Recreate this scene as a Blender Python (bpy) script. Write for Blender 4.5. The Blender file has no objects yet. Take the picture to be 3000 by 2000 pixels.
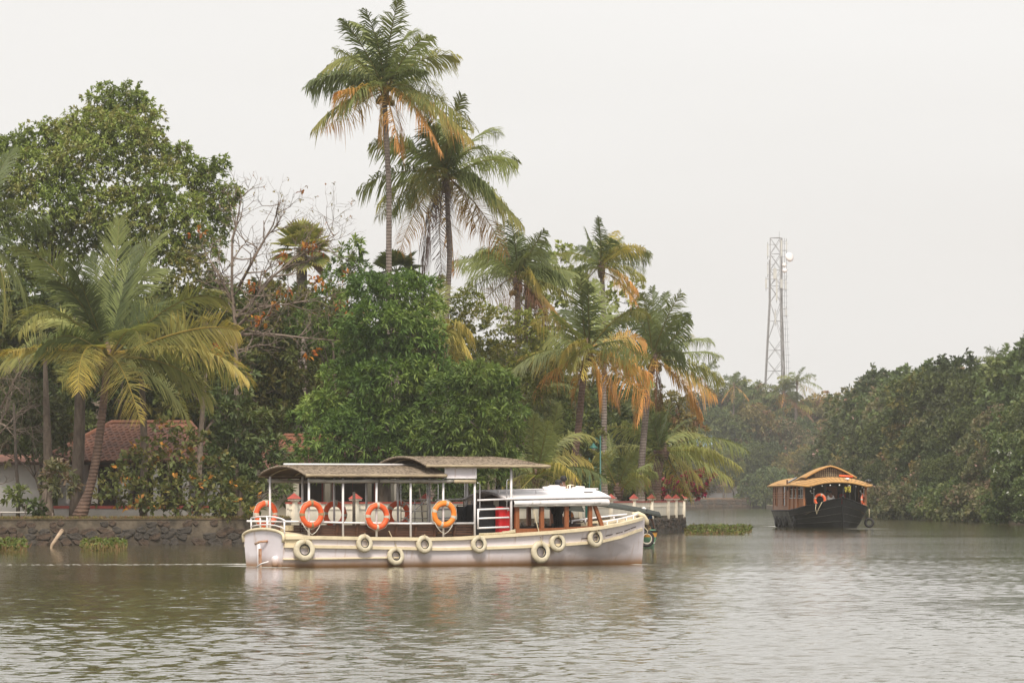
import bpy, math, random
import numpy as np
from mathutils import Vector, Matrix, noise

random.seed(7)
SC = bpy.context.scene
COL = SC.collection

# ------------------------------------------------------------------ camera
cam_d = bpy.data.cameras.new('camera')
cam = bpy.data.objects.new('camera', cam_d)
COL.objects.link(cam)
EYE = 1.9
cam.location = (0, 0, EYE)
cam.rotation_euler = (math.radians(90), 0, 0)
cam_d.lens = 180
cam_d.sensor_width = 36
cam_d.shift_y = 455 / 3000
cam_d.clip_start = 1
cam_d.clip_end = 20000
SC.camera = cam

# ------------------------------------------------------------------ light
SUN_EL, SUN_AZ = math.radians(50), math.radians(178)     # azimuth clockwise from +Y
world = bpy.data.worlds.new('World')
SC.world = world
world.use_nodes = True
wn, wl = world.node_tree.nodes, world.node_tree.links
wn.clear()
w_out = wn.new('ShaderNodeOutputWorld')
w_bg = wn.new('ShaderNodeBackground')
sky = wn.new('ShaderNodeTexSky')
sky.sky_type = 'NISHITA'
sky.sun_disc = False
sky.sun_elevation = SUN_EL
sky.sun_rotation = SUN_AZ
sky.dust_density = 6
sky.air_density = 1.2
hsv = wn.new('ShaderNodeHueSaturation')
hsv.inputs['Saturation'].default_value = 0.10
wl.new(sky.outputs[0], hsv.inputs['Color'])
mixw = wn.new('ShaderNodeMix')
mixw.data_type = 'RGBA'
mixw.inputs[0].default_value = 0.80                      # overcast layer over the clear sky
# cloud layer: pale, a little uneven
tcw = wn.new('ShaderNodeTexCoord')
mpw = wn.new('ShaderNodeMapping')
mpw.inputs['Scale'].default_value = (1, 1, 5)
nsw = wn.new('ShaderNodeTexNoise')
nsw.inputs['Scale'].default_value = 2.2
nsw.inputs['Detail'].default_value = 4
crw = wn.new('ShaderNodeValToRGB')
crw.color_ramp.elements[0].color = (7.9, 7.7, 7.45, 1)
crw.color_ramp.elements[1].color = (8.9, 8.8, 8.65, 1)
crw.color_ramp.elements[0].position = 0.3
crw.color_ramp.elements[1].position = 0.7
wl.new(tcw.outputs['Generated'], mpw.inputs[0])
wl.new(mpw.outputs[0], nsw.inputs['Vector'])
wl.new(nsw.outputs['Fac'], crw.inputs[0])
wl.new(hsv.outputs[0], mixw.inputs[6])
wl.new(crw.outputs[0], mixw.inputs[7])
wl.new(mixw.outputs[2], w_bg.inputs['Color'])
w_bg.inputs['Strength'].default_value = 0.091
wl.new(w_bg.outputs[0], w_out.inputs['Surface'])

sun_d = bpy.data.lights.new('sun', 'SUN')
sun_d.energy = 2.6
sun_d.angle = math.radians(13)
sun_d.color = (1.0, 0.92, 0.80)
sun = bpy.data.objects.new('sun', sun_d)
COL.objects.link(sun)
sdir = Vector((math.sin(SUN_AZ) * math.cos(SUN_EL), math.cos(SUN_AZ) * math.cos(SUN_EL), math.sin(SUN_EL)))
sun.rotation_euler = sdir.to_track_quat('Z', 'Y').to_euler()
sun.location = (-30, 60, 90)

SC.view_settings.view_transform = 'Standard'
SC.view_settings.look = 'None'
SC.view_settings.exposure = 0.52
SC.view_settings.gamma = 1.0
SC.view_settings.use_curve_mapping = False
SC.render.engine = 'CYCLES'
SC.cycles.use_denoising = True
SC.cycles.max_bounces = 8
SC.cycles.volume_bounces = 2
SC.cycles.transparent_max_bounces = 8
SC.cycles.sample_clamp_indirect = 6

# ------------------------------------------------------------------ helpers
F = 15000.0

def at(px, py, D):
    """point of the place seen at pixel (px, py) of the 3000 x 2000 photograph, D metres away"""
    return Vector(((px - 1500) / F * D, D, EYE - (py - 1455) / F * D))

def gx(px, D):
    return (px - 1500) / F * D

def tag(o, label=None, cat=None, group=None, kind=None):
    if label: o['label'] = label
    if cat: o['category'] = cat
    if group: o['group'] = group
    if kind: o['kind'] = kind
    return o

def thing(name, label, cat, loc=(0, 0, 0), rotz=0.0, group=None):
    o = bpy.data.objects.new(name, None)
    o.empty_display_size = 0.3
    COL.objects.link(o)
    o.location = loc
    o.rotation_euler = (0, 0, rotz)
    return tag(o, label, cat, group)

def copy_tree(o, parent=None):
    c = o.copy()
    COL.objects.link(c)
    if parent is not None:
        c.parent = parent
    for ch in list(o.children):
        copy_tree(ch, c)
    return c

class MB:
    def __init__(s):
        s.v, s.f = [], []

    def add(s, vs, fs):
        b = len(s.v)
        s.v += [tuple(p) for p in vs]
        s.f += [tuple(i + b for i in f) for f in fs]
        return s

    def box(s, c, size, R=None):
        hx, hy, hz = size[0] / 2, size[1] / 2, size[2] / 2
        c = Vector(c)
        vs = []
        for x in (-hx, hx):
            for y in (-hy, hy):
                for z in (-hz, hz):
                    p = Vector((x, y, z))
                    if R is not None: p = R @ p
                    vs.append(c + p)
        return s.add(vs, [(0, 1, 3, 2), (4, 6, 7, 5), (0, 4, 5, 1), (2, 3, 7, 6), (0, 2, 6, 4), (1, 5, 7, 3)])

    def beam(s, a, b, w, h=None, up=(0, 0, 1)):
        """rectangular bar from a to b; w across, h along up"""
        a, b = Vector(a), Vector(b)
        h = w if h is None else h
        d = (b - a)
        L = d.length
        d.normalize()
        up = Vector(up)
        sd = d.cross(up)
        if sd.length < 1e-4: sd = d.cross(Vector((1, 0, 0)))
        sd.normalize()
        u = sd.cross(d)
        R = Matrix((d, sd, u)).transposed()
        return s.box((a + b) / 2, (L, w, h), R)

    def tube(s, pts, r, n=8, cap=True, closed=False):
        pts = [Vector(p) for p in pts]
        m = len(pts)
        rs = r if hasattr(r, '__len__') else [r] * m
        b = len(s.v)
        prev = None
        for i, p in enumerate(pts):
            if closed:
                t = pts[(i + 1) % m] - pts[i - 1]
            else:
                t = pts[min(i + 1, m - 1)] - pts[max(i - 1, 0)]
            if t.length < 1e-9: t = Vector((0, 0, 1))
            t.normalize()
            if prev is None:
                a = Vector((0, 0, 1)) if abs(t.z) < 0.9 else Vector((1, 0, 0))
                u = t.cross(a).normalized()
            else:
                u = prev - t * prev.dot(t)
                if u.length < 1e-6: u = t.orthogonal()
                u.normalize()
            prev = u
            w = t.cross(u)
            for k in range(n):
                an = 2 * math.pi * k / n
                q = p + (u * math.cos(an) + w * math.sin(an)) * rs[i]
                s.v.append(tuple(q))
        for i in range(m if closed else m - 1):
            j = (i + 1) % m
            for k in range(n):
                k2 = (k + 1) % n
                s.f.append((b + i * n + k, b + i * n + k2, b + j * n + k2, b + j * n + k))
        if cap and not closed:
            s.f.append(tuple(b + k for k in reversed(range(n))))
            s.f.append(tuple(b + (m - 1) * n + k for k in range(n)))
        return s

    def torus(s, c, R, r, nu=28, nv=10, axis='y', squash=1.0, a0=0.0, a1=2 * math.pi):
        c = Vector(c)
        full = abs(a1 - a0 - 2 * math.pi) < 1e-6
        b = len(s.v)
        cnt = nu if full else nu + 1
        for i in range(cnt):
            a = a0 + (a1 - a0) * i / nu
            for k in range(nv):
                q = 2 * math.pi * k / nv
                rr = R + r * math.cos(q)
                p = Vector((rr * math.cos(a), r * squash * math.sin(q), rr * math.sin(a)))
                if axis == 'z': p = Vector((p.x, p.z, p.y))
                elif axis == 'x': p = Vector((p.y, p.x, p.z))
                s.v.append(tuple(c + p))
        for i in range(nu):
            j = (i + 1) % cnt
            for k in range(nv):
                k2 = (k + 1) % nv
                s.f.append((b + i * nv + k, b + i * nv + k2, b + j * nv + k2, b + j * nv + k))
        return s

    def lathe(s, prof, c=(0, 0, 0), n=16):
        """prof: list of (radius, z)"""
        c = Vector(c)
        b = len(s.v)
        for r, z in prof:
            for k in range(n):
                a = 2 * math.pi * k / n
                s.v.append((c.x + r * math.cos(a), c.y + r * math.sin(a), c.z + z))
        for i in range(len(prof) - 1):
            for k in range(n):
                k2 = (k + 1) % n
                s.f.append((b + i * n + k, b + i * n + k2, b + (i + 1) * n + k2, b + (i + 1) * n + k))
        s.f.append(tuple(b + k for k in reversed(range(n))))
        s.f.append(tuple(b + (len(prof) - 1) * n + k for k in range(n)))
        return s

    def grid(s, rows, close_u=False):
        """rows of equally many points"""
        b = len(s.v)
        n = len(rows[0])
        for r in rows:
            s.v += [tuple(p) for p in r]
        for i in range(len(rows) - 1):
            for k in range(n if close_u else n - 1):
                k2 = (k + 1) % n
                s.f.append((b + i * n + k, b + i * n + k2, b + (i + 1) * n + k2, b + (i + 1) * n + k))
        return s

    def prism(s, poly, z0, z1):
        """poly: list of (x, y), closed column between z0 and z1"""
        n = len(poly)
        vs = [(x, y, z0) for x, y in poly] + [(x, y, z1) for x, y in poly]
        fs = [tuple(reversed(range(n))), tuple(range(n, 2 * n))]
        fs += [(i, (i + 1) % n, n + (i + 1) % n, n + i) for i in range(n)]
        return s.add(vs, fs)

    def ball(s, c, r, n=10, m=7):
        c = Vector(c)
        rx, ry, rz = r if hasattr(r, '__len__') else (r, r, r)
        rows = []
        for i in range(m + 1):
            a = -math.pi / 2 + math.pi * i / m
            rows.append([c + Vector((rx * math.cos(a) * math.cos(2 * math.pi * k / n), ry * math.cos(a) * math.sin(2 * math.pi * k / n), rz * math.sin(a))) for k in range(n)])
        return s.grid(rows, True)

    def mesh(s, name, mat, smooth=False):
        me = bpy.data.meshes.new(name)
        me.from_pydata(s.v, [], s.f)
        if smooth:
            me.polygons.foreach_set('use_smooth', [True] * len(me.polygons))
        me.validate()
        me.update()
        if mat is not None: me.materials.append(mat)
        return me

    def build(s, name, mat, parent=None, smooth=False, bevel=0.0, label=None):
        me = s.mesh(name, mat, smooth)
        o = bpy.data.objects.new(name, me)
        COL.objects.link(o)
        if parent is not None: o.parent = parent
        if bevel:
            md = o.modifiers.new('bevel', 'BEVEL')
            md.width = bevel
            md.segments = 2
            md.limit_method = 'ANGLE'
        if label: o['label'] = label
        return o

def np_mesh(name, V, Q, mat, col=None, smooth=False):
    """mesh from numpy verts and an (n,k) array of faces, with an optional colour per vertex"""
    me = bpy.data.meshes.new(name)
    me.vertices.add(len(V))
    me.vertices.foreach_set('co', np.asarray(V, np.float32).ravel())
    k = Q.shape[1]
    me.loops.add(Q.size)
    me.loops.foreach_set('vertex_index', Q.astype(np.int32).ravel())
    me.polygons.add(len(Q))
    me.polygons.foreach_set('loop_start', np.arange(0, Q.size, k, dtype=np.int32))
    me.polygons.foreach_set('loop_total', np.full(len(Q), k, dtype=np.int32))
    if smooth:
        me.polygons.foreach_set('use_smooth', np.ones(len(Q), bool))
    me.update()
    if col is not None:
        ca = me.color_attributes.new('Col', 'FLOAT_COLOR', 'POINT')
        c4 = np.ones((len(V), 4), np.float32)
        c4[:, :3] = col
        ca.data.foreach_set('color', c4.ravel())
    me.materials.append(mat)
    return me

def link(name, me, parent=None):
    o = bpy.data.objects.new(name, me)
    COL.objects.link(o)
    if parent is not None: o.parent = parent
    return o

# ------------------------------------------------------------------ materials
def mat(name, c1, c2=None, scale=3.0, rough=0.6, bump=0.0, bscale=None, metal=0.0, contrast=(0.35, 0.65), stretch=None, detail=5, spec=0.5):
    m = bpy.data.materials.new(name)
    m.use_nodes = True
    nt = m.node_tree
    N, L = nt.nodes, nt.links
    b = N['Principled BSDF']
    b.inputs['Roughness'].default_value = rough
    b.inputs['Metallic'].default_value = metal
    b.inputs['Specular IOR Level'].default_value = spec
    c2 = c2 or tuple(x * 0.72 for x in c1)
    tc = N.new('ShaderNodeTexCoord')
    mp = N.new('ShaderNodeMapping')
    if stretch: mp.inputs['Scale'].default_value = stretch
    L.new(tc.outputs['Object'], mp.inputs[0])
    ns = N.new('ShaderNodeTexNoise')
    ns.inputs['Scale'].default_value = scale
    ns.inputs['Detail'].default_value = detail
    ns.inputs['Roughness'].default_value = 0.6
    L.new(mp.outputs[0], ns.inputs['Vector'])
    cr = N.new('ShaderNodeValToRGB')
    cr.color_ramp.elements[0].position, cr.color_ramp.elements[1].position = contrast
    cr.color_ramp.elements[0].color = (*c2, 1)
    cr.color_ramp.elements[1].color = (*c1, 1)
    L.new(ns.outputs['Fac'], cr.inputs[0])
    L.new(cr.outputs[0], b.inputs['Base Color'])
    if bump:
        n2 = N.new('ShaderNodeTexNoise')
        n2.inputs['Scale'].default_value = bscale or scale * 4
        n2.inputs['Detail'].default_value = 4
        L.new(mp.outputs[0], n2.inputs['Vector'])
        bp = N.new('ShaderNodeBump')
        bp.inputs['Strength'].default_value = 1.0
        bp.inputs['Distance'].default_value = bump
        L.new(n2.outputs['Fac'], bp.inputs['Height'])
        L.new(bp.outputs[0], b.inputs['Normal'])
    m['ramp'] = 1
    return m

def stain_z(m, z0, z1, colour, amount=1.0, nscale=2.5, stretch=(1, 1, 0.25)):
    """grime that fades from z0 (full) to z1 (none) in the thing's own height: waterline dirt, splash marks"""
    nt = m.node_tree
    N, L = nt.nodes, nt.links
    b = N['Principled BSDF']
    src = b.inputs['Base Color'].links[0].from_socket
    tc = N.new('ShaderNodeTexCoord')
    sp = N.new('ShaderNodeSeparateXYZ')
    L.new(tc.outputs['Object'], sp.inputs[0])
    mp = N.new('ShaderNodeMapping')
    mp.inputs['Scale'].default_value = stretch
    L.new(tc.outputs['Object'], mp.inputs[0])
    ns = N.new('ShaderNodeTexNoise')
    ns.inputs['Scale'].default_value = nscale
    ns.inputs['Detail'].default_value = 6
    L.new(mp.outputs[0], ns.inputs['Vector'])
    ad = N.new('ShaderNodeMath'); ad.operation = 'MULTIPLY_ADD'
    ad.inputs[1].default_value = 0.5 * (z1 - z0)
    L.new(ns.outputs['Fac'], ad.inputs[0])
    L.new(sp.outputs['Z'], ad.inputs[2])
    mr = N.new('ShaderNodeMapRange')
    mr.inputs['From Min'].default_value = z0 + 0.25 * (z1 - z0)
    mr.inputs['From Max'].default_value = z1 + 0.25 * (z1 - z0)
    mr.inputs['To Min'].default_value = amount
    mr.inputs['To Max'].default_value = 0
    L.new(ad.outputs[0], mr.inputs['Value'])
    mx = N.new('ShaderNodeMix'); mx.data_type = 'RGBA'
    L.new(mr.outputs[0], mx.inputs[0])
    L.new(src, mx.inputs[6])
    mx.inputs[7].default_value = (*colour, 1)
    L.new(mx.outputs[2], b.inputs['Base Color'])
    return m

def leaf_mat(name, trans=0.3, rough=0.55, spec=0.3, tint=(1.25, 1.3, 0.6)):
    m = bpy.data.materials.new(name)
    m.use_nodes = True
    nt = m.node_tree
    N, L = nt.nodes, nt.links
    b = N['Principled BSDF']
    out = N['Material Output']
    at_ = N.new('ShaderNodeAttribute')
    at_.attribute_name = 'Col'
    oi = N.new('ShaderNodeObjectInfo')
    hs = N.new('ShaderNodeHueSaturation')
    mr = N.new('ShaderNodeMapRange')
    mr.inputs['To Min'].default_value = 0.82
    mr.inputs['To Max'].default_value = 1.2
    L.new(oi.outputs['Random'], mr.inputs['Value'])
    L.new(mr.outputs[0], hs.inputs['Value'])
    L.new(at_.outputs['Color'], hs.inputs['Color'])
    L.new(hs.outputs[0], b.inputs['Base Color'])
    b.inputs['Roughness'].default_value = rough
    b.inputs['Specular IOR Level'].default_value = spec
    tr = N.new('ShaderNodeBsdfTranslucent')
    tn = N.new('ShaderNodeMix'); tn.data_type = 'RGBA'; tn.blend_type = 'MULTIPLY'
    tn.inputs[0].default_value = 1
    tn.inputs[7].default_value = (*tint, 1)
    L.new(hs.outputs[0], tn.inputs[6])
    L.new(tn.outputs[2], tr.inputs['Color'])
    ms = N.new('ShaderNodeMixShader')
    ms.inputs[0].default_value = trans
    L.new(b.outputs[0], ms.inputs[1])
    L.new(tr.outputs[0], ms.inputs[2])
    L.new(ms.outputs[0], out.inputs['Surface'])
    return m

M = {}
M['leaf'] = leaf_mat('leaf')
M['frond'] = leaf_mat('frond_leaf', 0.42, 0.5, 0.3, (1.2, 1.2, 0.75))
M['bark'] = mat('bark', (0.17, 0.13, 0.10), (0.075, 0.055, 0.042), 6, 0.9, 0.03, 14, stretch=(1, 1, 0.3))
M['pale_bark'] = mat('pale_bark', (0.24, 0.185, 0.145), (0.13, 0.10, 0.078), 5, 0.9, 0.01, 14)
M['dark_bark'] = mat('dark_bark', (0.085, 0.065, 0.05), (0.04, 0.03, 0.025), 6, 0.9, 0.03, 14)
M['white_paint'] = mat('white_paint', (0.80, 0.77, 0.78), (0.66, 0.62, 0.61), 1.6, 0.45, contrast=(0.3, 0.5))
M['hull'] = stain_z(mat('lavender_white_paint', (0.80, 0.74, 0.775), (0.70, 0.64, 0.67), 0.9, 0.42, 0.004, 3, contrast=(0.3, 0.6)), 0.0, 0.32, (0.30, 0.155, 0.055), 0.95, 2.0)
def hull_wear(m):
    nt = m.node_tree
    N, L = nt.nodes, nt.links
    b = N['Principled BSDF']
    def layer(fac_sock, colour):
        src = b.inputs['Base Color'].links[0].from_socket
        mx = N.new('ShaderNodeMix'); mx.data_type = 'RGBA'
        L.new(fac_sock, mx.inputs[0]); L.new(src, mx.inputs[6]); mx.inputs[7].default_value = (*colour, 1)
        L.new(mx.outputs[2], b.inputs['Base Color'])
    tc = N.new('ShaderNodeTexCoord')
    def noise_(scale, st, lo, hi, amt):
        mp = N.new('ShaderNodeMapping'); mp.inputs['Scale'].default_value = st
        L.new(tc.outputs['Object'], mp.inputs[0])
        n = N.new('ShaderNodeTexNoise'); n.inputs['Scale'].default_value = scale; n.inputs['Detail'].default_value = 5
        L.new(mp.outputs[0], n.inputs['Vector'])
        r = N.new('ShaderNodeMapRange'); r.inputs['From Min'].default_value = lo; r.inputs['From Max'].default_value = hi; r.inputs['To Max'].default_value = amt
        L.new(n.outputs['Fac'], r.inputs['Value'])
        return r.outputs[0], n.outputs['Fac']
    f, _ = noise_(3.0, (3.0, 1, 0.35), 0.60, 0.74, 0.5)      # thin rusty runs
    layer(f, (0.42, 0.27, 0.17))
    f, _ = noise_(1.3, (0.5, 1, 2.0), 0.55, 0.7, 0.45)       # scuffs along the side
    layer(f, (0.50, 0.45, 0.44))
    # the big grey rubbed patch on the bow
    mp = N.new('ShaderNodeMapping'); mp.inputs['Location'].default_value = (-10.35 / 1.25, 0, -0.44 / 0.30); mp.inputs['Scale'].default_value = (1 / 1.25, 0.0, 1 / 0.30)
    L.new(tc.outputs['Object'], mp.inputs[0])
    ln = N.new('ShaderNodeVectorMath'); ln.operation = 'LENGTH'; L.new(mp.outputs[0], ln.inputs[0])
    _, nf = noise_(2.2, (1, 1, 2.5), 0, 1, 1)
    ad = N.new('ShaderNodeMath'); ad.operation = 'ADD'; L.new(ln.outputs['Value'], ad.inputs[0]); L.new(nf, ad.inputs[1])
    r = N.new('ShaderNodeMapRange'); r.inputs['From Min'].default_value = 1.2; r.inputs['From Max'].default_value = 1.55; r.inputs['To Min'].default_value = 0.62; r.inputs['To Max'].default_value = 0.0
    L.new(ad.outputs[0], r.inputs['Value'])
    layer(r.outputs[0], (0.40, 0.36, 0.37))
    return m
hull_wear(M['hull'])
M['hull'] = stain_z(M['hull'], 0.0, 0.16, (0.26, 0.13, 0.05), 0.8, 3.0)
M['cream'] = mat('cream_paint', (0.74, 0.63, 0.43), (0.58, 0.49, 0.33), 2.5, 0.5, contrast=(0.3, 0.55))
M['tyre_cream'] = mat('cream_painted_rubber', (0.66, 0.59, 0.44), (0.45, 0.39, 0.28), 5, 0.6, 0.004, 20)
M['rubber'] = mat('black_rubber', (0.028, 0.026, 0.026), (0.015, 0.014, 0.014), 6, 0.7)
M['orange'] = mat('orange_foam', (0.80, 0.125, 0.028), (0.66, 0.10, 0.03), 3, 0.55)
M['amber'] = mat('amber_foam', (0.88, 0.27, 0.03), (0.78, 0.21, 0.03), 3, 0.55)
M['band'] = mat('grey_white_tape', (0.62, 0.56, 0.47), (0.45, 0.38, 0.28), 9, 0.6)
M['old_band'] = mat('weathered_tape', (0.42, 0.30, 0.14), (0.2, 0.12, 0.06), 9, 0.7)
M['rope'] = mat('pale_rope', (0.55, 0.47, 0.33), (0.4, 0.33, 0.2), 20, 0.9)
M['white_rope'] = mat('white_rope', (0.66, 0.62, 0.55), (0.5, 0.47, 0.4), 20, 0.9)
M['cabin_wood'] = mat('varnished_wood', (0.30, 0.105, 0.036), (0.22, 0.068, 0.022), 3, 0.4, stretch=(6, 1, 1))
M['bench_wood'] = mat('dark_bench_wood', (0.135, 0.062, 0.035), (0.075, 0.034, 0.02), 4, 0.55, stretch=(0.5, 3, 6))
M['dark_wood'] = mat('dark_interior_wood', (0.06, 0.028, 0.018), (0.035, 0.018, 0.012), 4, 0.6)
M['thatch'] = mat('woven_thatch', (0.37, 0.295, 0.22), (0.13, 0.098, 0.07), 7, 0.95, 0.03, 26, stretch=(1.6, 2.5, 2.5), contrast=(0.38, 0.6))
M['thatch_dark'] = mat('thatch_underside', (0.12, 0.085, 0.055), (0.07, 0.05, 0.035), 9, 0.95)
M['bamboo'] = mat('bamboo', (0.42, 0.34, 0.22), (0.25, 0.19, 0.12), 5, 0.6, stretch=(0.4, 2, 2))
M['tarp'] = mat('grey_tarpaulin', (0.40, 0.375, 0.34), (0.28, 0.255, 0.23), 3, 0.6, 0.01, 5)
M['tarp_cream'] = mat('cream_tarpaulin', (0.62, 0.50, 0.34), (0.5, 0.42, 0.3), 3, 0.6, 0.01, 5)
M['roof_white'] = mat('white_roof_sheet', (0.84, 0.80, 0.81), (0.70, 0.66, 0.66), 1.5, 0.4, contrast=(0.25, 0.45))
M['awning'] = mat('white_awning', (0.80, 0.77, 0.77), (0.45, 0.42, 0.40), 5, 0.55, 0.012, 4, contrast=(0.28, 0.42))
M['grey_fascia'] = mat('grey_fascia', (0.42, 0.38, 0.38), (0.33, 0.3, 0.3), 4, 0.6)
M['chrome'] = mat('steel_pipe', (0.62, 0.6, 0.6), (0.5, 0.48, 0.48), 4, 0.25, metal=0.9)
M['black_case'] = mat('black_suitcase_cloth', (0.02, 0.02, 0.022), (0.012, 0.012, 0.014), 8, 0.65)
M['red_case'] = mat('red_suitcase_shell', (0.62, 0.014, 0.018), (0.5, 0.01, 0.014), 4, 0.35)
M['deck'] = mat('grey_deck_boards', (0.22, 0.17, 0.13), (0.14, 0.105, 0.08), 4, 0.7)
M['rust'] = mat('rusty_steel', (0.36, 0.15, 0.07), (0.5, 0.36, 0.26), 8, 0.8)
M['red_paint'] = mat('red_paint', (0.46, 0.075, 0.055), (0.34, 0.07, 0.05), 5, 0.6)
M['wall_cream'] = stain_z(mat('cream_plaster', (0.82, 0.75, 0.63), (0.70, 0.63, 0.52), 1.4, 0.8, 0.004, 9, contrast=(0.25, 0.6)), 0.75, 1.25, (0.30, 0.26, 0.18), 0.6)
M['white_plaster'] = stain_z(mat('white_plaster', (0.60, 0.58, 0.55), (0.45, 0.43, 0.40), 1.2, 0.85, contrast=(0.3, 0.6)), 0.0, 0.6, (0.28, 0.23, 0.18), 0.6)
M['tile'] = mat('clay_tile', (0.25, 0.10, 0.055), (0.12, 0.054, 0.036), 1.2, 0.85, 0.01, 12)
M['tile_old'] = mat('old_clay_tile', (0.20, 0.088, 0.06), (0.095, 0.05, 0.038), 1.2, 0.9, 0.01, 12)
M['stone'] = mat('laterite_rubble', (0.105, 0.07, 0.048), (0.04, 0.029, 0.022), 2.2, 0.95, 0.04, 8)
M['stone_grey'] = mat('grey_rubble', (0.08, 0.067, 0.055), (0.034, 0.029, 0.025), 2.2, 0.95, 0.04, 8)
M['mortar'] = stain_z(mat('weathered_mortar', (0.165, 0.13, 0.09), (0.055, 0.044, 0.032), 1.6, 0.95, 0.05, 5, contrast=(0.35, 0.7)), 0.0, 0.55, (0.045, 0.035, 0.026), 0.95)
M['soil'] = mat('leaf_litter_soil', (0.14, 0.095, 0.055), (0.06, 0.05, 0.025), 0.8, 1.0, 0.05, 4)
M['far_soil'] = mat('sandy_bank', (0.30, 0.19, 0.115), (0.12, 0.08, 0.05), 0.25, 1.0)
M['black_metal'] = mat('black_pipe', (0.02, 0.02, 0.02), (0.012, 0.012, 0.012), 4, 0.5)
M['black_hull'] = stain_z(mat('black_tarred_planks', (0.008, 0.008, 0.009), (0.014, 0.014, 0.014), 1.5, 0.6, 0.01, 4, stretch=(0.3, 1, 2), spec=0.15), 0.0, 0.25, (0.03, 0.027, 0.022), 0.7)
M['grey_hull'] = mat('weathered_grey_planks', (0.11, 0.105, 0.09), (0.035, 0.033, 0.03), 1.2, 0.7)
M['mat_roof'] = mat('golden_bamboo_mat', (0.52, 0.29, 0.095), (0.38, 0.205, 0.065), 5, 0.7, 0.008, 30)
M['house_wood'] = mat('brown_cabin_panel', (0.30, 0.13, 0.05), (0.21, 0.085, 0.033), 3, 0.55, stretch=(1, 1, 4))
M['house_wood2'] = mat('orange_brown_cabin_panel', (0.40, 0.155, 0.055), (0.32, 0.12, 0.04), 3, 0.5, stretch=(1, 1, 4))
M['glass'] = mat('dark_window_glass', (0.025, 0.027, 0.028), (0.018, 0.018, 0.02), 3, 0.12)
M['steel'] = mat('galvanised_steel', (0.335, 0.33, 0.335), (0.25, 0.245, 0.25), 2, 0.55, metal=0.2)
M['antenna'] = mat('pale_grey_antenna', (0.55, 0.54, 0.5), (0.45, 0.44, 0.42), 2, 0.5)
M['dish'] = mat('white_dish', (0.85, 0.8, 0.78), (0.78, 0.73, 0.72), 2, 0.5)
M['green_metal'] = mat('green_painted_metal', (0.02, 0.13, 0.105), (0.015, 0.09, 0.075), 5, 0.45)
M['green_hull'] = mat('mint_green_paint', (0.16, 0.34, 0.20), (0.12, 0.26, 0.15), 3, 0.5)
M['dark_green_hull'] = mat('dull_green_paint', (0.13, 0.22, 0.13), (0.09, 0.16, 0.1), 3, 0.5)
M['yellow_paint'] = mat('orange_yellow_paint', (0.62, 0.30, 0.05), (0.5, 0.24, 0.05), 3, 0.5)
M['awning_dark'] = mat('dark_grey_green_canvas', (0.045, 0.05, 0.042), (0.03, 0.033, 0.028), 3, 0.8, 0.006, 9)
M['blue_sheet'] = mat('blue_white_sheet', (0.12, 0.24, 0.42), (0.3, 0.38, 0.48), 4, 0.5)
M['skin'] = mat('brown_skin', (0.20, 0.10, 0.06), (0.15, 0.075, 0.045), 6, 0.55)
M['hair'] = mat('black_hair', (0.014, 0.012, 0.012), (0.009, 0.008, 0.008), 9, 0.6)
M['blue_cloth'] = mat('blue_cloth', (0.05, 0.17, 0.42), (0.035, 0.12, 0.32), 5, 0.85)
M['orange_cloth'] = mat('orange_cloth', (0.75, 0.25, 0.06), (0.6, 0.18, 0.05), 5, 0.85)
M['white_cloth'] = mat('white_cloth', (0.72, 0.7, 0.68), (0.55, 0.53, 0.51), 5, 0.85)
M['khaki_cloth'] = mat('khaki_cloth', (0.42, 0.27, 0.13), (0.3, 0.19, 0.09), 5, 0.85)
M['dark_cloth'] = mat('dark_cloth', (0.03, 0.028, 0.03), (0.02, 0.018, 0.02), 5, 0.85)
M['red_cloth'] = mat('red_cloth', (0.45, 0.03, 0.03), (0.3, 0.02, 0.02), 5, 0.85)
M['banana'] = mat('banana_yellow', (0.68, 0.5, 0.06), (0.4, 0.4, 0.06), 8, 0.5)
M['coconut'] = mat('coconut_husk', (0.22, 0.16, 0.04), (0.14, 0.10, 0.03), 8, 0.6)
M['wood_pole'] = mat('weathered_pale_wood', (0.45, 0.33, 0.22), (0.28, 0.2, 0.14), 5, 0.8)
M['foam'] = mat('white_foam', (0.42, 0.41, 0.37), (0.3, 0.29, 0.26), 6, 0.6)
M['sign'] = mat('cream_notice', (0.6, 0.56, 0.45), (0.5, 0.46, 0.36), 8, 0.7)

def bulb_mat():
    m = bpy.data.materials.new('frosted_bulb')
    m.use_nodes = True
    b = m.node_tree.nodes['Principled BSDF']
    b.inputs['Base Color'].default_value = (0.85, 0.84, 0.8, 1)
    b.inputs['Roughness'].default_value = 0.3
    return m
M['bulb'] = bulb_mat()

# trunk of a coconut palm: ring scars every few centimetres
def palm_bark(name, c1, c2):
    m = mat(name, c1, c2, 3, 0.9, stretch=(1, 1, 0.6))
    nt = m.node_tree
    N, L = nt.nodes, nt.links
    b = N['Principled BSDF']
    tc = N.new('ShaderNodeTexCoord')
    wv = N.new('ShaderNodeTexWave')
    wv.wave_type = 'BANDS'; wv.bands_direction = 'Z'
    wv.inputs['Scale'].default_value = 2.2
    wv.inputs['Distortion'].default_value = 2.5
    wv.inputs['Detail'].default_value = 3
    L.new(tc.outputs['Object'], wv.inputs['Vector'])
    bp = N.new('ShaderNodeBump')
    bp.inputs['Distance'].default_value = 0.02
    L.new(wv.outputs['Fac'], bp.inputs['Height'])
    L.new(bp.outputs[0], b.inputs['Normal'])
    return m
M['palm_bark'] = palm_bark('palm_bark', (0.23, 0.19, 0.165), (0.14, 0.11, 0.095))
M['palm_bark_brown'] = palm_bark('brown_palm_bark', (0.17, 0.105, 0.075), (0.09, 0.055, 0.042))

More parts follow.
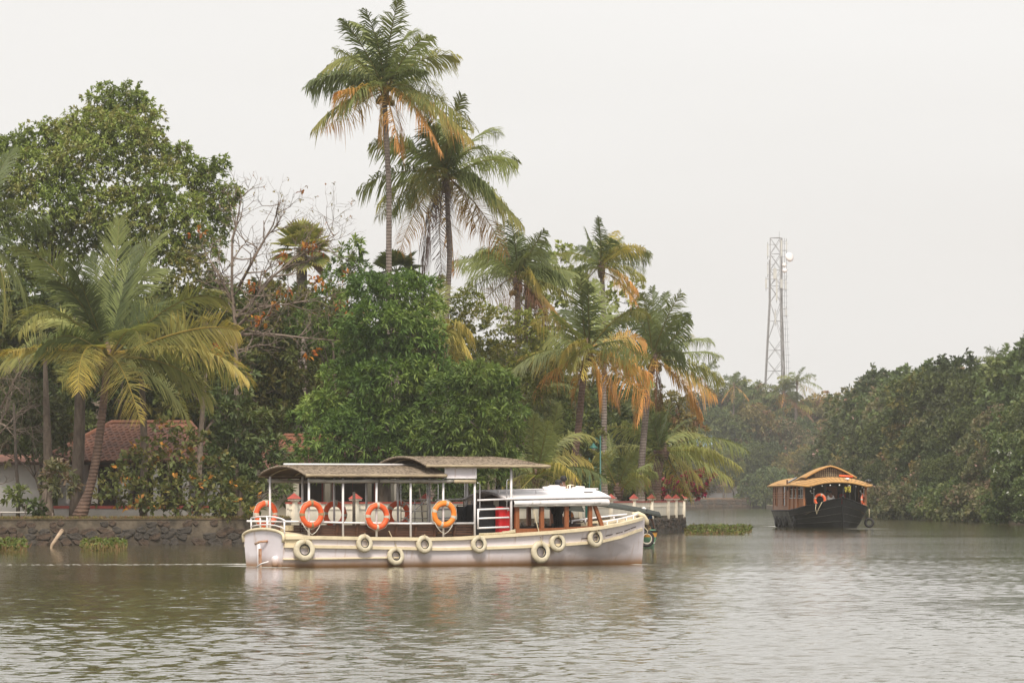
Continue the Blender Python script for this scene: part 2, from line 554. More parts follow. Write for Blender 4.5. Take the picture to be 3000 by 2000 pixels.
# ------------------------------------------------------------------ water
def water_mat():
    m = bpy.data.materials.new('river_water')
    m.use_nodes = True
    nt = m.node_tree
    N, L = nt.nodes, nt.links
    b = N['Principled BSDF']
    b.inputs['Base Color'].default_value = (0.078, 0.066, 0.030, 1)
    b.inputs['Roughness'].default_value = 0.06
    b.inputs['IOR'].default_value = 1.33
    tc = N.new('ShaderNodeTexCoord')

    def nz(scale, st, detail=3, rough=0.55):
        mp = N.new('ShaderNodeMapping')
        mp.inputs['Scale'].default_value = st
        L.new(tc.outputs['Object'], mp.inputs[0])
        n = N.new('ShaderNodeTexNoise')
        n.inputs['Scale'].default_value = scale
        n.inputs['Detail'].default_value = detail
        n.inputs['Roughness'].default_value = rough
        L.new(mp.outputs[0], n.inputs['Vector'])
        return n.outputs['Fac']

    def mth(op, a, bb):
        q = N.new('ShaderNodeMath'); q.operation = op
        for i, x in enumerate((a, bb)):
            if isinstance(x, (int, float)): q.inputs[i].default_value = x
            else: L.new(x, q.inputs[i])
        return q.outputs[0]
    fine = nz(4.2, (1.0, 0.4, 1), 3)
    mid = nz(0.75, (1.0, 1.1, 1), 2)
    swell = nz(0.11, (0.5, 1.6, 1), 2)
    ruf = nz(0.035, (0.6, 1.0, 1), 3)              # ruffled and calm patches
    mr = N.new('ShaderNodeMapRange')
    mr.inputs['From Min'].default_value = 0.35
    mr.inputs['From Max'].default_value = 0.62
    mr.inputs['To Min'].default_value = 0.35
    mr.inputs['To Max'].default_value = 1.1
    L.new(ruf, mr.inputs['Value'])
    h = mth('MULTIPLY', fine, W_FINE)
    h = mth('ADD', h, mth('MULTIPLY', mid, W_MID))
    h = mth('MULTIPLY', h, mr.outputs[0])
    h = mth('ADD', h, mth('MULTIPLY', swell, W_SWELL))
    bp = N.new('ShaderNodeBump')
    bp.inputs['Strength'].default_value = 1.0
    bp.inputs['Distance'].default_value = 1.0
    L.new(h, bp.inputs['Height'])
    L.new(bp.outputs[0], b.inputs['Normal'])
    return m
W_FINE, W_MID, W_SWELL = 0.026, 0.016, 0.02
HAZE = 0.00017
M['water'] = water_mat()
# ------------------------------------------------------------------ the setting: water and banks
def sheet(name, poly, z, m):
    mb = MB()
    mb.add([(x, y, z) for x, y in poly], [tuple(range(len(poly)))])
    o = mb.build(name, m)
    o['kind'] = 'structure'
    return o

# rippled water: real waves where the camera is close enough to see them, flat with fine relief beyond
def water_mesh():
    rng = np.random.default_rng(3)
    D0, D1 = 46.0, 330.0
    k = 0.00145
    nr = int(math.log(D1 / D0) / k)
    Dr = D0 * np.exp(np.arange(nr + 1) * k); Dr *= 1.0; Dr[-1] = D1
    nc = 320
    u = np.linspace(-1, 1, nc + 1)
    half = 0.115 * Dr + 3.0
    X = half[:, None] * u[None, :]
    Y = np.repeat(Dr[:, None], nc + 1, 1)
    # jitter so that no rows show
    Z = np.zeros_like(X)
    nw = 80
    lam = np.exp(rng.uniform(math.log(0.16), math.log(0.8), nw))
    th = math.radians(62) + rng.uniform(-1.45, 1.45, nw)
    ph = rng.uniform(0, 6.283, nw)
    kx, ky = 2 * math.pi / lam * np.cos(th), 2 * math.pi / lam * np.sin(th)
    slope = WAVE_SLOPE / math.sqrt(nw / 2) * np.where(lam < 0.6, 1.0, 0.7)
    amp = slope / (2 * math.pi / lam)
    sp = np.maximum(Dr * k, 2 * half / nc)[:, None]
    # calmer and more ruffled patches
    pat = np.zeros_like(X)
    for a_, b_, c_, w_ in ((0.11, 0.045, 0.3, 1.0), (-0.05, 0.09, 1.7, 0.8), (0.21, -0.06, 2.2, 0.6), (0.02, 0.17, 4.1, 0.6), (0.3, 0.11, 5.0, 0.4)):
        pat += w_ * np.sin(a_ * X + b_ * Y + c_ + 0.8 * np.sin(0.07 * Y + c_))
    pat = np.clip(0.9 + 0.2 * pat, 0.4, 1.35)
    for i in range(nw):
        fade = np.clip((lam[i] / (sp * 2.4) - 1.0) * 1.4, 0, 1)
        Z += amp[i] * fade * np.sin(kx[i] * X + ky[i] * Y + ph[i])
    Z *= pat
    # slicks left by boats that have passed: bands where the ripples are smoothed out
    for (xa, ya, xb, yb, w) in ((gx(2640, 86), 86, gx(3200, 92), 92, 0.75), (gx(2700, 90), 90, gx(3200, 99), 99, 0.9), (gx(2330, 262), 262, gx(3000, 300), 300, 6.0), (gx(2150, 236), 236, gx(2760, 250), 250, 6.5), (gx(2250, 205), 205, gx(2700, 212), 212, 3.0), (gx(1900, 150), 150, gx(2100, 157), 157, 3.0), (gx(-100, 118), 118, gx(640, 126), 126, 5.0)):
        tx, ty = xb - xa, yb - ya
        L = math.hypot(tx, ty); tx /= L; ty /= L
        al = (X - xa) * tx + (Y - ya) * ty
        ac = -(X - xa) * ty + (Y - ya) * tx + 0.3 * w * np.sin(al * 0.9) + 0.2 * w * np.sin(al * 2.3 + 1)
        m = np.clip(al / 3, 0, 1) * np.clip((L - al) / 3, 0, 1)
        Z *= 1 - 0.88 * m * np.exp(-(ac / w) ** 2)
    edge = np.clip((1 - np.abs(u)) * 12, 0, 1)[None, :] * np.clip((Dr - D0) / 2, 0, 1)[:, None] * np.clip((D1 - Dr) / 40, 0, 1)[:, None]
    Z *= edge
    V = np.stack((X, Y, Z), -1).reshape(-1, 3)
    idx = np.arange((nr + 1) * (nc + 1)).reshape(nr + 1, nc + 1)
    Q = np.stack((idx[:-1, :-1], idx[:-1, 1:], idx[1:, 1:], idx[1:, :-1]), -1).reshape(-1, 4)
    b = len(V)
    a0, a1 = 0.115 * D0 + 3, 0.115 * D1 + 3
    E = np.array([(-900, -200, 0), (900, -200, 0), (900, D0, 0), (a0, D0, 0), (-a0, D0, 0), (-900, D0, 0), (-900, D1, 0), (-a1, D1, 0), (a1, D1, 0), (900, D1, 0), (900, 2600, 0), (-900, 2600, 0)], float)
    Q2 = np.array([(0, 1, 2, 5), (5, 4, 7, 6), (3, 2, 9, 8), (6, 9, 10, 11)]) + b
    return np_mesh('water', np.concatenate((V, E)), np.concatenate((Q, Q2)), M['water'], smooth=True)
WAVE_SLOPE = 0.1
tag(link('water', water_mesh()), kind='structure')

QUAY = [(gx(p, d), d) for p, d in ((-420, 198), (0, 200), (400, 202), (720, 205), (850, 208), (1300, 218), (1650, 236), (1857, 255), (1957, 270), (1992, 278), (2003, 284))]
left_poly = QUAY + [(gx(1998, 291), 291), (gx(1900, 303), 303), (gx(1760, 330), 330), (-25, 420), (-420, 430), (-420, 198)]
lb = MB()
lb.prism([(x, y + 0.12) for x, y in left_poly], -1.0, 0.93)
tag(lb.build('river_bank', M['soil']), kind='structure')
RB = [(44, 60), (42, 250), (35.8, 356), (35.6, 392), (34.6, 420), (32.6, 450), (33.0, 540), (37.5, 680), (40.0, 800), (43, 866)]
rb = MB()
rb.prism(RB + [(700, 866), (700, 60)], -1.0, 0.55)
tag(rb.build('river_bank', M['soil']), kind='structure')
fb = MB()
fb.prism([(-900, 866), (43.5, 866), (700, 866.5), (700, 2400), (-900, 2400)], -1.0, 1.75)
tag(fb.build('river_bank', M['far_soil']), kind='structure')

def along(path, d):
    """point and direction at distance d along a polyline"""
    for a, b in zip(path, path[1:]):
        L = math.hypot(b[0] - a[0], b[1] - a[1])
        if d <= L or (b is path[-1]):
            t = d / L
            return (a[0] + (b[0] - a[0]) * t, a[1] + (b[1] - a[1]) * t), ((b[0] - a[0]) / L, (b[1] - a[1]) / L)
        d -= L

def plen(path):
    return sum(math.hypot(b[0] - a[0], b[1] - a[1]) for a, b in zip(path, path[1:]))

# ------------------------------------------------------------------ rubble walls
def stone_mesh(seed, m):
    """one irregular rubble block, unit size about 1 x 0.35 x 1, face towards -y"""
    r = random.Random(seed)
    n = r.choice((7, 8, 9, 10))
    ang = sorted((2 * math.pi * (k + r.uniform(-0.3, 0.3)) / n) for k in range(n))
    rad = [r.uniform(0.40, 0.55) * (1 + 0.16 * abs(math.sin(2 * a))) for a in ang]
    back = [(rad[k] * math.cos(a), 0.0, rad[k] * math.sin(a)) for k, a in enumerate(ang)]
    mid = [(p[0] * 0.98, -0.12, p[2] * 0.98) for p in back]
    fr = [(p[0] * r.uniform(0.68, 0.8), -0.2 - r.uniform(0, 0.1), p[2] * r.uniform(0.68, 0.8)) for p in back]
    mb = MB()
    fs = [tuple(range(2 * n, 3 * n))[::-1]]
    for k in range(n):
        k2 = (k + 1) % n
        fs += [(k, k2, n + k2, n + k), (n + k, n + k2, 2 * n + k2, 2 * n + k)]
    mb.add(back + mid + fr, fs)
    return mb.mesh('stone', m)

STONES = [stone_mesh(i, M['stone']) for i in range(6)] + [stone_mesh(20 + i, M['stone_grey']) for i in range(4)]

def rubble(root, path, d0, d1, rows, seed, wid=(0.4, 0.75), skip=0.0, proud=0.0):
    r = random.Random(seed)
    cnt = 0
    for z, h in rows:
        d = d0 + r.uniform(0, 0.3)
        while d < d1:
            w = r.uniform(*wid)
            if r.random() >= skip:
                (x, y), (tx, ty) = along(path, d + w / 2)
                o = link('stone', r.choice(STONES), root)
                nx, ny = ty, -tx
                o.location = Vector((x + nx * (0.0 + proud), y + ny * (0.0 + proud), z + r.uniform(-0.05, 0.05))) - root.location
                o.rotation_euler = (0, r.uniform(-0.25, 0.25), math.atan2(ty, tx))
                o.scale = (w * 1.02, r.uniform(0.25, 0.45), h * r.uniform(0.92, 1.12))
                cnt += 1
            d += w
    return cnt

qpath = QUAY[:5]
qw = thing('quay_wall', 'rubble stone quay wall below the red tiled house, dark at the waterline', 'wall', (QUAY[1][0], QUAY[1][1], 0))
def wall_strip(path, z0, z1, front, back, lean=0.0):
    mb = MB()
    rows = []
    def off(i, o):
        a = path[max(i - 1, 0)]; b = path[min(i + 1, len(path) - 1)]
        tx, ty = b[0] - a[0], b[1] - a[1]
        L = math.hypot(tx, ty)
        return path[i][0] + ty / L * o, path[i][1] - tx / L * o
    for i in range(len(path)):
        f, g = off(i, front), off(i, -back)
        f2 = off(i, front + lean)
        rows.append([(f2[0], f2[1], z0), (f[0], f[1], z1), (g[0], g[1], z1), (g[0], g[1], z0)])
    mb.grid(rows)
    mb.f.append(tuple(len(mb.v) - 4 + k for k in range(4)))
    mb.f.append((3, 2, 1, 0))
    return mb
def rel(mb, loc):
    mb.v = [(x - loc[0], y - loc[1], z - loc[2]) for x, y, z in mb.v]
    return mb
rel(wall_strip(qpath, -0.5, 1.0, 0.04, 0.45, 0.06), qw.location).build('wall_core', M['mortar'], qw)
L0 = plen(QUAY[:1] + [QUAY[1]]) + 0
rubble(qw, qpath, L0 - 1.0, L0 + 10.4, ((0.1, 0.34), (0.36, 0.3), (0.56, 0.26)), 3, (0.25, 0.75), 0.12, 0.05)
rubble(qw, qpath, L0 - 1.0, L0 + 10.4, ((0.82, 0.27),), 5, (0.22, 0.6), 0.35, 0.02)
capb = rel(wall_strip(qpath, 1.0, 1.06, 0.07, 0.5), qw.location)
capb.build('coping', M['soil'], qw)

# white compound wall on its rubble base, running round the tip of the land
cpath = QUAY[4:]
cw = thing('compound_wall', 'cream compound wall with red coping and red capped pillars on a rubble base', 'wall', (QUAY[4][0], QUAY[4][1], 0))
rel(wall_strip(cpath, -0.5, 0.74, 0.06, 0.4, 0.12), cw.location).build('wall_core', M['mortar'], cw)
Lc = plen(cpath)
rubble(cw, cpath, 0.2, 9.0, ((0.2, 0.32),), 11, (0.4, 0.75), 0.1, 0.1)
rubble(cw, cpath, Lc - 60, Lc - 0.2, ((0.1, 0.24), (0.31, 0.22), (0.5, 0.2), (0.67, 0.16)), 13, (0.35, 0.85), 0.12, 0.06)
tip = [(gx(2003, 284), 284), (gx(1998, 291), 291), (gx(1900, 303), 303), (gx(1780, 322), 322)]

def pillar_set(root, path, ds, zb, zt):
    for d in ds:
        (x, y), (tx, ty) = along(path, d)
        R = Matrix.Rotation(math.atan2(ty, tx), 3, 'Z')
        lo = root.location
        c = Vector((x, y, 0)) - Vector((lo.x, lo.y, 0))
        mb = MB()
        mb.box(c + Vector((0, 0, (zb + zt) / 2)), (0.2, 0.2, zt - zb), R)
        mb.box(c + Vector((0, 0, zt + 0.03)), (0.38, 0.38, 0.07), R)
        p = mb.build('pillar', M['wall_cream'], root)
        q = MB()
        base = [R @ Vector((sx * 0.23, sy * 0.23, 0)) for sx, sy in ((-1, -1), (1, -1), (1, 1), (-1, 1))]
        mid = [R @ Vector((sx * 0.12, sy * 0.12, 0.11)) for sx, sy in ((-1, -1), (1, -1), (1, 1), (-1, 1))]
        top = Vector((0, 0, 0.235))
        off = c + Vector((0, 0, zt + 0.067))
        q.add([off + v for v in base] + [off + v for v in mid] + [off + top],
              [(3, 2, 1, 0)] + [(i, (i + 1) % 4, 4 + (i + 1) % 4, 4 + i) for i in range(4)] + [(4 + i, 4 + (i + 1) % 4, 8) for i in range(4)])
        q.build('cap', M['red_paint'], p)

def wall_run(root, path, zb, zt, name='wall_panel'):
    rel(wall_strip(path, zb, zt, -0.06, 0.2), root.location).build(name, M['wall_cream'], root)
    rel(wall_strip(path, zt, zt + 0.07, -0.02, 0.24), root.location).build('coping', M['red_paint'], root)
    rel(wall_strip(path, zt - 0.24, zt - 0.19, -0.03, 0.16), root.location).build('string_course', M['wall_cream'], root)
wall_run(cw, cpath, 0.743, 1.62)
def dist_at_px(path, px):
    best, bd = 0, 1e9
    L = plen(path)
    for k in range(800):
        d = L * k / 799
        (x, y), _ = along(path, d)
        e = abs(1500 + x / y * F - px)
        if e < bd: best, bd = d, e
    return best
pillar_set(cw, cpath, [dist_at_px(cpath, p) for p in (862, 1042, 1247, 1420, 1570, 1700, 1790, 1857, 1909, 1957, 1980)] + [Lc - 0.15], 0.743, 1.76)
cw2 = thing('compound_wall', 'farther side of the compound wall, seen behind the palm trunks', 'wall', (tip[0][0], tip[0][1], 0))
rel(wall_strip(tip, -0.5, 0.742, 0.05, 0.4, 0.1), cw2.location).build('wall_core', M['mortar'], cw2)
wall_run(cw2, [tip[0], tip[1], tip[2], tip[3]], 0.745, 1.62)
pillar_set(cw2, tip, [2.0, dist_at_px(tip, 1937), dist_at_px(tip, 1883), dist_at_px(tip, 1790)], 0.745, 1.8)

# ------------------------------------------------------------------ the white passenger boat
TH = math.radians(31.5)
boat = thing('passenger_boat', 'white wooden passenger boat with thatched canopies, orange life rings and brown cabin', 'boat', (-6.73, 139.15, 0), TH)
BM = Matrix.Translation(boat.location) @ Matrix.Rotation(TH, 4, 'Z')
def W(s, t, z):
    return BM @ Vector((s, t, z))
def ip(tab, s):
    xs = [a for a, _ in tab]; ys = [b for _, b in tab]
    return float(np.interp(s, xs, ys))
HBG = [(0, 1.12), (0.5, 1.19), (2, 1.22), (9, 1.22), (10, 1.14), (11, 0.90), (11.6, 0.60), (12.0, 0.30), (12.25, 0.06)]
HBW = [(0, 0.98), (1, 1.06), (6, 1.10), (8, 1.02), (9.5, 0.76), (11, 0.38), (12.15, 0.03)]
ZG = [(0, 0.82), (1, 0.82), (2.6, 0.785), (4.5, 0.76), (5.5, 0.78), (6.2, 0.82), (7.3, 0.87), (8.6, 0.94), (10.1, 1.05), (11, 1.17), (11.6, 1.25), (12.25, 1.33)]
ZR = [(0, 0.62), (2, 0.58), (5, 0.51), (7, 0.55), (8.6, 0.60), (10.2, 0.69), (11, 0.82), (11.6, 0.96), (12.1, 1.03)]
SS = [0, 0.5, 1, 2, 3, 4, 5, 6, 7, 8, 8.7, 9.3, 9.9, 10.5, 11, 11.4, 11.8, 12.05, 12.2]
def hull_pt(s, side, v):
    """v 0 keel .. 1 gunwale"""
    zg, bg, bw = ip(ZG, s), ip(HBG, s), ip(HBW, s)
    if v < 0.25:
        k = v / 0.25
        return (s, side * bw * (0.75 + 0.25 * k), -0.3 + 0.3 * k)
    k = (v - 0.25) / 0.75
    xs = s + (0.06 * k if s > 12 else 0.03 * k if s > 11.7 else 0)
    return (xs, side * (bw + (bg - bw) * (k ** 0.75)), zg * k)
VV = [0, 0.12, 0.25, 0.4, 0.55, 0.7, 0.85, 1.0]
hb = MB()
for side in (-1, 1):
    rows = [[hull_pt(s, side, v) for v in (VV if side < 0 else VV[::-1])] for s in SS]
    hb.grid(rows)
# stem piece
hb.grid([[hull_pt(12.2, -1, v) for v in VV], [(12.2 + 0.1 * max(0, v - 0.25), 0, hull_pt(12.2, 1, v)[2]) for v in VV], [hull_pt(12.2, 1, v) for v in VV]])
hb.build('hull', M['hull'], boat, smooth=True)
# transom: arched top
tr = MB()
def transom_outline(n=14):
    pts = []
    for v in VV[1:]:
        p = hull_pt(0, -1, v); pts.append((p[1], p[2]))
    for k in range(1, n):
        a = math.pi * k / n
        pts.append((-1.12 * math.cos(a), 0.82 + 0.19 * math.sin(a)))
    for v in VV[1:][::-1]:
        p = hull_pt(0, 1, v); pts.append((p[1], p[2]))
    return pts
to = transom_outline()
tr.add([(-0.02, y, z) for y, z in to] + [(0.05, y * 0.98, z) for y, z in to], [tuple(range(len(to)))[::-1]] + [(i, (i + 1) % len(to), len(to) + (i + 1) % len(to), len(to) + i) for i in range(len(to))])
tr.build('transom', M['hull'], boat)
rim = [(-0.035, y * 1.015, z + 0.015) for y, z in to if z > 0.55]
MB().tube(rim, 0.045, 6).build('transom_rim', M['cream'], boat, smooth=True)
# stern deck, arched, cream
sd = MB()
sd.grid([[(s, -1.13 * math.cos(math.pi * k / 10), ip(ZG, s) - 0.01 + h * math.sin(math.pi * k / 10)) for k in range(11)] for s, h in ((0.05, 0.19), (0.4, 0.17), (0.8, 0.11), (1.15, 0.03))])
sd.build('stern_deck', M['cream'], boat, smooth=True)
dk = MB()
dk.grid([[(s, -ip(HBG, s) + 0.1, ip(ZG, s) * 0.55 if s < 10.2 else ip(ZG, s) - 0.12), (s, ip(HBG, s) - 0.1, ip(ZG, s) * 0.55 if s < 10.2 else ip(ZG, s) - 0.12)] for s in [0.1, 1, 3, 5, 7, 8.7, 10.15, 10.25, 11, 11.6, 12.0]])
dk.build('deck', M['deck'], boat)
def side_rail(tab, side, off, w, h, m, name, s0=0.0, s1=12.15, zoff=0.0):
    mb = MB()
    rows = []
    ss = [s for s in np.linspace(s0, s1, 34)]
    for s in ss:
        z = ip(tab, s) + zoff
        zg, bg, bw = ip(ZG, s), ip(HBG, s), ip(HBW, s)
        k = min(1, max(0, z / zg))
        y = side * (bw + (bg - bw) * k ** 0.75 + off)
        rows.append([(s, y - side * w / 2, z - h / 2), (s, y + side * w / 2, z - h / 2 + 0.01), (s, y + side * w / 2, z + h / 2 - 0.01), (s, y - side * w / 2, z + h / 2)])
    mb.grid(rows, True)
    mb.f += [(3, 2, 1, 0), tuple(len(mb.v) - 4 + k for k in range(4))]
    return mb.build(name, m, boat)
for side in (-1, 1):
    side_rail(ZG, side, 0.0, 0.16, 0.10, M['cream'], 'gunwale', 0.0, 12.1, -0.02)
    side_rail(ZR, side, 0.02, 0.10, 0.095, M['cream'], 'rub_rail', 0.0, 12.1, -0.045)
    side_rail([(0, 0.22), (12, 0.3)], side, 0.02, 0.05, 0.05, M['cream'], 'bilge_strip', 0.0, 3.6)
# cream panel between the rails at the stern quarter
pq = MB()
pq.grid([[(s, -(ip(HBG, s) + 0.012), ip(ZG, s) - 0.075) , (s, -(ip(HBG, s) * 0.985 + 0.012), ip(ZR, s) + 0.0)] for s in (0.02, 0.3, 0.55, 0.8)])
pq.build('quarter_panel', M['cream'], boat)
# bow bumper: a bent cream fender over the stem head
MB().tube([(11.86, -0.06, 1.40), (12.05, -0.07, 1.42), (12.22, -0.07, 1.35), (12.33, -0.07, 1.23), (12.36, -0.07, 1.12)], [0.05, 0.075, 0.08, 0.075, 0.06], 8).build('bow_fender', M['cream'], boat, smooth=True)
# scupper slots and bow bulwark pipes
for side in (-1, 1):
    pts = [(s, side * (ip(HBG, s) - 0.10), ip(ZG, s) + 0.10 + 0.02) for s in np.linspace(10.3, 11.9, 9)]
    MB().tube(pts, 0.03, 6).build('bow_rail', M['white_paint'], boat, smooth=True)
    for s in (10.45, 10.85, 11.25, 11.6):
        MB().tube([(s, side * (ip(HBG, s) - 0.10), ip(ZG, s)), (s, side * (ip(HBG, s) - 0.10), ip(ZG, s) + 0.12)], 0.028, 6).build('bow_rail_post', M['white_paint'], boat, smooth=True)
for s in (9.5, 9.95, 10.4, 10.8, 11.15, 11.45):
    z = ip(ZR, s) + 0.085
    k = z / ip(ZG, s)
    y = -(ip(HBW, s) + (ip(HBG, s) - ip(HBW, s)) * k ** 0.75)
    s2 = s + 0.26
    k2 = (ip(ZR, s2) + 0.085) / ip(ZG, s2)
    y2 = -(ip(HBW, s2) + (ip(HBG, s2) - ip(HBW, s2)) * k2 ** 0.75)
    MB().beam((s, y - 0.004, z), (s2, y2 - 0.004, ip(ZR, s2) + 0.085), 0.012, 0.022).build('scupper', M['dark_wood'], boat)
# posts, rails
PS_N = [0.77, 1.83, 2.88, 3.96, 5.0, 6.01]
PS_F = [0.78, 1.80, 2.80, 3.83, 4.84, 5.86]
for s in PS_N:
    MB().tube([(s, -1.1, ip(ZG, s) - 0.05), (s, -1.1, 2.46)], 0.032, 8).build('canopy_post', M['white_paint'], boat, smooth=True)
for s in PS_F:
    MB().tube([(s, 1.1, ip(ZG, s) - 0.05), (s, 1.1, 2.46)], 0.032, 8).build('canopy_post', M['white_paint'], boat, smooth=True)
for s, t in ((7.19, -1.1), (7.08, 1.1)):
    MB().tube([(s, t, ip(ZG, s) - 0.05), (s, t, 2.70)], 0.036, 8).build('canopy_post', M['white_paint'], boat, smooth=True)
for s, t in ((6.01, -1.1), (5.86, 1.1)):
    MB().tube([(s, t, 2.46), (s, t, 2.72)], 0.032, 8).build('canopy_post', M['white_paint'], boat, smooth=True)
for t in (-1.1, 1.1):
    MB().tube([(0.05, t * 0.98, 1.24), (0.77, t, 1.23), (1.9, t, 1.20), (3.97, t, 1.17), (6.0, t, 1.175)], 0.028, 8).build('hand_rail', M['white_paint'], boat, smooth=True)
# stern rail follows the transom
def arch(t, z0, h): return z0 + h * math.sqrt(max(0, 1 - (t / 1.12) ** 2))
st = [-1.08, -0.9, -0.55, -0.2, 0.2, 0.5, 0.82]
MB().tube([(0.04, t, arch(t, 1.22, 0.15)) for t in st], 0.025, 8).build('stern_rail', M['white_paint'], boat, smooth=True)
MB().tube([(0.04, t, arch(t, 0.98, 0.17)) for t in st], 0.018, 8).build('stern_rail', M['white_paint'], boat, smooth=True)
for t in (-1.05, -0.1, 0.3, 0.82):
    MB().tube([(0.04, t, arch(t, 0.8, 0.19)), (0.04, t, arch(t, 1.22, 0.15))], 0.024 if t != -0.1 else 0.035, 8).build('stern_rail_post', M['white_paint'], boat, smooth=True)
# rudder
MB().tube([(-0.14, 0.05, -0.3), (-0.14, 0.05, 0.62)], 0.045, 8).build('rudder_post', M['white_paint'], boat, smooth=True)
MB().box((-0.20, -0.12, 0.1), (0.05, 0.10, 0.8)).build('rudder_blade', M['rust'], boat)
MB().tube([(-0.05, -0.25, 0.70), (-0.14, 0.03, 0.68), (-0.2, 0.16, 0.62)], 0.035, 6).build('tiller_arm', M['rust'], boat, smooth=True)
MB().lathe([(0.08, 0), (0.11, 0.1), (0.115, 0.22), (0.09, 0.30), (0.03, 0.33)], (-0.06, -0.72, -0.02), 12).build('exhaust_cowl', M['hull'], boat, smooth=True)
MB().tube([(-0.2, -0.6, 0.15), (-0.3, -0.4, 0.1), (-0.34, -0.2, 0.0)], 0.02, 6).build('exhaust_hose', M['white_paint'], boat, smooth=True)
# benches
for side in (-1, 1):
    for k in range(6):
        z = 0.74 + 0.072 * k
        MB().box((3.45, side * (0.92 + 0.018 * k), z), (5.1, 0.022, 0.055)).build('bench_slat', M['bench_wood'], boat)
    for j in range(9):
        s = 1.05 + j * 0.62
        MB().beam((s, side * 0.96, 0.5), (s + 0.03, side * 1.045, 1.19), 0.05, 0.05).build('bench_bracket', M['bench_wood'], boat)
    MB().box((3.45, side * 0.70, 0.70), (5.1, 0.42, 0.035)).build('bench_seat', M['bench_wood'], boat)
# thatched canopies
def thatch(name, s0, s1, hw, ze, zc, nc, fore_taper=0.0, aft_taper=0.0):
    zt = lambda s: zc
    mb = MB()
    ss = list(np.linspace(s0, s1, 15))
    def prof(u, s):
        # u -1..1 across
        k = 1.0
        if fore_taper and s > s1 - 1.2: k = 1 - fore_taper * ((s - (s1 - 1.2)) / 1.2) ** 2
        w = hw
        return (s, u * w, ze + (zc - ze) * k * (1 - abs(u) ** 2.1))
    for side in (-1, 1):
        for c in range(nc):
            u0, u1 = c / nc, (c + 1.25) / nc
            lo, hi = [], []
            for s in ss:
                jit = 0.006 * math.sin(s * 9 + c * 2.1)
                a = Vector(prof(side * u0, s)); b = Vector(prof(side * min(u1, 1.0), s))
                a.z += 0.0; b.z += 0.022 + jit
                lo.append(a + Vector((0, 0, 0.004))); hi.append(b)
            b2 = [p + Vector((0, 0, -0.03)) for p in hi]
            rows = [[a, b, q] for a, b, q in zip(lo, hi, b2)]
            mb.grid(rows if side > 0 else [r[::-1] for r in rows])
    o = mb.build(name, M['thatch'], boat)
    un = MB()
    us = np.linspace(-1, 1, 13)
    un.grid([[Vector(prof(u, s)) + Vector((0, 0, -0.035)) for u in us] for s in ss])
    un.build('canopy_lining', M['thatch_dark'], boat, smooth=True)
    for s in (s0, s1):
        MB().tube([Vector(prof(u, s)) + Vector((0, 0, -0.005)) for u in us], 0.032, 7).build('thatch_edge', M['thatch'], boat, smooth=True)
    for side in (-1, 1):
        pts = [Vector((s, side * (hw + 0.01), ze - 0.02)) for s in np.linspace(s0, s1, 26)]
        MB().tube(pts, [0.036 + (0.012 if i % 4 == 0 else 0) for i in range(26)], 8).build('eave_pole', M['bamboo'], boat, smooth=True)
    # rafters under
    for s in np.linspace(s0 + 0.3, s1 - 0.3, 6):
        MB().tube([Vector(prof(u, s)) + Vector((0, 0, -0.06)) for u in us], 0.02, 6).build('rafter', M['bamboo'], boat, smooth=True)
    return o
thatch('thatched_canopy', 0.55, 4.98, 1.32, 2.495, 2.735, 11)
thatch('thatched_canopy', 4.30, 8.30, 1.36, 2.765, 3.005, 11, fore_taper=0.75)
MB().tube([(s, 0, 2.79) for s in (0.6, 2, 3.5, 4.8)], 0.03, 6).build('ridge_pole', M['white_paint'], boat, smooth=True)
# tarpaulin rolled up under the eaves
for t in (-1.15, 1.15):
    for a, b in ((0.74, 2.9), (2.95, 4.25), (4.2, 5.3)):
        pts = [(s, t, 2.345 - 0.02 * math.sin((s - a) / (b - a) * math.pi)) for s in np.linspace(a, b, 8)]
        MB().tube(pts, [0.05 + 0.012 * math.sin(i * 2.3) for i in range(8)], 8).build('rolled_tarpaulin', M['tarp'], boat, smooth=True)
    MB().tube([(5.3, t, 2.34), (5.6, t, 2.335), (6.0, t, 2.33)], 0.06, 8).build('rolled_tarpaulin', M['tarp_cream'], boat, smooth=True)
    MB().box((3.3, t * 0.98, 2.425), (5.3, 0.03, 0.05)).build('eave_beam', M['dark_wood'], boat)
# blank white board under the upper canopy
nb = MB().box((5.49, -1.2, 2.575), (0.98, 0.025, 0.29)).build('name_board', M['hull'], boat)
for z, hh in ((2.425, 0.035), (2.725, 0.03)):
    MB().box((5.49, -1.215, z), (1.02, 0.03, hh)).build('frame', M['white_paint'], nb)
for s in (5.0, 5.975):
    MB().box((s, -1.216, 2.575), (0.045, 0.028, 0.33)).build('frame', M['white_paint'], nb)
MB().box((5.49, 1.2, 2.575), (0.98, 0.025, 0.29)).build('name_board', M['white_paint'], boat)
# boarding gate (near side) and its twin on the far side
for t in (-1.13, 1.13):
    a, b = (6.08, 7.1)
    for z in (1.05, 1.315, 1.56, 1.82):
        MB().tube([(a, t, z - 0.01), (b, t, z + 0.02)], 0.026, 8).build('gate_bar', M['white_paint'], boat, smooth=True)
    MB().tube([(a + 0.02, t, 1.03), (a + 0.02, t, 1.57)], 0.026, 8).build('gate_stile', M['white_paint'], boat, smooth=True)
    for s, z0, z1 in ((6.16, 1.52, 2.28), (7.03, 1.55, 2.38)):
        e = -0.09 if s > 6.5 else 0.09
        MB().tube([(s - e, t, z0), (s - 0.2 * e, t, z0 - 0.03), (s, t, z0 + 0.03), (s, t, z1 - 0.05), (s - 0.2 * e, t, z1), (s - e, t, z1 + 0.01)], 0.014, 6).build('grab_handle', M['chrome'], boat, smooth=True)
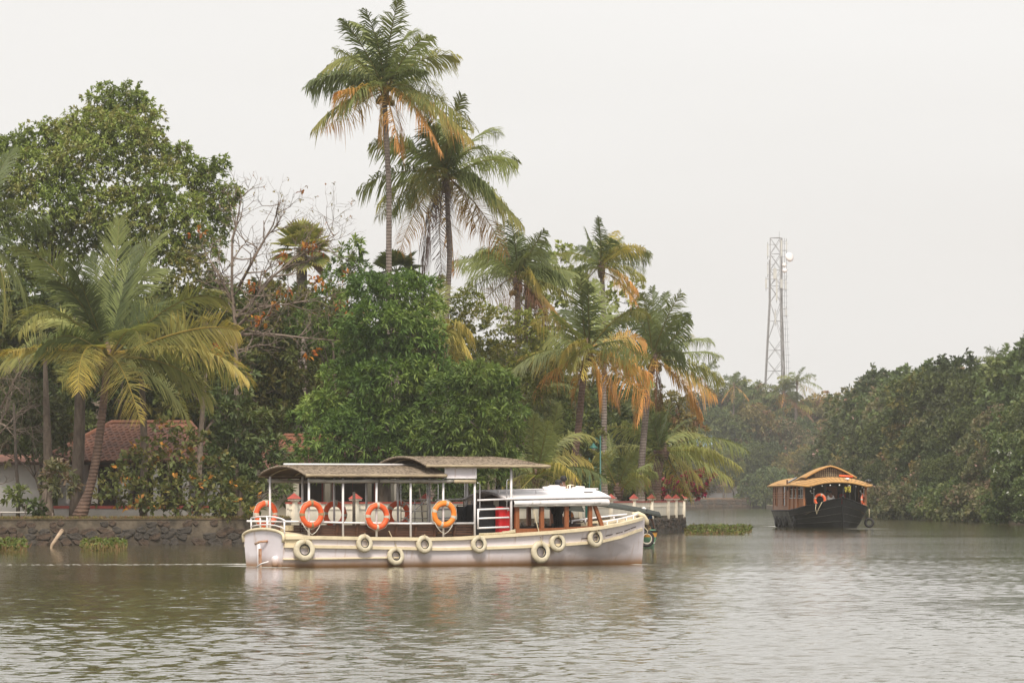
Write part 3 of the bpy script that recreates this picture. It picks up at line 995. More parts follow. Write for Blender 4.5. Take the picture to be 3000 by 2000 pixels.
# lattice gate on the far side between posts 5 and 6
for z in (1.3, 1.5, 1.7, 1.82):
    MB().tube([(4.95, 1.12, z), (5.8, 1.12, z)], 0.014, 6).build('gate_bar', M['chrome'], boat, smooth=True)
for s in (4.95, 5.4, 5.8):
    MB().tube([(s, 1.12, 1.2), (s, 1.12, 2.3 if s != 5.4 else 1.82)], 0.014, 6).build('gate_stile', M['chrome'], boat, smooth=True)
MB().tube([(5.0, 1.13, 1.22), (5.75, 1.13, 1.8)], 0.012, 6).build('gate_brace', M['chrome'], boat, smooth=True)
# cabin
CW = M['cabin_wood']
cs0, cs1 = 7.38, 10.27
for t in (-1.0, 1.0):
    mb = MB()
    zz = [(7.38, 0.80, 1.02), (8.25, 0.86, 1.028), (9.05, 0.92, 1.05), (9.84, 1.0, 1.085), (10.27, 1.03, 1.088)]
    mb.grid([[(s, t - 0.03, a), (s, t - 0.03, b), (s, t + 0.03, b), (s, t + 0.03, a)] for s, a, b in zz], True)
    mb.build('cabin_sill', CW, boat)
    for s, w in ((7.435, 0.13), (8.25, 0.12), (9.06, 0.12), (9.84, 0.12)):
        MB().box((s, t, (ip([(a, b) for a, _, b in zz], s) + 1.70) / 2), (w, 0.075, 1.70 - ip([(a, b) for a, _, b in zz], s))).build('cabin_post', CW, boat)
    MB().beam((10.24, t, 1.085), (9.98, t, 1.70), 0.075, 0.10, (1, 0, 0)).build('windscreen_post', CW, boat)
    MB().box((8.85, t, 1.725), (2.9, 0.07, 0.06)).build('cabin_head_rail', M['dark_wood'], boat)
# dark interior: floor box, seats, dash
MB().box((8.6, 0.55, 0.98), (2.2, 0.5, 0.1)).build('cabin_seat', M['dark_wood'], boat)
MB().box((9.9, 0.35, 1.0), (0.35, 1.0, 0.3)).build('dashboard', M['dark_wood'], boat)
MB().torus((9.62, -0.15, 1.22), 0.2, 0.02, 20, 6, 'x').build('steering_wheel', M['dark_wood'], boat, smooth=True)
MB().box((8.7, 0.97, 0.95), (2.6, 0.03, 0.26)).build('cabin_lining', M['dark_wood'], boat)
# aft bulkhead, curved top
def cab_z(t): return 1.81 + 0.225 * (1 - abs(t / 1.15) ** 1.7)
mb = MB()
ts = np.linspace(-0.98, 0.98, 13)
mb.grid([[(7.42, t, 0.75), (7.42, t, cab_z(t) - 0.03)] for t in ts])
mb.grid([[(7.46, t, cab_z(t) - 0.03), (7.46, t, 0.75)] for t in ts])
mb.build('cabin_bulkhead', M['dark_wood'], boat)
MB().box((7.39, 0.02, 1.72), (0.02, 0.26, 0.2)).build('notice', M['sign'], boat)
for k in range(5):
    MB().box((7.385, 0.75 - 0.36 * k, 1.56), (0.02, 0.2, 0.06)).build('notice_strip', M['sign'], boat)
# cabin roof
mb = MB()
tt = np.linspace(-1.14, 1.14, 15)
srow = [7.0, 7.4, 8, 8.7, 9.4, 10.0, 10.3, 10.42]
def roof_pt(s, t, dz=0.0):
    rise = ip([(7, 0), (10.3, 0.06), (10.42, 0.05)], s)
    return Vector((s, t, cab_z(t) + rise + dz))
mb.grid([[roof_pt(s, t, 0.03) for t in tt] for s in srow])
mb.grid([[roof_pt(s, t, -0.02) for t in tt[::-1]] for s in srow])
mb.build('cabin_roof', M['roof_white'], boat, smooth=True)
MB().tube([roof_pt(7.0, t, 0.0) for t in tt], 0.035, 6).build('roof_fascia', M['grey_fascia'], boat, smooth=True)
MB().tube([roof_pt(10.42, t, 0.01) for t in tt], 0.04, 6).build('roof_fascia', M['roof_white'], boat, smooth=True)
for side in (-1, 1):
    # folded awning hanging under the roof edge
    rows = []
    for i, s in enumerate(np.linspace(7.26, 10.38, 24)):
        r = ip([(7, 0), (10.3, 0.06), (10.42, 0.04)], s)
        wob = 0.012 * math.sin(i * 1.7) + 0.008 * math.sin(i * 3.1)
        rows.append([(s, side * 1.125, 1.80 + r), (s, side * (1.17 + wob), 1.73 + r), (s, side * (1.16 + wob), 1.68 + r * 0.6), (s, side * 1.11, 1.655 + r * 0.5)])
    a = MB()
    a.grid(rows if side > 0 else [q[::-1] for q in rows])
    a.build('awning', M['awning'], boat, smooth=True)
    MB().tube([(s, side * 1.12, 1.645 + ip([(7, 0), (10.3, 0.035)], s)) for s in (7.27, 8.2, 9.2, 10.36)], 0.028, 8).build('awning_roll', M['tarp'], boat, smooth=True)
    MB().tube([roof_pt(s, side * 1.14, 0.03) for s in srow], 0.03, 6).build('roof_edge', M['roof_white'], boat, smooth=True)
    MB().tube([roof_pt(s, side * 0.62, 0.12) for s in (7.05, 8.0, 9.0, 10.0, 10.35)], 0.022, 6).build('roof_rail', M['white_paint'], boat, smooth=True)
    for s in (7.1, 7.6, 8.3, 9.0, 9.7, 10.25):
        MB().tube([roof_pt(s, side * 0.62, 0.02), roof_pt(s, side * 0.62, 0.12)], 0.02, 6).build('roof_rail_post', M['white_paint'], boat, smooth=True)
# hatch boards standing on the cabin roof
b1 = MB()
b1.add([(8.75, -0.32, 2.0), (9.42, -0.32, 2.0), (9.47, -0.32, 2.19), (9.30, -0.32, 2.20), (9.24, -0.32, 2.235), (8.98, -0.32, 2.235), (8.90, -0.32, 2.20), (8.72, -0.32, 2.19),
        (8.75, -0.27, 2.0), (9.42, -0.27, 2.0), (9.47, -0.27, 2.19), (9.30, -0.27, 2.20), (9.24, -0.27, 2.235), (8.98, -0.27, 2.235), (8.90, -0.27, 2.20), (8.72, -0.27, 2.19)],
       [tuple(range(8)), tuple(range(15, 7, -1))] + [(i, 8 + i, 8 + (i + 1) % 8, (i + 1) % 8) for i in range(8)])
b1.build('hatch_board', M['white_paint'], boat)
b2 = MB()
b2.add([(9.70, -0.32, 2.0), (10.08, -0.32, 2.0), (10.10, -0.32, 2.20), (9.85, -0.32, 2.215), (9.80, -0.32, 2.18), (9.70, -0.32, 2.18),
        (9.70, -0.27, 2.0), (10.08, -0.27, 2.0), (10.10, -0.27, 2.20), (9.85, -0.27, 2.215), (9.80, -0.27, 2.18), (9.70, -0.27, 2.18)],
       [tuple(range(6)), tuple(range(11, 5, -1))] + [(i, 6 + i, 6 + (i + 1) % 6, (i + 1) % 6) for i in range(6)])
b2.build('hatch_board', M['white_paint'], boat)
MB().tube([(9.52, -0.3, 2.08), (9.54, -0.3, 2.22), (9.64, -0.3, 2.24), (9.75, -0.3, 2.22)], 0.018, 6).build('steering_lever', M['cream'], boat, smooth=True)
MB().tube([(9.62, -0.3, 2.05), (9.62, -0.3, 2.23)], 0.022, 6).build('steering_lever', M['white_paint'], boat, smooth=True)
MB().box((9.95, -0.75, 2.035), (0.28, 0.02, 0.025)).build('roof_slot', M['dark_wood'], boat)
# bow deck trim and hatch
MB().box((10.9, 0.0, 1.12), (0.7, 0.5, 0.08)).build('bow_hatch', M['cream'], boat)

# life rings
def ring_meshes(m_ring):
    return MB().torus((0, 0, 0), 0.295, 0.078, 36, 12, 'y', 0.8).mesh('ring', m_ring, True)
RING_O, RING_A = ring_meshes(M['orange']), ring_meshes(M['amber'])
BANDS = {}
for nm in ('band', 'old_band'):
    for k in range(4):
        a = math.pi / 4 * 2 * k + 0.02
        BANDS[nm, k] = MB().torus((0, 0, 0), 0.295, 0.081, 4, 12, 'y', 0.81, a - 0.12, a + 0.12).mesh('band', M[nm], True)
ROPE_RING = MB().tube([(0.385 * math.cos(a) * (1 + 0.03 * math.cos(8 * a)), 0.0, 0.385 * math.sin(a) * (1 + 0.03 * math.cos(8 * a))) for a in np.linspace(0, 2 * math.pi, 40)[:-1]], 0.008, 5, closed=True).mesh('grab_line', M['white_rope'], True)
LOOP = MB().tube([(-0.30, 0.0, -0.2), (-0.24, -0.03, -0.34), (-0.13, -0.03, -0.47), (0.0, -0.03, -0.55), (0.12, -0.03, -0.47), (0.22, -0.03, -0.34), (0.27, 0.0, -0.2)], 0.012, 5).mesh('rope_loop', M['white_rope'], True)
def life_ring(loc, rz, label, ring, band, roll=0.0, loop=False, sc=1.0, group='life rings on the white passenger boat'):
    o = thing('life_ring', label, 'life ring', loc, rz, group)
    o.rotation_euler = (0, roll, rz)
    o.scale = (sc,) * 3
    link('ring', ring, o)
    for k in range(4): link('band', BANDS[band, k], o)
    link('grab_line', ROPE_RING, o)
    if loop:
        q = link('rope_loop', LOOP, o)
        q.rotation_euler = (0, -roll, 0)
    return o
life_ring(W(0.80, -1.20, 1.43), TH, 'orange life ring with worn brown bands and hanging rope on the sternmost near post', RING_O, 'old_band', 0.0, True)
life_ring(W(2.85, -1.20, 1.37), TH, 'orange life ring with white bands on the near side post amidships', RING_O, 'band', 0.05)
life_ring(W(4.97, -1.20, 1.43), TH - 0.1, 'amber yellow life ring with white bands and a hanging rope below the blank white board', RING_A, 'band', 0.3, True)
life_ring(W(0.70, 1.19, 1.43), TH, 'orange life ring behind the stern rail, hung by the arched transom', RING_O, 'band', 0.0)
life_ring(W(2.87, 1.19, 1.42), TH, 'shaded orange life ring half hidden by the ring with worn brown bands', RING_O, 'band', 0.1)
life_ring(W(4.91, 1.19, 1.43), TH, 'shaded dark orange life ring on the far side before the amidships near side ring', RING_O, 'band', 0.55)

# cream painted tyre fenders
TYRE = MB().torus((0, 0, 0), 0.2, 0.085, 28, 10, 'y', 0.85).mesh('tyre', M['tyre_cream'], True)
BEAD = MB().torus((0, -0.03, 0), 0.135, 0.022, 24, 6, 'y').mesh('bead', M['rubber'], True)
def hull_y(s, z):
    zg, bg, bw = ip(ZG, s), ip(HBG, s), ip(HBW, s)
    return bw + (bg - bw) * min(1, max(0, z / zg)) ** 0.75
FT = [(0.55, 0.47, 1.12, 'large cream tyre fender nearest the stern of the white boat, worn black on its rim'),
      (2.4, 0.64, 0.9, 'cream tyre fender on the rub rail under the amidships life ring'),
      (3.41, 0.29, 0.93, 'cream tyre fender hung low on a yellow rope below the bench'),
      (4.29, 0.60, 0.9, 'cream tyre fender on the rub rail just aft of the amber ring'),
      (6.04, 0.60, 0.9, 'cream tyre fender hung at the foot of the boarding gate post'),
      (8.08, 0.37, 1.12, 'big cream tyre fender hung low on a long rope below the cabin windows'),
      (8.63, 0.63, 0.95, 'cream tyre fender high under the cabin sill, beside the big low one'),
      (9.94, 0.75, 0.98, 'cream tyre fender farthest forward, below the slanted windscreen post')]
for s, z, sc, lab in FT:
    y = hull_y(s, z)
    slope = math.atan2(hull_y(s + 0.3, z) - hull_y(s - 0.3, z), 0.6)
    o = thing('tyre_fender', lab, 'tyre', W(s, -(y + 0.085 * sc), z), TH - slope, 'cream tyre fenders along the white boat')
    o.rotation_euler = (math.radians(-6), 0, TH - slope)
    o.scale = (sc,) * 3
    link('tyre', TYRE, o)
    link('bead', BEAD, o)
    top = (ip(ZG, s) - z) / sc
    hi = {0.29: 0.75, 0.37: 1.25}.get(z, top)
    MB().tube([(0, -0.05, 0.26), (0.0, -0.10, 0.12), (0, -0.1, 0.2), (0.02, -0.03, 0.3), (-0.15 * (hi > 0.7), 0.06, hi)], 0.013, 5).build('rope', M['rope'], o, smooth=True)

# luggage on the deck by the gate
def suitcase(name, label, s0, s1, t, z0, z1, m, dep=0.3):
    o = thing(name, label, 'suitcase', W((s0 + s1) / 2, t, z0), TH)
    w, h = (s1 - s0), z1 - z0
    MB().box((0, 0, h / 2), (w, dep, h)).build('shell', m, o, bevel=0.05)
    for k in range(5):
        MB().box((-w * 0.36 + k * w * 0.18, -dep / 2 - 0.004, h / 2), (0.02, 0.012, h * 0.8)).build('rib', m, o)
    MB().tube([(-0.1, 0, h), (-0.1, 0, h + 0.035), (0.1, 0, h + 0.035), (0.1, 0, h)], 0.012, 6).build('handle', M['black_metal'], o, smooth=True)
    for sx in (-1, 1):
        for sy in (-1, 1):
            MB().ball((sx * w * 0.4, sy * dep * 0.35, 0.0), 0.03, 8, 5).build('wheel', M['rubber'], o, smooth=True)
    return o
suitcase('suitcase', 'big black suitcase standing behind the boarding gate bars', 6.30, 7.06, -0.3, 0.80, 1.69, M['black_case'], 0.4)
suitcase('suitcase', 'bright red hard suitcase beside the cabin bulkhead', 6.93, 7.37, -0.78, 0.84, 1.63, M['red_case'], 0.26)
suitcase('suitcase', 'second black suitcase, nearer the benches and half behind the gate post', 6.02, 6.40, 0.0, 0.80, 1.64, M['black_case'], 0.35)
# rope coil on the stern deck, mooring rope by the gate
rc = thing('rope_coil', 'coil of yellow white rope lying on the cream stern deck', 'rope', W(0.45, -0.45, 1.0))
for k in range(5):
    MB().torus((0, 0, 0.0 + 0.028 * k), 0.17 - 0.008 * (k % 2), 0.016, 22, 6, 'z').build('rope_turn', M['rope'], rc, smooth=True)
tag(MB().tube([W(s, t, z) for s, t, z in ((6.1, -1.2, 0.87), (6.5, -1.22, 0.88), (6.9, -1.21, 0.90), (7.25, -1.2, 0.93), (7.3, -1.15, 0.98), (7.1, -1.1, 0.93), (6.9, -1.12, 0.92))], 0.035, 7).build('mooring_rope', M['rope'], smooth=True), 'thick pale mooring rope laid along the gunwale under the boarding gate', 'rope')
# ------------------------------------------------------------------ coconut palms
UP = np.array((0.0, 0.0, 1.0))
def nrm(a):
    return a / (np.linalg.norm(a, axis=-1, keepdims=True) + 1e-9)

GREEN = np.array((0.108, 0.128, 0.046)); DKGREEN = np.array((0.064, 0.082, 0.032)); LIME = np.array((0.195, 0.20, 0.072))
YELLOW = np.array((0.36, 0.26, 0.06)); ORANGE = np.array((0.38, 0.19, 0.065)); BROWN = np.array((0.12, 0.062, 0.035)); GREY = np.array((0.09, 0.06, 0.055))
TONES = {'g': (GREEN, LIME * 0.9, 0.5), 'd': (DKGREEN, GREEN, 0.6), 'l': (GREEN * 1.2, YELLOW * 0.42 + LIME * 0.5, 0.8), 'y': (LIME, YELLOW, 1.0),
         'o': (LIME * 0.9 + YELLOW * 0.15, ORANGE, 1.35), 'r': (YELLOW * 0.7, ORANGE, 1.8), 'b': (BROWN * 1.3, BROWN, 1.0), 'x': (GREY, GREY * 0.6, 1.0)}

for k_, v_ in list(TONES.items()):
    TONES[k_] = (v_[0] * 1.75, v_[1] * 1.45, v_[2])

def frond_mesh(P0, P1, P2, tone, n, lmax, seed, droop=0.5, wid=0.045, petiole=0.13, sparse=0.06):
    r = np.random.default_rng(seed)
    P0, P1, P2 = (np.asarray(p, float) for p in (P0, P1, P2))
    upness = max(0.0, (P2 - P0)[2] / np.linalg.norm(P2 - P0))
    droop = droop * (1 - 0.55 * upness)
    c_in, c_out, k = TONES[tone]
    tint = r.uniform(0.85, 1.15)
    def bz(t):
        t = t[:, None]
        return (1 - t) ** 2 * P0 + 2 * t * (1 - t) * P1 + t * t * P2
    def db(t):
        t = t[:, None]
        return nrm(2 * (1 - t) * (P1 - P0) + 2 * t * (P2 - P1))
    out = P2 - P0; out[2] = 0
    if np.linalg.norm(out) < 0.3: out = np.array((r.normal(), r.normal(), 0))
    # side direction: horizontal, square to the frond's own plane
    ref = np.cross(P1 - P0, P2 - P0)
    if np.linalg.norm(ref) < 1e-3 * np.linalg.norm(P2 - P0) ** 2: ref = np.cross(out, UP)
    if abs(ref[2]) > 0.75 * np.linalg.norm(ref): ref = np.cross(nrm(out), UP)
    ref = nrm(ref)
    twist = r.uniform(0.45, 1.15) * r.choice((-1, 1)) if upness < 0.62 else 0.0
    if upness >= 0.62:                              # upright young fronds: blades face all ways
        a_ = r.uniform(-0.75, 0.75); ref = np.array((math.cos(a_), math.sin(a_), 0.0))
    V, C, Q = [], [], []
    # rachis as a tapering strip tube (triangular)
    m = 12
    tt = np.linspace(0, 1, m)
    P, T = bz(tt), db(tt)
    S = nrm(ref - T * (T @ ref)[:, None])
    N = np.cross(S, T)
    flat = np.abs(N[:, 2]).mean() > 0.05
    if N[:, 2].mean() < 0: N = -N
    rad = np.interp(tt, (0, 0.15, 1), (0.075, 0.035, 0.008)) * (lmax / 0.9)
    for j, (a, b) in enumerate(((1, 0), (-1, 0), (0, -1))):
        V.append(P + (S * a * 1.0 + N * b) * rad[:, None])
    rc = np.clip(c_out * 0.7 + np.array((0.14, 0.10, 0.03)), 0, 1)
    C.append(np.tile(rc, (3 * m, 1)))
    for i in range(m - 1):
        for j in range(3):
            j2 = (j + 1) % 3
            Q.append((j * m + i, j2 * m + i, j2 * m + i + 1, j * m + i + 1))
    V = [np.concatenate(V)]
    base = 3 * m
    if upness > 0.75: n = int(n * 1.35)
    t = np.linspace(petiole, 0.995, n)
    for side in (-1, 1):
        tj = np.clip(t + r.normal(0, 0.004, n), petiole, 0.999)
        keep = r.random(n) > sparse
        for _ in range(r.integers(0, 3)):
            g0 = r.uniform(0.25, 0.95); keep &= ~((t > g0) & (t < g0 + r.uniform(0.02, 0.05)))
        tj = tj[keep]; q = len(tj)
        P, T = bz(tj), db(tj)
        u = (tj - petiole) / (1 - petiole)
        S0 = nrm(ref - T * (T @ ref)[:, None])
        N0 = np.cross(S0, T); N0 *= np.sign(N0[:, 2:3] + 1e-6)
        an = (twist * ((0.45 + 0.55 * u) if upness < 0.62 else np.ones_like(u)))[:, None]          # the blade twists along the frond
        S = (S0 * np.cos(an) + N0 * np.sin(an)) * side
        N = N0 * np.cos(an) - S0 * np.sin(an)
        ln = 1.2 * lmax * (np.sin(np.pi * np.clip(0.14 + 0.80 * u, 0, 1)) ** 0.75) * r.uniform(0.72, 1.12, q)
        p1_, p2_ = r.uniform(0, 6.28, 2)
        wob = 0.20 * np.sin(u * 17 + p1_) + 0.16 * np.sin(u * 41 + p2_)
        fw = np.interp(u, (0, 0.5, 1), (0.25, 0.55, 1.3)) + 0.75 * upness + wob + r.normal(0, 0.20, q)
        lift = 0.18 + r.normal(0, 0.10, q)
        d = nrm(S + T * fw[:, None] + N * lift[:, None] - UP * 0.15 * droop)
        mid = P + d * (ln * 0.48)[:, None] - UP * (0.16 * droop * ln * r.uniform(0.6, 1.4, q))[:, None]
        tip = P + d * (ln * (0.95 - 0.27 * droop))[:, None] - UP * ((0.72 * droop) * ln * np.clip(0.95 + 1.6 * wob + r.normal(0, 0.2, q), 0.35, 1.7))[:, None]
        w = wid * (lmax / 0.9) * r.uniform(0.8, 1.15, q)
        # blade lies between the frond's axis and its normal
        wd = nrm(T * 0.9 + N * 0.35)
        a0, a1 = P - wd * (w * 0.45)[:, None], P + wd * (w * 0.45)[:, None]
        b0, b1 = mid - wd * (w * 0.5)[:, None], mid + wd * (w * 0.5)[:, None]
        V.append(np.stack((a0, a1, b0, b1, tip, tip + wd * (w * 0.12)[:, None]), 1).reshape(-1, 3))
        f = np.clip(u * 0.55 * k + r.normal(0, 0.09, q), 0, 1)
        f1 = np.clip(f + 0.16 * k, 0, 1); f2 = np.clip(f + 0.42 * k, 0, 1)
        jit = r.uniform(0.8, 1.2, q)[:, None] * tint
        cc = [(c_in + (c_out - c_in) * x[:, None]) * jit for x in (f, f, f1, f1, f2, f2)]
        C.append(np.stack(cc, 1).reshape(-1, 3))
        for i in range(q):
            o = base + 6 * i
            Q.append((o, o + 1, o + 3, o + 2)); Q.append((o + 2, o + 3, o + 5, o + 4))
        base += 6 * q
    return np_mesh('frond', np.concatenate(V), np.array(Q), M['frond'], np.concatenate(C))

def palm(label, D, crown_px, trunk_px, fronds, L=4.6, lmax=0.95, n=68, extra=0, seed=0, tr=0.16, group='coconut palms on the near bank', nuts=0,
         scale=1.0, origin=(0, 0), trunk_mat='palm_bark', droop=0.55, name='coconut_palm', petiole=0.11, wid=0.048, ez=(-0.9, 1.4)):
    """fronds: (ctrl_x, ctrl_y, tip_x, tip_y, tone[, depth]) as seen in the photograph; their depth follows from the frond's true length"""
    r = random.Random(seed + 100)
    c = at(*crown_px, D)
    base = at(*trunk_px[0], D); base.z = max(base.z, 0.85)
    o = thing(name, label, 'palm tree', base, 0, group)
    if len(trunk_px) > 1:
        pts = [at(px, py, D) - base for px, py in trunk_px]
        pts[0] = Vector((0, 0, -0.2))
        # fine, slightly uneven trunk
        P = []
        for a, b in zip(pts, pts[1:]):
            k = max(2, int((b - a).length / 0.45))
            for i in range(k): P.append(a.lerp(b, i / k))
        P.append(pts[-1])
        sm = [P[0]] + [(P[i - 1] + P[i] * 2 + P[i + 1]) / 4 for i in range(1, len(P) - 1)] + [P[-1]]
        H = len(sm) - 1
        rad = [tr * (1.0 + 0.75 * max(0, 1 - i / max(1, H) * 7) - 0.28 * i / H) * (1 + (0.014 if i % 2 else -0.014)) for i in range(H + 1)]
        MB().tube(sm, rad, 10).build('trunk', M[trunk_mat], o, smooth=True)
    cl = np.array(c - base)
    # crown shaft: leaf bases and fibre
    MB().tube([Vector(cl) + Vector((0, 0, -0.5)), Vector(cl) + Vector((0, 0, 0.0)), Vector(cl) + Vector((0, 0, 0.7))], [tr * 0.9, tr * 1.25, tr * 0.3], 8).build('crown_shaft', M['palm_bark_brown'], o, smooth=True)
    px2m = D / F
    idx = 0
    for fr in fronds:
        cx, cy, tx, ty, tone = fr[:5]
        cx, cy, tx, ty = (origin[0] + scale * cx, origin[1] + scale * cy, origin[0] + scale * tx, origin[1] + scale * ty)
        A = np.array(((cx - crown_px[0]) * px2m, 0, -(cy - crown_px[1]) * px2m))
        B = np.array(((tx - crown_px[0]) * px2m, 0, -(ty - crown_px[1]) * px2m))
        proj = np.linalg.norm(A) * 0.75 + np.linalg.norm(B - A) * 0.75
        if len(fr) > 5: dep = fr[5]
        else:
            dep = math.sqrt(max(0.0, L * L - proj * proj)) * (1 if r.random() < 0.5 else -1)
            dep = max(-3.2, min(3.2, dep))
        if len(fr) <= 5 and proj > L * 0.9: dep = r.uniform(-1.0, 1.0)
        A[1], B[1] = dep * 0.5, dep
        dr = {'g': 0.75, 'd': 0.65, 'l': 0.8, 'y': 0.85, 'o': 0.82, 'r': 0.82, 'b': 1.1, 'x': 1.25}[tone] * droop / 0.55
        if B[2] > 0.8 * np.linalg.norm(B): dr *= 0.45
        jb = np.array((r.uniform(-0.1, 0.1), r.uniform(-0.1, 0.1), r.uniform(-0.2, 0.25)))
        link('frond', frond_mesh(cl + jb, cl + A, cl + B, tone, n, lmax, seed * 97 + idx, dr, wid, petiole), o)
        idx += 1
    for k in range(extra):
        az = k * 2.39996 + seed
        el = r.uniform(*ez)
        Lk = L * r.uniform(0.85, 1.05)
        d = np.array((math.cos(az) * math.cos(el), math.sin(az) * math.cos(el), math.sin(el)))
        A = d * Lk * 0.5
        h = np.array((math.cos(az), math.sin(az), 0.0))
        B = d * Lk * 0.72 + h * Lk * 0.16 - UP * Lk * (0.36 * math.cos(el) + 0.03)
        tone = 'd' if el > 0.9 else r.choice('ggdl') if el > 0.2 else r.choice('gly') if el > -0.3 else r.choice('orb')
        link('frond', frond_mesh(cl, cl + A, cl + B, tone, n, lmax, seed * 97 + 50 + k, 0.8 * droop / 0.55, wid, petiole), o)
    for k in range(nuts):
        a = r.uniform(0, 6.28)
        MB().ball(Vector(cl) + Vector((0.32 * math.cos(a), 0.32 * math.sin(a), -0.35 - 0.3 * r.random())), (0.12, 0.12, 0.15), 8, 6).build('coconut', M['coconut'], o, smooth=True)
    return o

# tall palm against the sky
palm('tallest coconut palm, its crown highest against the sky, with orange hanging fronds', 226, (1128, 262), [(1138, 1505), (1140, 1000), (1139, 800), (1140, 560), (1132, 400), (1127, 300), (1127, 268)],
     [(820, 400, 930, 55, 'g'), (700, 250, 430, 150, 'g'), (480, 300, 80, 710, 'l'), (900, 250, 1120, 280, 'g'), (1050, 300, 1340, 640, 'g'), (1120, 600, 1350, 980, 'l'),
      (1250, 870, 1540, 1310, 'o'), (950, 800, 1350, 1560, 'r'), (420, 1020, 150, 1235, 'o'), (480, 900, 330, 970, 'o'), (400, 650, 200, 850, 'g'), (640, 430, 470, 760, 'y'),
      (850, 1100, 940, 1560, 'r'), (720, 1080, 690, 1270, 'o'), (600, 500, 380, 260, 'd'), (880, 480, 1060, 560, 'd'), (750, 450, 600, 170, 'd'), (1000, 450, 1250, 420, 'g'), (560, 620, 300, 560, 'g'), (900, 700, 1180, 760, 'd')],
     scale=460 / 1568, origin=(900, 0), seed=1, nuts=7, extra=12, ez=(-0.1, 1.3), L=4.9, lmax=1.05, n=76)
palm('second tallest coconut palm, with black dead fronds hanging down its trunk', 232, (1307, 518), [(1306, 1500), (1306, 940), (1318, 760), (1308, 530)],
     [(740, 400, 690, 170, 'g'), (780, 300, 890, 40, 'g'), (1020, 180, 1200, 290, 'g'), (1150, 440, 1320, 690, 'g'), (1050, 600, 1290, 960, 'l'), (1020, 850, 1260, 1320, 'o'),
      (950, 850, 1000, 1130, 'o'), (770, 850, 810, 1490, 'o'), (660, 900, 720, 1560, 'x'), (600, 900, 570, 1560, 'x'), (480, 880, 370, 1350, 'o'), (560, 480, 550, 930, 'y'),
      (450, 720, 280, 940, 'd'), (280, 590, 20, 840, 'g'), (350, 330, 120, 460, 'g'), (600, 400, 590, 220, 'd'), (930, 400, 1090, 520, 'g'), (690, 480, 640, 300, 'g'), (820, 450, 860, 260, 'd'), (560, 800, 430, 930, 'g')],
     scale=510 / 1481, origin=(1050, 280), seed=2, nuts=9, extra=11, ez=(-0.1, 1.3), L=5.0, lmax=1.08, n=76)
palm('coconut palm of middle height beside a twin trunk, brown fronds hanging under its crown', 250, (1516, 821), [(1514, 1490), (1516, 960), (1517, 830)],
     [(690, 450, 600, 60, 'd'), (560, 420, 480, 110, 'd'), (820, 300, 1040, 320, 'd'), (650, 350, 720, 200, 'd'), (460, 360, 270, 450, 'g'), (350, 480, 80, 600, 'g'), (420, 650, 70, 900, 'l'),
      (480, 780, 160, 1150, 'o'), (600, 900, 560, 1340, 'b'), (1000, 520, 1250, 640, 'g'), (900, 650, 890, 850, 'y'), (760, 520, 680, 720, 'y'), (980, 760, 1320, 1010, 'l'), (950, 850, 1230, 1250, 'o'), (850, 900, 980, 1150, 'b'), (860, 420, 1000, 250, 'g')],
     scale=600 / 2352, origin=(1340, 620), seed=3, nuts=6, extra=8, ez=(0.3, 1.3), tr=0.19)
palm('coconut palm whose trunk stands close beside the middle height palm, reddish dead fronds below', 254, (1548, 835), [(1534, 1490), (1538, 1000), (1547, 845)],
     [(880, 500, 1010, 380, 'd'), (1000, 640, 1260, 760, 'd'), (980, 560, 1130, 480, 'g'), (860, 880, 850, 1180, 'b'), (760, 900, 700, 1180, 'b'), (900, 900, 1000, 1260, 'b'), (640, 640, 420, 640, 'd')],
     scale=600 / 2352, origin=(1340, 620), seed=4, extra=3, ez=(0.2, 1.2), tr=0.18, trunk_mat='palm_bark_brown')
palm('coconut palm standing by itself against the sky above the orange fronded palm', 262, (1762, 786), [(1770, 1490), (1770, 1000), (1768, 900), (1763, 795)],
     [(1650, 350, 1610, 100, 'd'), (1560, 400, 1480, 150, 'd'), (1700, 280, 1850, 180, 'y'), (1760, 350, 1900, 260, 'g'), (1450, 310, 1230, 440, 'g'), (1400, 450, 1130, 530, 'l'), (1450, 600, 1230, 740, 'd'), (1850, 330, 2125, 450, 'y'),
      (1830, 420, 1960, 470, 'y'), (1950, 530, 2175, 660, 'g'), (1900, 600, 2130, 780, 'l'), (1900, 720, 2050, 930, 'o'), (1640, 780, 1680, 960, 'o'), (1520, 720, 1370, 930, 'b'), (1850, 760, 2050, 1090, 'o'), (1600, 430, 1530, 300, 'g')],
     scale=600 / 2352, origin=(1340, 620), seed=5, extra=8, ez=(0.0, 1.3), tr=0.17, L=4.2, lmax=0.8)
palm('coconut palm with the most orange fronds, leaning trunk, just behind the thatched canopy', 238, (1722, 1028), [(1668, 1480), (1680, 1370), (1696, 1240), (1708, 1110), (1718, 1040)],
     [(870, 500, 865, 240, 'd'), (790, 450, 780, 130, 'g'), (950, 350, 970, 120, 'g'), (520, 350, 240, 700, 'y'), (400, 650, 260, 860, 'l'), (400, 900, 90, 1010, 'y'), (450, 1000, 280, 1200, 'y'), (450, 1120, 290, 1450, 'r'),
      (860, 900, 780, 1300, 'y'), (1050, 1100, 1210, 1560, 'r'), (1300, 360, 1520, 590, 'l'), (1250, 730, 1545, 830, 'o'), (1200, 930, 1560, 1080, 'l'), (1220, 1030, 1580, 1270, 'o'), (1180, 1150, 1580, 1580, 'r'), (1000, 1200, 990, 1520, 'r'), (800, 1150, 710, 1520, 'r'),
      (650, 700, 480, 560, 'g'), (700, 840, 620, 960, 'y'), (1020, 620, 1180, 420, 'g')],
     scale=400 / 1568, origin=(1500, 780), seed=6, nuts=7, extra=7, ez=(0.1, 1.3), tr=0.2, trunk_mat='palm_bark_brown', L=4.6, lmax=1.02, n=72)
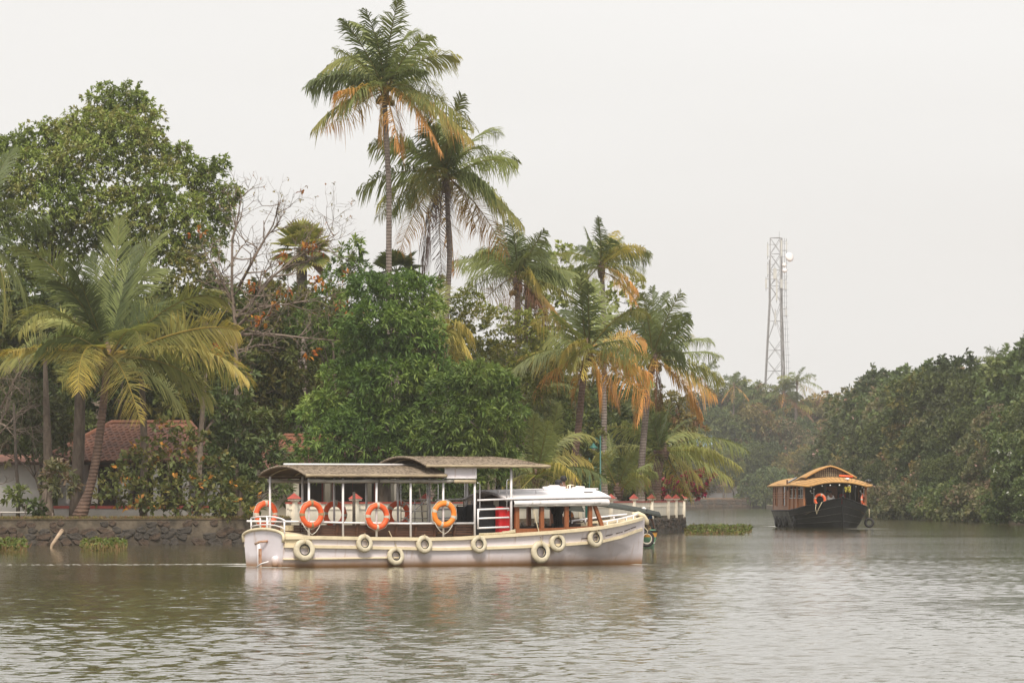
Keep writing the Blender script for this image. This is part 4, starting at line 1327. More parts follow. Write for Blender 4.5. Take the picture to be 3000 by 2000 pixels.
palm('coconut palm with a straight grey trunk nearest the tip of the red capped wall', 264, (1915, 1050), [(1873, 1478), (1880, 1350), (1893, 1200), (1908, 1090), (1914, 1060)],
     [(410, 500, 405, 120, 'd'), (460, 400, 545, 170, 'd'), (500, 480, 665, 205, 'g'), (340, 400, 265, 230, 'g'), (620, 620, 755, 495, 'd'), (800, 580, 1015, 695, 'g'), (850, 730, 1105, 840, 'g'), (800, 880, 1080, 1100, 'l'),
      (750, 960, 1065, 1250, 'o'), (720, 1060, 870, 1475, 'r'), (470, 800, 550, 930, 'y'), (250, 800, 90, 720, 'g'), (300, 1050, 215, 1540, 'r'), (450, 1050, 400, 1340, 'b'), (220, 880, 110, 960, 'l'), (600, 760, 690, 860, 'd'), (440, 620, 460, 420, 'g')],
     scale=350 / 1220, origin=(1800, 800), seed=7, nuts=6, extra=7, ez=(0.1, 1.3), tr=0.2, L=4.6, lmax=1.0, n=70)
# big palm at the water's edge
palm('large low coconut palm with wide yellow tipped fronds leaning over the tiled house', 206, (315, 1050), [(228, 1512), (262, 1440), (283, 1340), (298, 1230), (306, 1150), (314, 1065)],
     [(780, 600, 800, 70, 'g'), (740, 700, 590, 340, 'd'), (880, 380, 1125, 170, 'g'), (650, 700, 560, 420, 'd'), (480, 380, 165, 320, 'g'), (380, 540, 175, 920, 'l'), (230, 900, -40, 1100, 'l'), (300, 980, 115, 1050, 'y'),
      (570, 860, 600, 1330, 'y'), (880, 1050, 1035, 1545, 'y'), (1180, 1130, 1315, 1565, 'l'), (1320, 1040, 1535, 1410, 'l'), (1400, 800, 1625, 1240, 'l'), (1500, 880, 1765, 1250, 'y'), (1080, 540, 1290, 870, 'l'), (1330, 500, 1605, 690, 'l'),
      (980, 700, 1045, 1040, 'l'), (880, 400, 1100, 430, 'g'), (1450, 790, 1715, 910, 'y'), (820, 420, 890, 280, 'd'), (560, 500, 380, 560, 'd'), (930, 760, 1180, 680, 'd'), (640, 1020, 480, 1260, 'l')],
     scale=760 / 1833, origin=(0, 600), seed=8, extra=4, droop=0.26, ez=(0.1, 1.2), tr=0.2, trunk_mat='palm_bark_brown', L=5.4, lmax=1.2, n=125, wid=0.04, nuts=3, petiole=0.16)
# low palms behind the white boat
palm('low palm with long arching fronds behind the upper thatched canopy', 232, (1570, 1400), [(1568, 1500), (1570, 1410)],
     [(150, 90, 490, 270, 'l'), (100, 400, 320, 720, 'y'), (60, 640, 250, 820, 'y'), (-240, 480, -370, 330, 'g'), (-150, 260, -120, 60, 'g'), (-100, 640, -330, 880, 'l'), (60, 250, 120, -60, 'g'), (-260, 640, -420, 760, 'y'), (200, 330, 470, 540, 'y'), (-30, 320, 20, 130, 'g')],
     scale=0.287, origin=(1600, 1200), seed=9, extra=5, ez=(0.1, 1.2), L=4.4, lmax=0.85)
palm('thick dark trunked low palm with long green fronds above the pink flowers', 274, (1938, 1320), [(1916, 1482), (1922, 1400), (1932, 1345)],
     [(1200, 150, 1250, -60, 'd'), (1290, 150, 1500, 110, 'g'), (1400, 80, 1800, 350, 'l'), (1600, 300, 1960, 590, 'l'), (1420, 480, 1610, 720, 'y'), (1700, 520, 1930, 720, 'l'), (760, 60, 470, 230, 'l'), (1050, 480, 890, 590, 'l'),
      (1320, 620, 1480, 880, 'y'), (1080, 470, 980, 700, 'y'), (1000, 250, 800, 120, 'g'), (1350, 260, 1620, 200, 'g'), (1130, 240, 1020, 20, 'd'), (1500, 380, 1760, 470, 'l'), (900, 300, 640, 420, 'l')],
     scale=0.287, origin=(1600, 1200), seed=10, extra=4, ez=(0.4, 1.3), tr=0.36, trunk_mat='palm_bark_brown', L=5.6, lmax=1.0, n=56)
palm('young short palm with a splayed base beside the green lamp post', 256, (1812, 1432), [(1800, 1490), (1808, 1440)],
     [(640, 330, 480, 490, 'l'), (1000, 480, 1080, 590, 'g'), (600, 520, 400, 640, 'y'), (690, 520, 650, 240, 'g'), (800, 520, 910, 420, 'g'), (560, 400, 440, 410, 'l'), (900, 600, 1040, 720, 'l'), (600, 680, 470, 780, 'y')],
     scale=0.287, origin=(1600, 1200), seed=11, extra=5, ez=(0.3, 1.3), tr=0.22, L=3.4, lmax=0.7)
palm('palm with two bright yellow fronds showing behind the dark mango tree', 227, (1268, 1010), [(1268, 1500), (1268, 1020)],
     [(1310, 900, 1378, 1035, 'y'), (1340, 910, 1385, 985, 'y'), (1310, 990, 1355, 1075, 'y'), (1285, 870, 1290, 800, 'l'), (1230, 900, 1180, 960, 'l')], scale=1, origin=(0, 0), seed=12, L=3.6, lmax=0.95, tr=0.17, wid=0.06)
palm('coconut palm cut by the picture edge, its dark fronds beside the huge spreading tree', 213, (-60, 700), [(-80, 1510), (-62, 710)],
     [(30, 640, 110, 830, 'd'), (0, 560, 60, 620, 'd'), (40, 730, 60, 900, 'g'), (-20, 480, 20, 420, 'd'), (50, 780, 30, 960, 'l'), (20, 820, -10, 1000, 'g')], scale=1, origin=(0, 0), seed=13, L=4.6, lmax=1.0, extra=2, ez=(0.6, 1.3))
palm('palm with grey green fronds half hidden in the bushes below the orange fronded palm', 246, (1500, 1180), [(1496, 1500), (1500, 1190)],
     [(1530, 1080, 1540, 1000, 'd'), (1480, 1090, 1470, 1030, 'd'), (1580, 1150, 1640, 1190, 'g'), (1600, 1100, 1690, 1140, 'g'), (1560, 1200, 1610, 1290, 'g'), (1440, 1140, 1400, 1200, 'g')], scale=1, origin=(0, 0), seed=14, L=4.2, lmax=0.9, extra=5, ez=(0.2, 1.2))

# fan palms
def fan_palm(label, D, crown_px, trunk_px, seed, n=26, R=1.0, tone='l', tr=0.2, elr=(-0.9, 1.3), dead=0):
    r = np.random.default_rng(seed)
    base = at(*trunk_px[0], D); base.z = max(base.z, 0.85)
    o = thing('fan_palm', label, 'palm tree', base)
    c = np.array(at(*crown_px, D) - base)
    MB().tube([Vector((0, 0, -0.2)), Vector(c) * 0.5, Vector(c)], [tr * 1.3, tr, tr], 10).build('trunk', M['palm_bark'], o, smooth=True)
    for k in range(n):
        az = k * 2.39996; el = elr[0] + (elr[1] - elr[0]) * ((k + 0.5) / n)
        d = np.array((math.cos(az) * math.cos(el), math.sin(az) * math.cos(el), math.sin(el)))
        hub = c + d * R * r.uniform(0.7, 0.95)
        side = nrm(np.cross(d, UP + r.normal(0, 0.25, 3)))
        nn = np.cross(side, d)
        V, Q, C = [], [], []
        V += [c + side * 0.03, c - side * 0.03, hub - side * 0.02, hub + side * 0.02]; Q.append((0, 1, 2, 3))
        a_in, a_out, kk = TONES['b' if k < dead else tone]
        C += [a_in] * 4
        m = 22
        for j in range(m):
            a = -2.0 + 4.0 * j / (m - 1)
            dd = nrm(d * math.cos(a) + side * math.sin(a) + nn * 0.18 * abs(math.sin(a)))
            ln = R * r.uniform(0.75, 0.95) * (1 - 0.25 * abs(a) / 2)
            tp = hub + dd * ln - UP * 0.15 * ln
            pp = nrm(np.cross(dd, nn)) * R * 0.075
            mid = hub + dd * ln * 0.55
            b = len(V)
            V += [hub, mid - pp, tp, mid + pp]
            Q.append((b, b + 1, b + 2, b + 3))
            j_ = r.uniform(0.8, 1.2)
            C += [a_in * j_, a_in * j_, a_out * j_, a_in * j_]
        link('fan_leaf', np_mesh('fan_leaf', np.array(V), np.array(Q), M['frond'], np.array(C)), o)
    return o
fan_palm('fan palm with a rounded yellow green head behind the bare branches', 242, (884, 730), [(884, 1480)], 21, 34, 1.0, 'l', 0.26, dead=1)
fan_palm('small dark fan palm rising behind the foot of the tallest palm trunk', 231, (1162, 800), [(1162, 1480)], 22, 16, 0.85, 'd', 0.12, (-0.5, 1.1))

# ------------------------------------------------------------------ leafy trees
def leaf_cloud(P, Dn, k, ln, wd, spread, droop, cols, rng, fold=0.2):
    """k leaves at each of the twig ends P, fanning out about Dn; returns verts, quads, colours"""
    n = len(P)
    P = np.repeat(P, k, 0); Dn = np.repeat(Dn, k, 0)
    cc = np.repeat(cols, k, 0) * rng.uniform(0.72, 1.28, (n * k, 1))
    d = nrm(Dn + rng.normal(0, spread, (n * k, 3)) - UP * droop)
    L = ln * rng.uniform(0.65, 1.25, (n * k, 1))
    Wd = wd * rng.uniform(0.75, 1.2, (n * k, 1))
    sd = nrm(np.cross(d, rng.normal(0, 1, (n * k, 3)) * 0.7 + UP))
    nn = np.cross(sd, d)
    b = P + d * L * 0.06 + rng.normal(0, ln * 0.12, (n * k, 3))
    m = b + d * L * 0.5
    tip = b + d * L - UP * L * 0.18 * (0.4 + droop)
    V = np.stack((b, m - sd * Wd * 0.5 + nn * Wd * fold, tip, m + sd * Wd * 0.5 + nn * Wd * fold), 1).reshape(-1, 3)
    Q = np.arange(4 * n * k).reshape(-1, 4)
    return V, Q, np.repeat(cc, 4, 0)

def crown_points(lobes, density, rng, inner=0.25, shell=(0.78, 1.06), under=0.16):
    P, N = [], []
    lob = [(np.asarray(c, float), np.asarray(r if hasattr(r, '__len__') else (r, r, r), float)) for c, r in lobes]
    for c, r in lob:
        area = 4 * math.pi * ((r[0] * r[1]) ** 1.6 / 3 + (r[0] * r[2]) ** 1.6 / 3 + (r[1] * r[2]) ** 1.6 / 3) ** (1 / 1.6)
        n = max(8, int(area * density))
        u = nrm(rng.normal(0, 1, (n, 3)))
        rad = rng.uniform(*shell, (n, 1))
        # bumps, so that the outline is ragged
        bump = 1 + 0.16 * np.sin(u[:, :1] * 5.1 + c[0]) * np.sin(u[:, 1:2] * 4.3 + c[1]) + 0.12 * np.sin(u[:, 2:3] * 7.7 + c[2] * 3)
        ni = int(n * inner)
        u2 = nrm(rng.normal(0, 1, (ni, 3)))
        p = np.concatenate((c + u * rad * bump * r, c + u2 * rng.uniform(0.3, 0.75, (ni, 1)) * r))
        nn = nrm(np.concatenate((u / r, u2 / r)))
        keep = np.ones(len(p), bool)
        keep[:n] = (u[:, 2] > -0.12) | (rng.random(n) < under)
        for c2, r2 in lob:
            if c2 is c: continue
            keep &= (((p - c2) / r2) ** 2).sum(1) > 0.36
        P.append(p[keep]); N.append(nn[keep])
    return np.concatenate(P), np.concatenate(N)

def pal(*cols):
    return [np.array(c) for c in cols]
PAL = {
    'mango': pal((0.036, 0.074, 0.018), (0.052, 0.098, 0.022), (0.075, 0.126, 0.03), (0.105, 0.16, 0.038)),
    'light': pal((0.078, 0.105, 0.028), (0.10, 0.135, 0.036), (0.125, 0.16, 0.045), (0.115, 0.12, 0.042), (0.15, 0.185, 0.055), (0.105, 0.145, 0.038)),
    'mixed': pal((0.038, 0.062, 0.018), (0.055, 0.082, 0.024), (0.07, 0.088, 0.028), (0.09, 0.10, 0.03), (0.028, 0.048, 0.016)),
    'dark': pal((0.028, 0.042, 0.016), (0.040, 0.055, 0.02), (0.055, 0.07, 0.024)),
    'bank': pal((0.042, 0.052, 0.028), (0.056, 0.068, 0.034), (0.074, 0.084, 0.04), (0.086, 0.086, 0.045), (0.105, 0.082, 0.055), (0.066, 0.075, 0.036)),
    'bankg': pal((0.045, 0.068, 0.026), (0.06, 0.086, 0.032), (0.08, 0.10, 0.036)),
    'olive': pal((0.07, 0.08, 0.03), (0.09, 0.095, 0.034), (0.11, 0.105, 0.04), (0.10, 0.07, 0.04)),
    'feather': pal((0.095, 0.125, 0.028), (0.12, 0.15, 0.034), (0.15, 0.165, 0.045), (0.075, 0.10, 0.026)),
    'almond': pal((0.04, 0.06, 0.02), (0.055, 0.08, 0.026), (0.075, 0.09, 0.03), (0.06, 0.085, 0.028), (0.09, 0.095, 0.03), (0.26, 0.155, 0.035), (0.07, 0.085, 0.028), (0.22, 0.12, 0.03)),
    'clump': pal((0.06, 0.095, 0.026), (0.085, 0.125, 0.034), (0.115, 0.155, 0.045)),
    'pink': pal((0.48, 0.055, 0.16), (0.55, 0.09, 0.2), (0.42, 0.05, 0.13)),
    'pale_pink': pal((0.42, 0.26, 0.24), (0.5, 0.32, 0.3)),
    'white': pal((0.6, 0.6, 0.56), (0.7, 0.7, 0.66)),
    'hyacinth': pal((0.06, 0.10, 0.025), (0.08, 0.13, 0.03), (0.11, 0.16, 0.04), (0.08, 0.085, 0.03)),
    'rust': pal((0.5, 0.17, 0.02), (0.42, 0.12, 0.02), (0.55, 0.24, 0.03)),
}
for k_, v_ in PAL.items():
    g_ = {'pink': 1.0, 'pale_pink': 1.0, 'white': 1.0, 'rust': 1.0, 'light': 2.1, 'feather': 2.0, 'almond': 1.5, 'hyacinth': 1.2}.get(k_, 1.75)
    w_ = 1.0 if g_ == 1.0 else 1.08 if k_ in ('bank', 'bankg', 'dark') else 1.07 if k_ == 'light' else 1.17 if k_ in ('feather', 'mango') else 1.24
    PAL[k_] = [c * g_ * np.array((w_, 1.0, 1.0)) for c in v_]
SPEC = {  # density, leaves per twig, length, width, spread, droop
    'mango': (10.5, 12, 0.31, 0.075, 0.6, 0.45),
    'light': (13.0, 10, 0.22, 0.09, 0.75, 0.35),
    'mixed': (5.2, 11, 0.31, 0.12, 0.8, 0.25),
    'bank': (7.5, 10, 0.30, 0.145, 0.95, 0.15),
    'feather': (7.0, 10, 0.25, 0.085, 0.9, 0.1),
    'almond': (11, 4, 0.27, 0.15, 0.8, 0.2),
    'clump': (6.0, 10, 0.28, 0.17, 0.7, 0.0),
}
def crown_mesh(lobes, spec, palette, seed, inner=0.3, flowers=None, zmin=None, dens=1.0, shell=(0.78, 1.06), under=0.16):
    rng = np.random.default_rng(seed)
    de, k, ln, wd, sp, dr = SPEC[spec]
    P, N = crown_points(lobes, de * dens, rng, inner, shell, under)
    if zmin is not None:
        kp = P[:, 2] > zmin; P, N = P[kp], N[kp]
    pl = np.array(PAL[palette])
    # colour changes from bough to bough, not leaf by leaf
    ph = np.sin(P[:, 0] * 1.3 + seed) + np.sin(P[:, 1] * 1.1 + 2 * seed) + np.sin(P[:, 2] * 1.7 + 3 * seed) + rng.normal(0, 0.9, len(P))
    ix = np.clip(((ph + 3) / 6 * len(pl)).astype(int), 0, len(pl) - 1)
    if spec == 'almond': ix = rng.choice(len(pl), len(P), p=(0.2, 0.2, 0.16, 0.16, 0.1, 0.05, 0.1, 0.03))
    dirs = nrm(N * 0.75 + UP * 0.35 + rng.normal(0, 0.3, P.shape))
    V, Q, C = leaf_cloud(P, dirs, k, ln, wd, sp, dr, pl[ix], rng)
    if flowers:
        fp, n, size = flowers
        out = P[rng.choice(len(P), n)] + N[rng.choice(len(P), n)] * 0.0
        j = rng.choice(len(P), n)
        V2, Q2, C2 = leaf_cloud(P[j] + N[j] * 0.12, N[j], 4, size, size * 0.8, 0.9, 0.0, np.array(PAL[fp])[rng.integers(0, len(PAL[fp]), n)], rng)
        Q = np.concatenate((Q, Q2 + len(V))); V = np.concatenate((V, V2)); C = np.concatenate((C, C2))
    return np_mesh('crown', V, Q, M['leaf'], C)

def limbs(mb, base, lobes, tr, rng, height_frac=0.35):
    top = np.mean([c for c, _ in lobes], 0)
    fork = Vector(base) + (Vector(top) - Vector(base)) * height_frac
    b = Vector(base)
    mb.tube([b, b.lerp(fork, 0.5) + Vector((rng.normal() * 0.1, 0, 0)), fork], [tr * 1.25, tr, tr * 0.85], 9)
    # every bough springs from the nearest one already grown
    nodes = [(fork, tr * 0.75)]
    for c, r in sorted(lobes, key=lambda q: (Vector(q[0]) - fork).length):
        e = Vector(c)
        src, sr = min(nodes, key=lambda q: (q[0] - e).length + 0.25 * max(0, q[0].z - e.z))
        m = src.lerp(e, 0.5) + Vector((rng.normal() * 0.2, rng.normal() * 0.2, -0.1 + rng.normal() * 0.2))
        r0 = max(0.02, sr * 0.72)
        mb.tube([src - Vector((0, 0, 0.06)), src.lerp(m, 0.5), m, e], [r0, r0 * 0.92, r0 * 0.82, r0 * 0.62], 6)
        nodes.append((e, r0 * 0.66)); nodes.append((m, r0 * 0.7))
        for _ in range(3):
            rr = r if not hasattr(r, '__len__') else max(r)
            q = e + Vector((rng.normal(), rng.normal(), rng.normal() * 0.6 + 0.3)) * rr * 0.5
            mb.tube([m, m.lerp(q, 0.6) + Vector((0, 0, 0.1)), q], [r0 * 0.4, r0 * 0.28, 0.008], 4)
    return mb

def tree_px(name, label, D, base_px, lob_px, spec, palette, seed, tr=0.22, group=None, inner=0.3, bark='bark', cat='tree', flowers=None, depth=0.8, dens=1.0, shell=(0.78, 1.06), hf=0.35, under=0.16):
    """crown lobes given as (px, py, rx, ry[, dD]) in photograph pixels at distance D"""
    base = at(base_px[0], base_px[1], D); base.z = min(base.z, 0.93)
    base.z = 0.93 if D < 340 else base.z
    o = thing(name, label, cat, base, 0, group)
    lobes = []
    for q in lob_px:
        dd = q[4] if len(q) > 4 else 0
        c = at(q[0], q[1], D + dd) - base
        rx, rz = q[2] * (D + dd) / F, q[3] * (D + dd) / F
        lobes.append((np.array(c), (rx, (rx + rz) / 2 * depth, rz)))
    link('crown', crown_mesh(lobes, spec, palette, seed, inner, flowers, 0.05, dens, shell, under), o)
    mb = limbs(MB(), (0, 0, -0.3), lobes, tr, np.random.default_rng(seed), hf)
    mb.build('trunk', M[bark], o, smooth=True)
    return o

# mango trees in the middle
tree_px('mango_tree', 'tall dark green mango tree with drooping leaf rosettes right behind the boat', 217, (1130, 1510),
        [(1150, 860, 110, 68), (1075, 860, 70, 62, 0.5), (1215, 900, 85, 95, 0.4), (1120, 960, 130, 80, -0.6), (1220, 1010, 90, 75, -0.4), (1180, 1110, 150, 75, -1.0), (1060, 1020, 80, 70, 1.2), (1270, 1110, 60, 80),
         (1030, 1140, 100, 95, 0.8), (960, 1230, 100, 90, 0.5), (1090, 1240, 130, 80, -0.8), (1020, 1310, 150, 75, -1.2), (1200, 1240, 100, 60, 0), (1160, 1330, 150, 70, -0.6), (940, 1350, 90, 55, -0.5), (1230, 1180, 60, 60)],
        'mango', 'mango', 31, 0.3, 'mango trees behind the boat')
tree_px('mango_tree', 'rounded dark green mango tree that reaches down behind the upper thatched canopy', 214, (1370, 1510),
        [(1400, 1130, 95, 70), (1330, 1190, 90, 80, 0.3), (1460, 1200, 75, 90, 0.3), (1400, 1250, 120, 90, -0.5), (1310, 1290, 90, 75, -0.3), (1480, 1290, 50, 60), (1380, 1340, 120, 60, 0), (1290, 1370, 90, 55, 0.2), (1440, 1360, 70, 50), (1250, 1300, 60, 60), (1340, 1410, 90, 40)],
        'mango', 'mango', 32, 0.26, 'mango trees behind the boat')
tree_px('slender_tree', 'slender leafy tree top poking up beside the rounded head of the tall mango', 224, (1010, 1510),
        [(1040, 735, 26, 40), (1012, 770, 34, 45), (1045, 800, 36, 50), (990, 830, 55, 50), (960, 900, 60, 60), (1020, 900, 45, 60), (900, 960, 60, 50), (975, 1000, 70, 60)],
        'mango', 'mango', 33, 0.14, dens=0.75, inner=0.2)
# big tree
tree_px('spreading_tree', 'huge spreading tree with light green leaves above the low palm and tiled house', 236, (250, 1500),
        [(365, 285, 65, 42), (300, 300, 60, 48), (400, 300, 38, 30), (420, 350, 60, 60), (270, 375, 95, 70, -1), (360, 400, 110, 80, -2), (190, 385, 70, 50), (120, 410, 75, 48), (45, 430, 70, 48), (-40, 460, 80, 70),
         (440, 430, 60, 50), (250, 470, 130, 80, -2.5), (100, 500, 120, 80, -2), (500, 470, 42, 40), (540, 430, 24, 20), (560, 500, 60, 50), (440, 530, 110, 70, -2), (600, 540, 50, 45), (650, 480, 26, 26), (625, 500, 40, 30),
         (0, 580, 90, 80, -1), (170, 590, 130, 75, -2.5), (330, 620, 130, 80, -2.5), (500, 620, 110, 70, -2), (620, 600, 70, 55), (675, 565, 34, 34), (60, 690, 110, 70, -1), (640, 650, 50, 50), (220, 700, 130, 70, -1), (420, 720, 130, 70, -2), (560, 720, 100, 60, -1), (100, 790, 110, 70)],
        'light', 'light', 34, 0.34, under=0.7, inner=0.55, bark='pale_bark', shell=(0.66, 1.08), dens=0.85, hf=0.5)
# trees filling the depth behind the house
FILL = [
    ('leafy_tree', 'dark bushy tree over the ridge of the tiled roof', 226, (560, 1500), [(540, 820, 110, 80), (620, 900, 100, 90), (500, 930, 120, 90), (580, 1020, 120, 90), (470, 1050, 110, 80), (640, 1050, 90, 100), (560, 1150, 120, 90), (660, 1190, 80, 90)], 'mixed', 'mixed'),
    ('leafy_tree', 'dense dark tree between the bare branches and the tall mango', 228, (840, 1500), [(800, 900, 110, 80), (900, 920, 90, 80), (760, 1000, 110, 90), (870, 1040, 110, 90), (800, 1140, 120, 90), (720, 1160, 80, 90), (900, 1150, 90, 80), (760, 1260, 100, 80), (860, 1280, 110, 90), (700, 1300, 70, 80)], 'mixed', 'mixed'),
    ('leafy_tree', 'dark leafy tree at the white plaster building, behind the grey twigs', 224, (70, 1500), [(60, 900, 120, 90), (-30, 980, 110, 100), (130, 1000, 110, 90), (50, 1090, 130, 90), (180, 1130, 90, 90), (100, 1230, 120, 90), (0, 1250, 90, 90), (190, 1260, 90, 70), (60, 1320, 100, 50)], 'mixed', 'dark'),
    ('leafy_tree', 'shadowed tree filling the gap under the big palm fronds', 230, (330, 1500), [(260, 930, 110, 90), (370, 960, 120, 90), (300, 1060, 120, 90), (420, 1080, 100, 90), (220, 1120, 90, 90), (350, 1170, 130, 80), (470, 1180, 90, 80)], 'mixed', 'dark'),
    ('bushy_tree', 'bushy tree with small bright leaves beside the right end of the tiled roof', 211, (690, 1500), [(690, 1140, 55, 60), (650, 1210, 60, 60), (730, 1240, 60, 60), (670, 1300, 70, 60), (740, 1330, 60, 50), (640, 1370, 60, 60), (700, 1400, 70, 50), (775, 1310, 50, 45), (790, 1370, 55, 45), (770, 1440, 50, 45), (820, 1440, 40, 40), (730, 1490, 50, 30), (830, 1330, 40, 35)], 'mixed', 'bankg'),
    ('leafy_tree', 'tree crowns behind the mango, seen under the yellow palm fronds', 243, (1240, 1500), [(1240, 940, 80, 70), (1300, 1040, 70, 80), (1180, 1010, 90, 80), (1280, 1150, 90, 90)], 'mixed', 'mixed'),
    ('feathery_tree', 'feathery light green tree between the mango and the orange fronded palm', 240.5, (1440, 1500), [(1390, 930, 65, 55), (1330, 960, 50, 60), (1450, 970, 80, 60), (1520, 960, 70, 50), (1380, 1040, 90, 60), (1490, 1060, 90, 70), (1560, 1060, 60, 70), (1440, 1130, 90, 60), (1370, 880, 45, 40), (1540, 1150, 80, 60), (1330, 900, 50, 40), (1310, 1020, 50, 50), (1560, 980, 50, 40), (1600, 1080, 50, 50), (1490, 1220, 70, 60)], 'feather', 'feather'),
    ('leafy_tree', 'thicket tree under the middle height palm', 258, (1600, 1500), [(1580, 1000, 90, 60), (1640, 1090, 90, 80), (1560, 1150, 90, 80), (1640, 1200, 90, 70), (1590, 1280, 100, 70), (1680, 1280, 80, 60), (1540, 1330, 80, 60)], 'mixed', 'mixed'),
    ('clumped_tree', 'tree with flat round leaf clumps open to the sky behind the palms', 278, (1690, 1500), [(1640, 730, 32, 18), (1620, 765, 45, 24), (1680, 770, 40, 22), (1600, 800, 40, 28), (1650, 815, 60, 32), (1690, 840, 45, 24), (1630, 850, 55, 30), (1600, 880, 40, 28), (1850, 850, 34, 20), (1875, 830, 22, 14), (1800, 845, 34, 16), (1810, 880, 55, 26), (1780, 905, 40, 22), (1850, 890, 35, 20), (1660, 905, 35, 18), (1560, 900, 50, 40), (1780, 960, 60, 30), (1640, 960, 40, 30)], 'clump', 'clump'),
    ('leafy_tree', 'dark trees behind the lamp post and leaning trunk', 285, (1760, 1500), [(1740, 1180, 90, 70), (1830, 1160, 80, 70), (1700, 1270, 90, 70), (1800, 1270, 110, 80), (1880, 1250, 80, 70), (1750, 1370, 90, 60), (1850, 1370, 90, 60), (1930, 1330, 70, 60)], 'mixed', 'dark'),
    ('leafy_tree', 'broad tree behind the tip of the land, under the palm nearest the water', 295, (1960, 1490), [(1960, 1200, 70, 60), (2010, 1260, 60, 60), (1950, 1300, 80, 60), (2010, 1340, 60, 50), (1960, 1400, 80, 50), (1890, 1180, 70, 60)], 'mixed', 'olive'),
]
for i, (nm, lab, D, bp, lob, sp, pl) in enumerate(FILL):
    tree_px(nm, lab, D, bp, lob, sp, pl, 40 + i, 0.2, inner=0.1 if sp in ('clump',) else 0.3, bark='pale_bark' if sp == 'feather' else 'bark', dens=1.0 if D < 250 else 0.8, shell=(0.72, 1.08), hf=0.55 if sp == 'clump' else 0.35)
# almond bush with yellowing leaves over the quay
tree_px('almond_tree', 'broad leaved tree with yellow and orange leaves hanging over the quay wall', 205.5, (520, 1512),
        [(480, 1250, 40, 40), (540, 1290, 45, 40), (430, 1320, 50, 40), (510, 1340, 60, 40), (340, 1410, 60, 35), (420, 1440, 80, 40, -0.5), (530, 1430, 80, 45, -0.5), (620, 1420, 70, 40), (680, 1440, 50, 40), (460, 1490, 90, 30, -0.8), (580, 1490, 90, 35, -0.8), (680, 1500, 70, 40, -0.8), (720, 1450, 40, 40), (390, 1370, 50, 40), (560, 1370, 60, 40), (640, 1360, 50, 40), (450, 1380, 50, 35), (590, 1290, 35, 30), (330, 1460, 50, 35)],
        'almond', 'almond', 61, 0.09, inner=0.25, dens=0.85, shell=(0.6, 1.1))
for k, (px, py, lob, pl, lab) in enumerate((
        (150, 1505, [(160, 1390, 40, 35), (190, 1420, 40, 35), (140, 1430, 30, 30)], 'mango', 'small green shrub with long leaves in front of the thick grey trunk'),
        (60, 1505, [(50, 1450, 30, 25), (75, 1475, 28, 20)], 'bankg', 'low green shrub at the pipe fence by the white plaster building'),
        (110, 1515, [(112, 1490, 14, 22), (116, 1515, 12, 16)], 'bankg', 'small creeper hanging over the edge of the quay wall'))):
    tree_px('shrub', lab, 203 + 0.5 * k, (px, py), lob, 'mixed', 'bank' if pl == 'mango' else pl, 70 + k, 0.04, cat='shrub', dens=1.4)
tree_px('bougainvillea', 'pink flowering bougainvillea behind the red capped pillars', 278, (1975, 1480),
        [(1960, 1430, 50, 30), (2010, 1420, 50, 30), (1930, 1450, 40, 22), (2050, 1400, 34, 28), (2030, 1440, 40, 20), (1900, 1440, 30, 20)], 'mixed', 'olive', 75, 0.06, cat='shrub', flowers=('pink', 420, 0.17), dens=0.7)

tree_px('leafy_tree', 'dark tree with yellowing leaves hanging over the white plaster wall at the picture edge', 209, (140, 1512),
        [(30, 1170, 90, 60), (120, 1210, 90, 60), (190, 1270, 50, 50), (60, 1270, 90, 55), (130, 1320, 70, 40), (15, 1330, 50, 26), (200, 1340, 30, 40), (-40, 1250, 60, 60)], 'mixed', 'bank', 62, 0.12, dens=0.9)
# bare tree, twigs by repeated forking
def branchy(root, start, d, length, rad, depth, rng, mb, tips, bend=0.35, split=(2, 3), shrink=0.72, up=0.15):
    pts = [Vector(start)]
    dd = Vector(d).normalized()
    n = 4
    for i in range(n):
        dd = (dd + Vector((rng.normal(), rng.normal(), rng.normal())) * bend * 0.35 + Vector((0, 0, up * 0.25))).normalized()
        pts.append(pts[-1] + dd * length / n)
    mb.tube(pts, [rad * (1 - 0.35 * i / n) for i in range(n + 1)], 7 if rad > 0.05 else 4 if rad > 0.015 else 3)
    if depth <= 0:
        tips.append(pts[-1]); return
    for _ in range(rng.integers(split[0], split[1] + 1)):
        nd = (dd + Vector((rng.normal(), rng.normal(), rng.normal())) * 0.62).normalized()
        branchy(root, pts[-1] if rng.random() < 0.6 else pts[-2], nd, length * shrink * rng.uniform(0.75, 1.2), rad * 0.6, depth - 1, rng, mb, tips, bend, split, shrink, up)

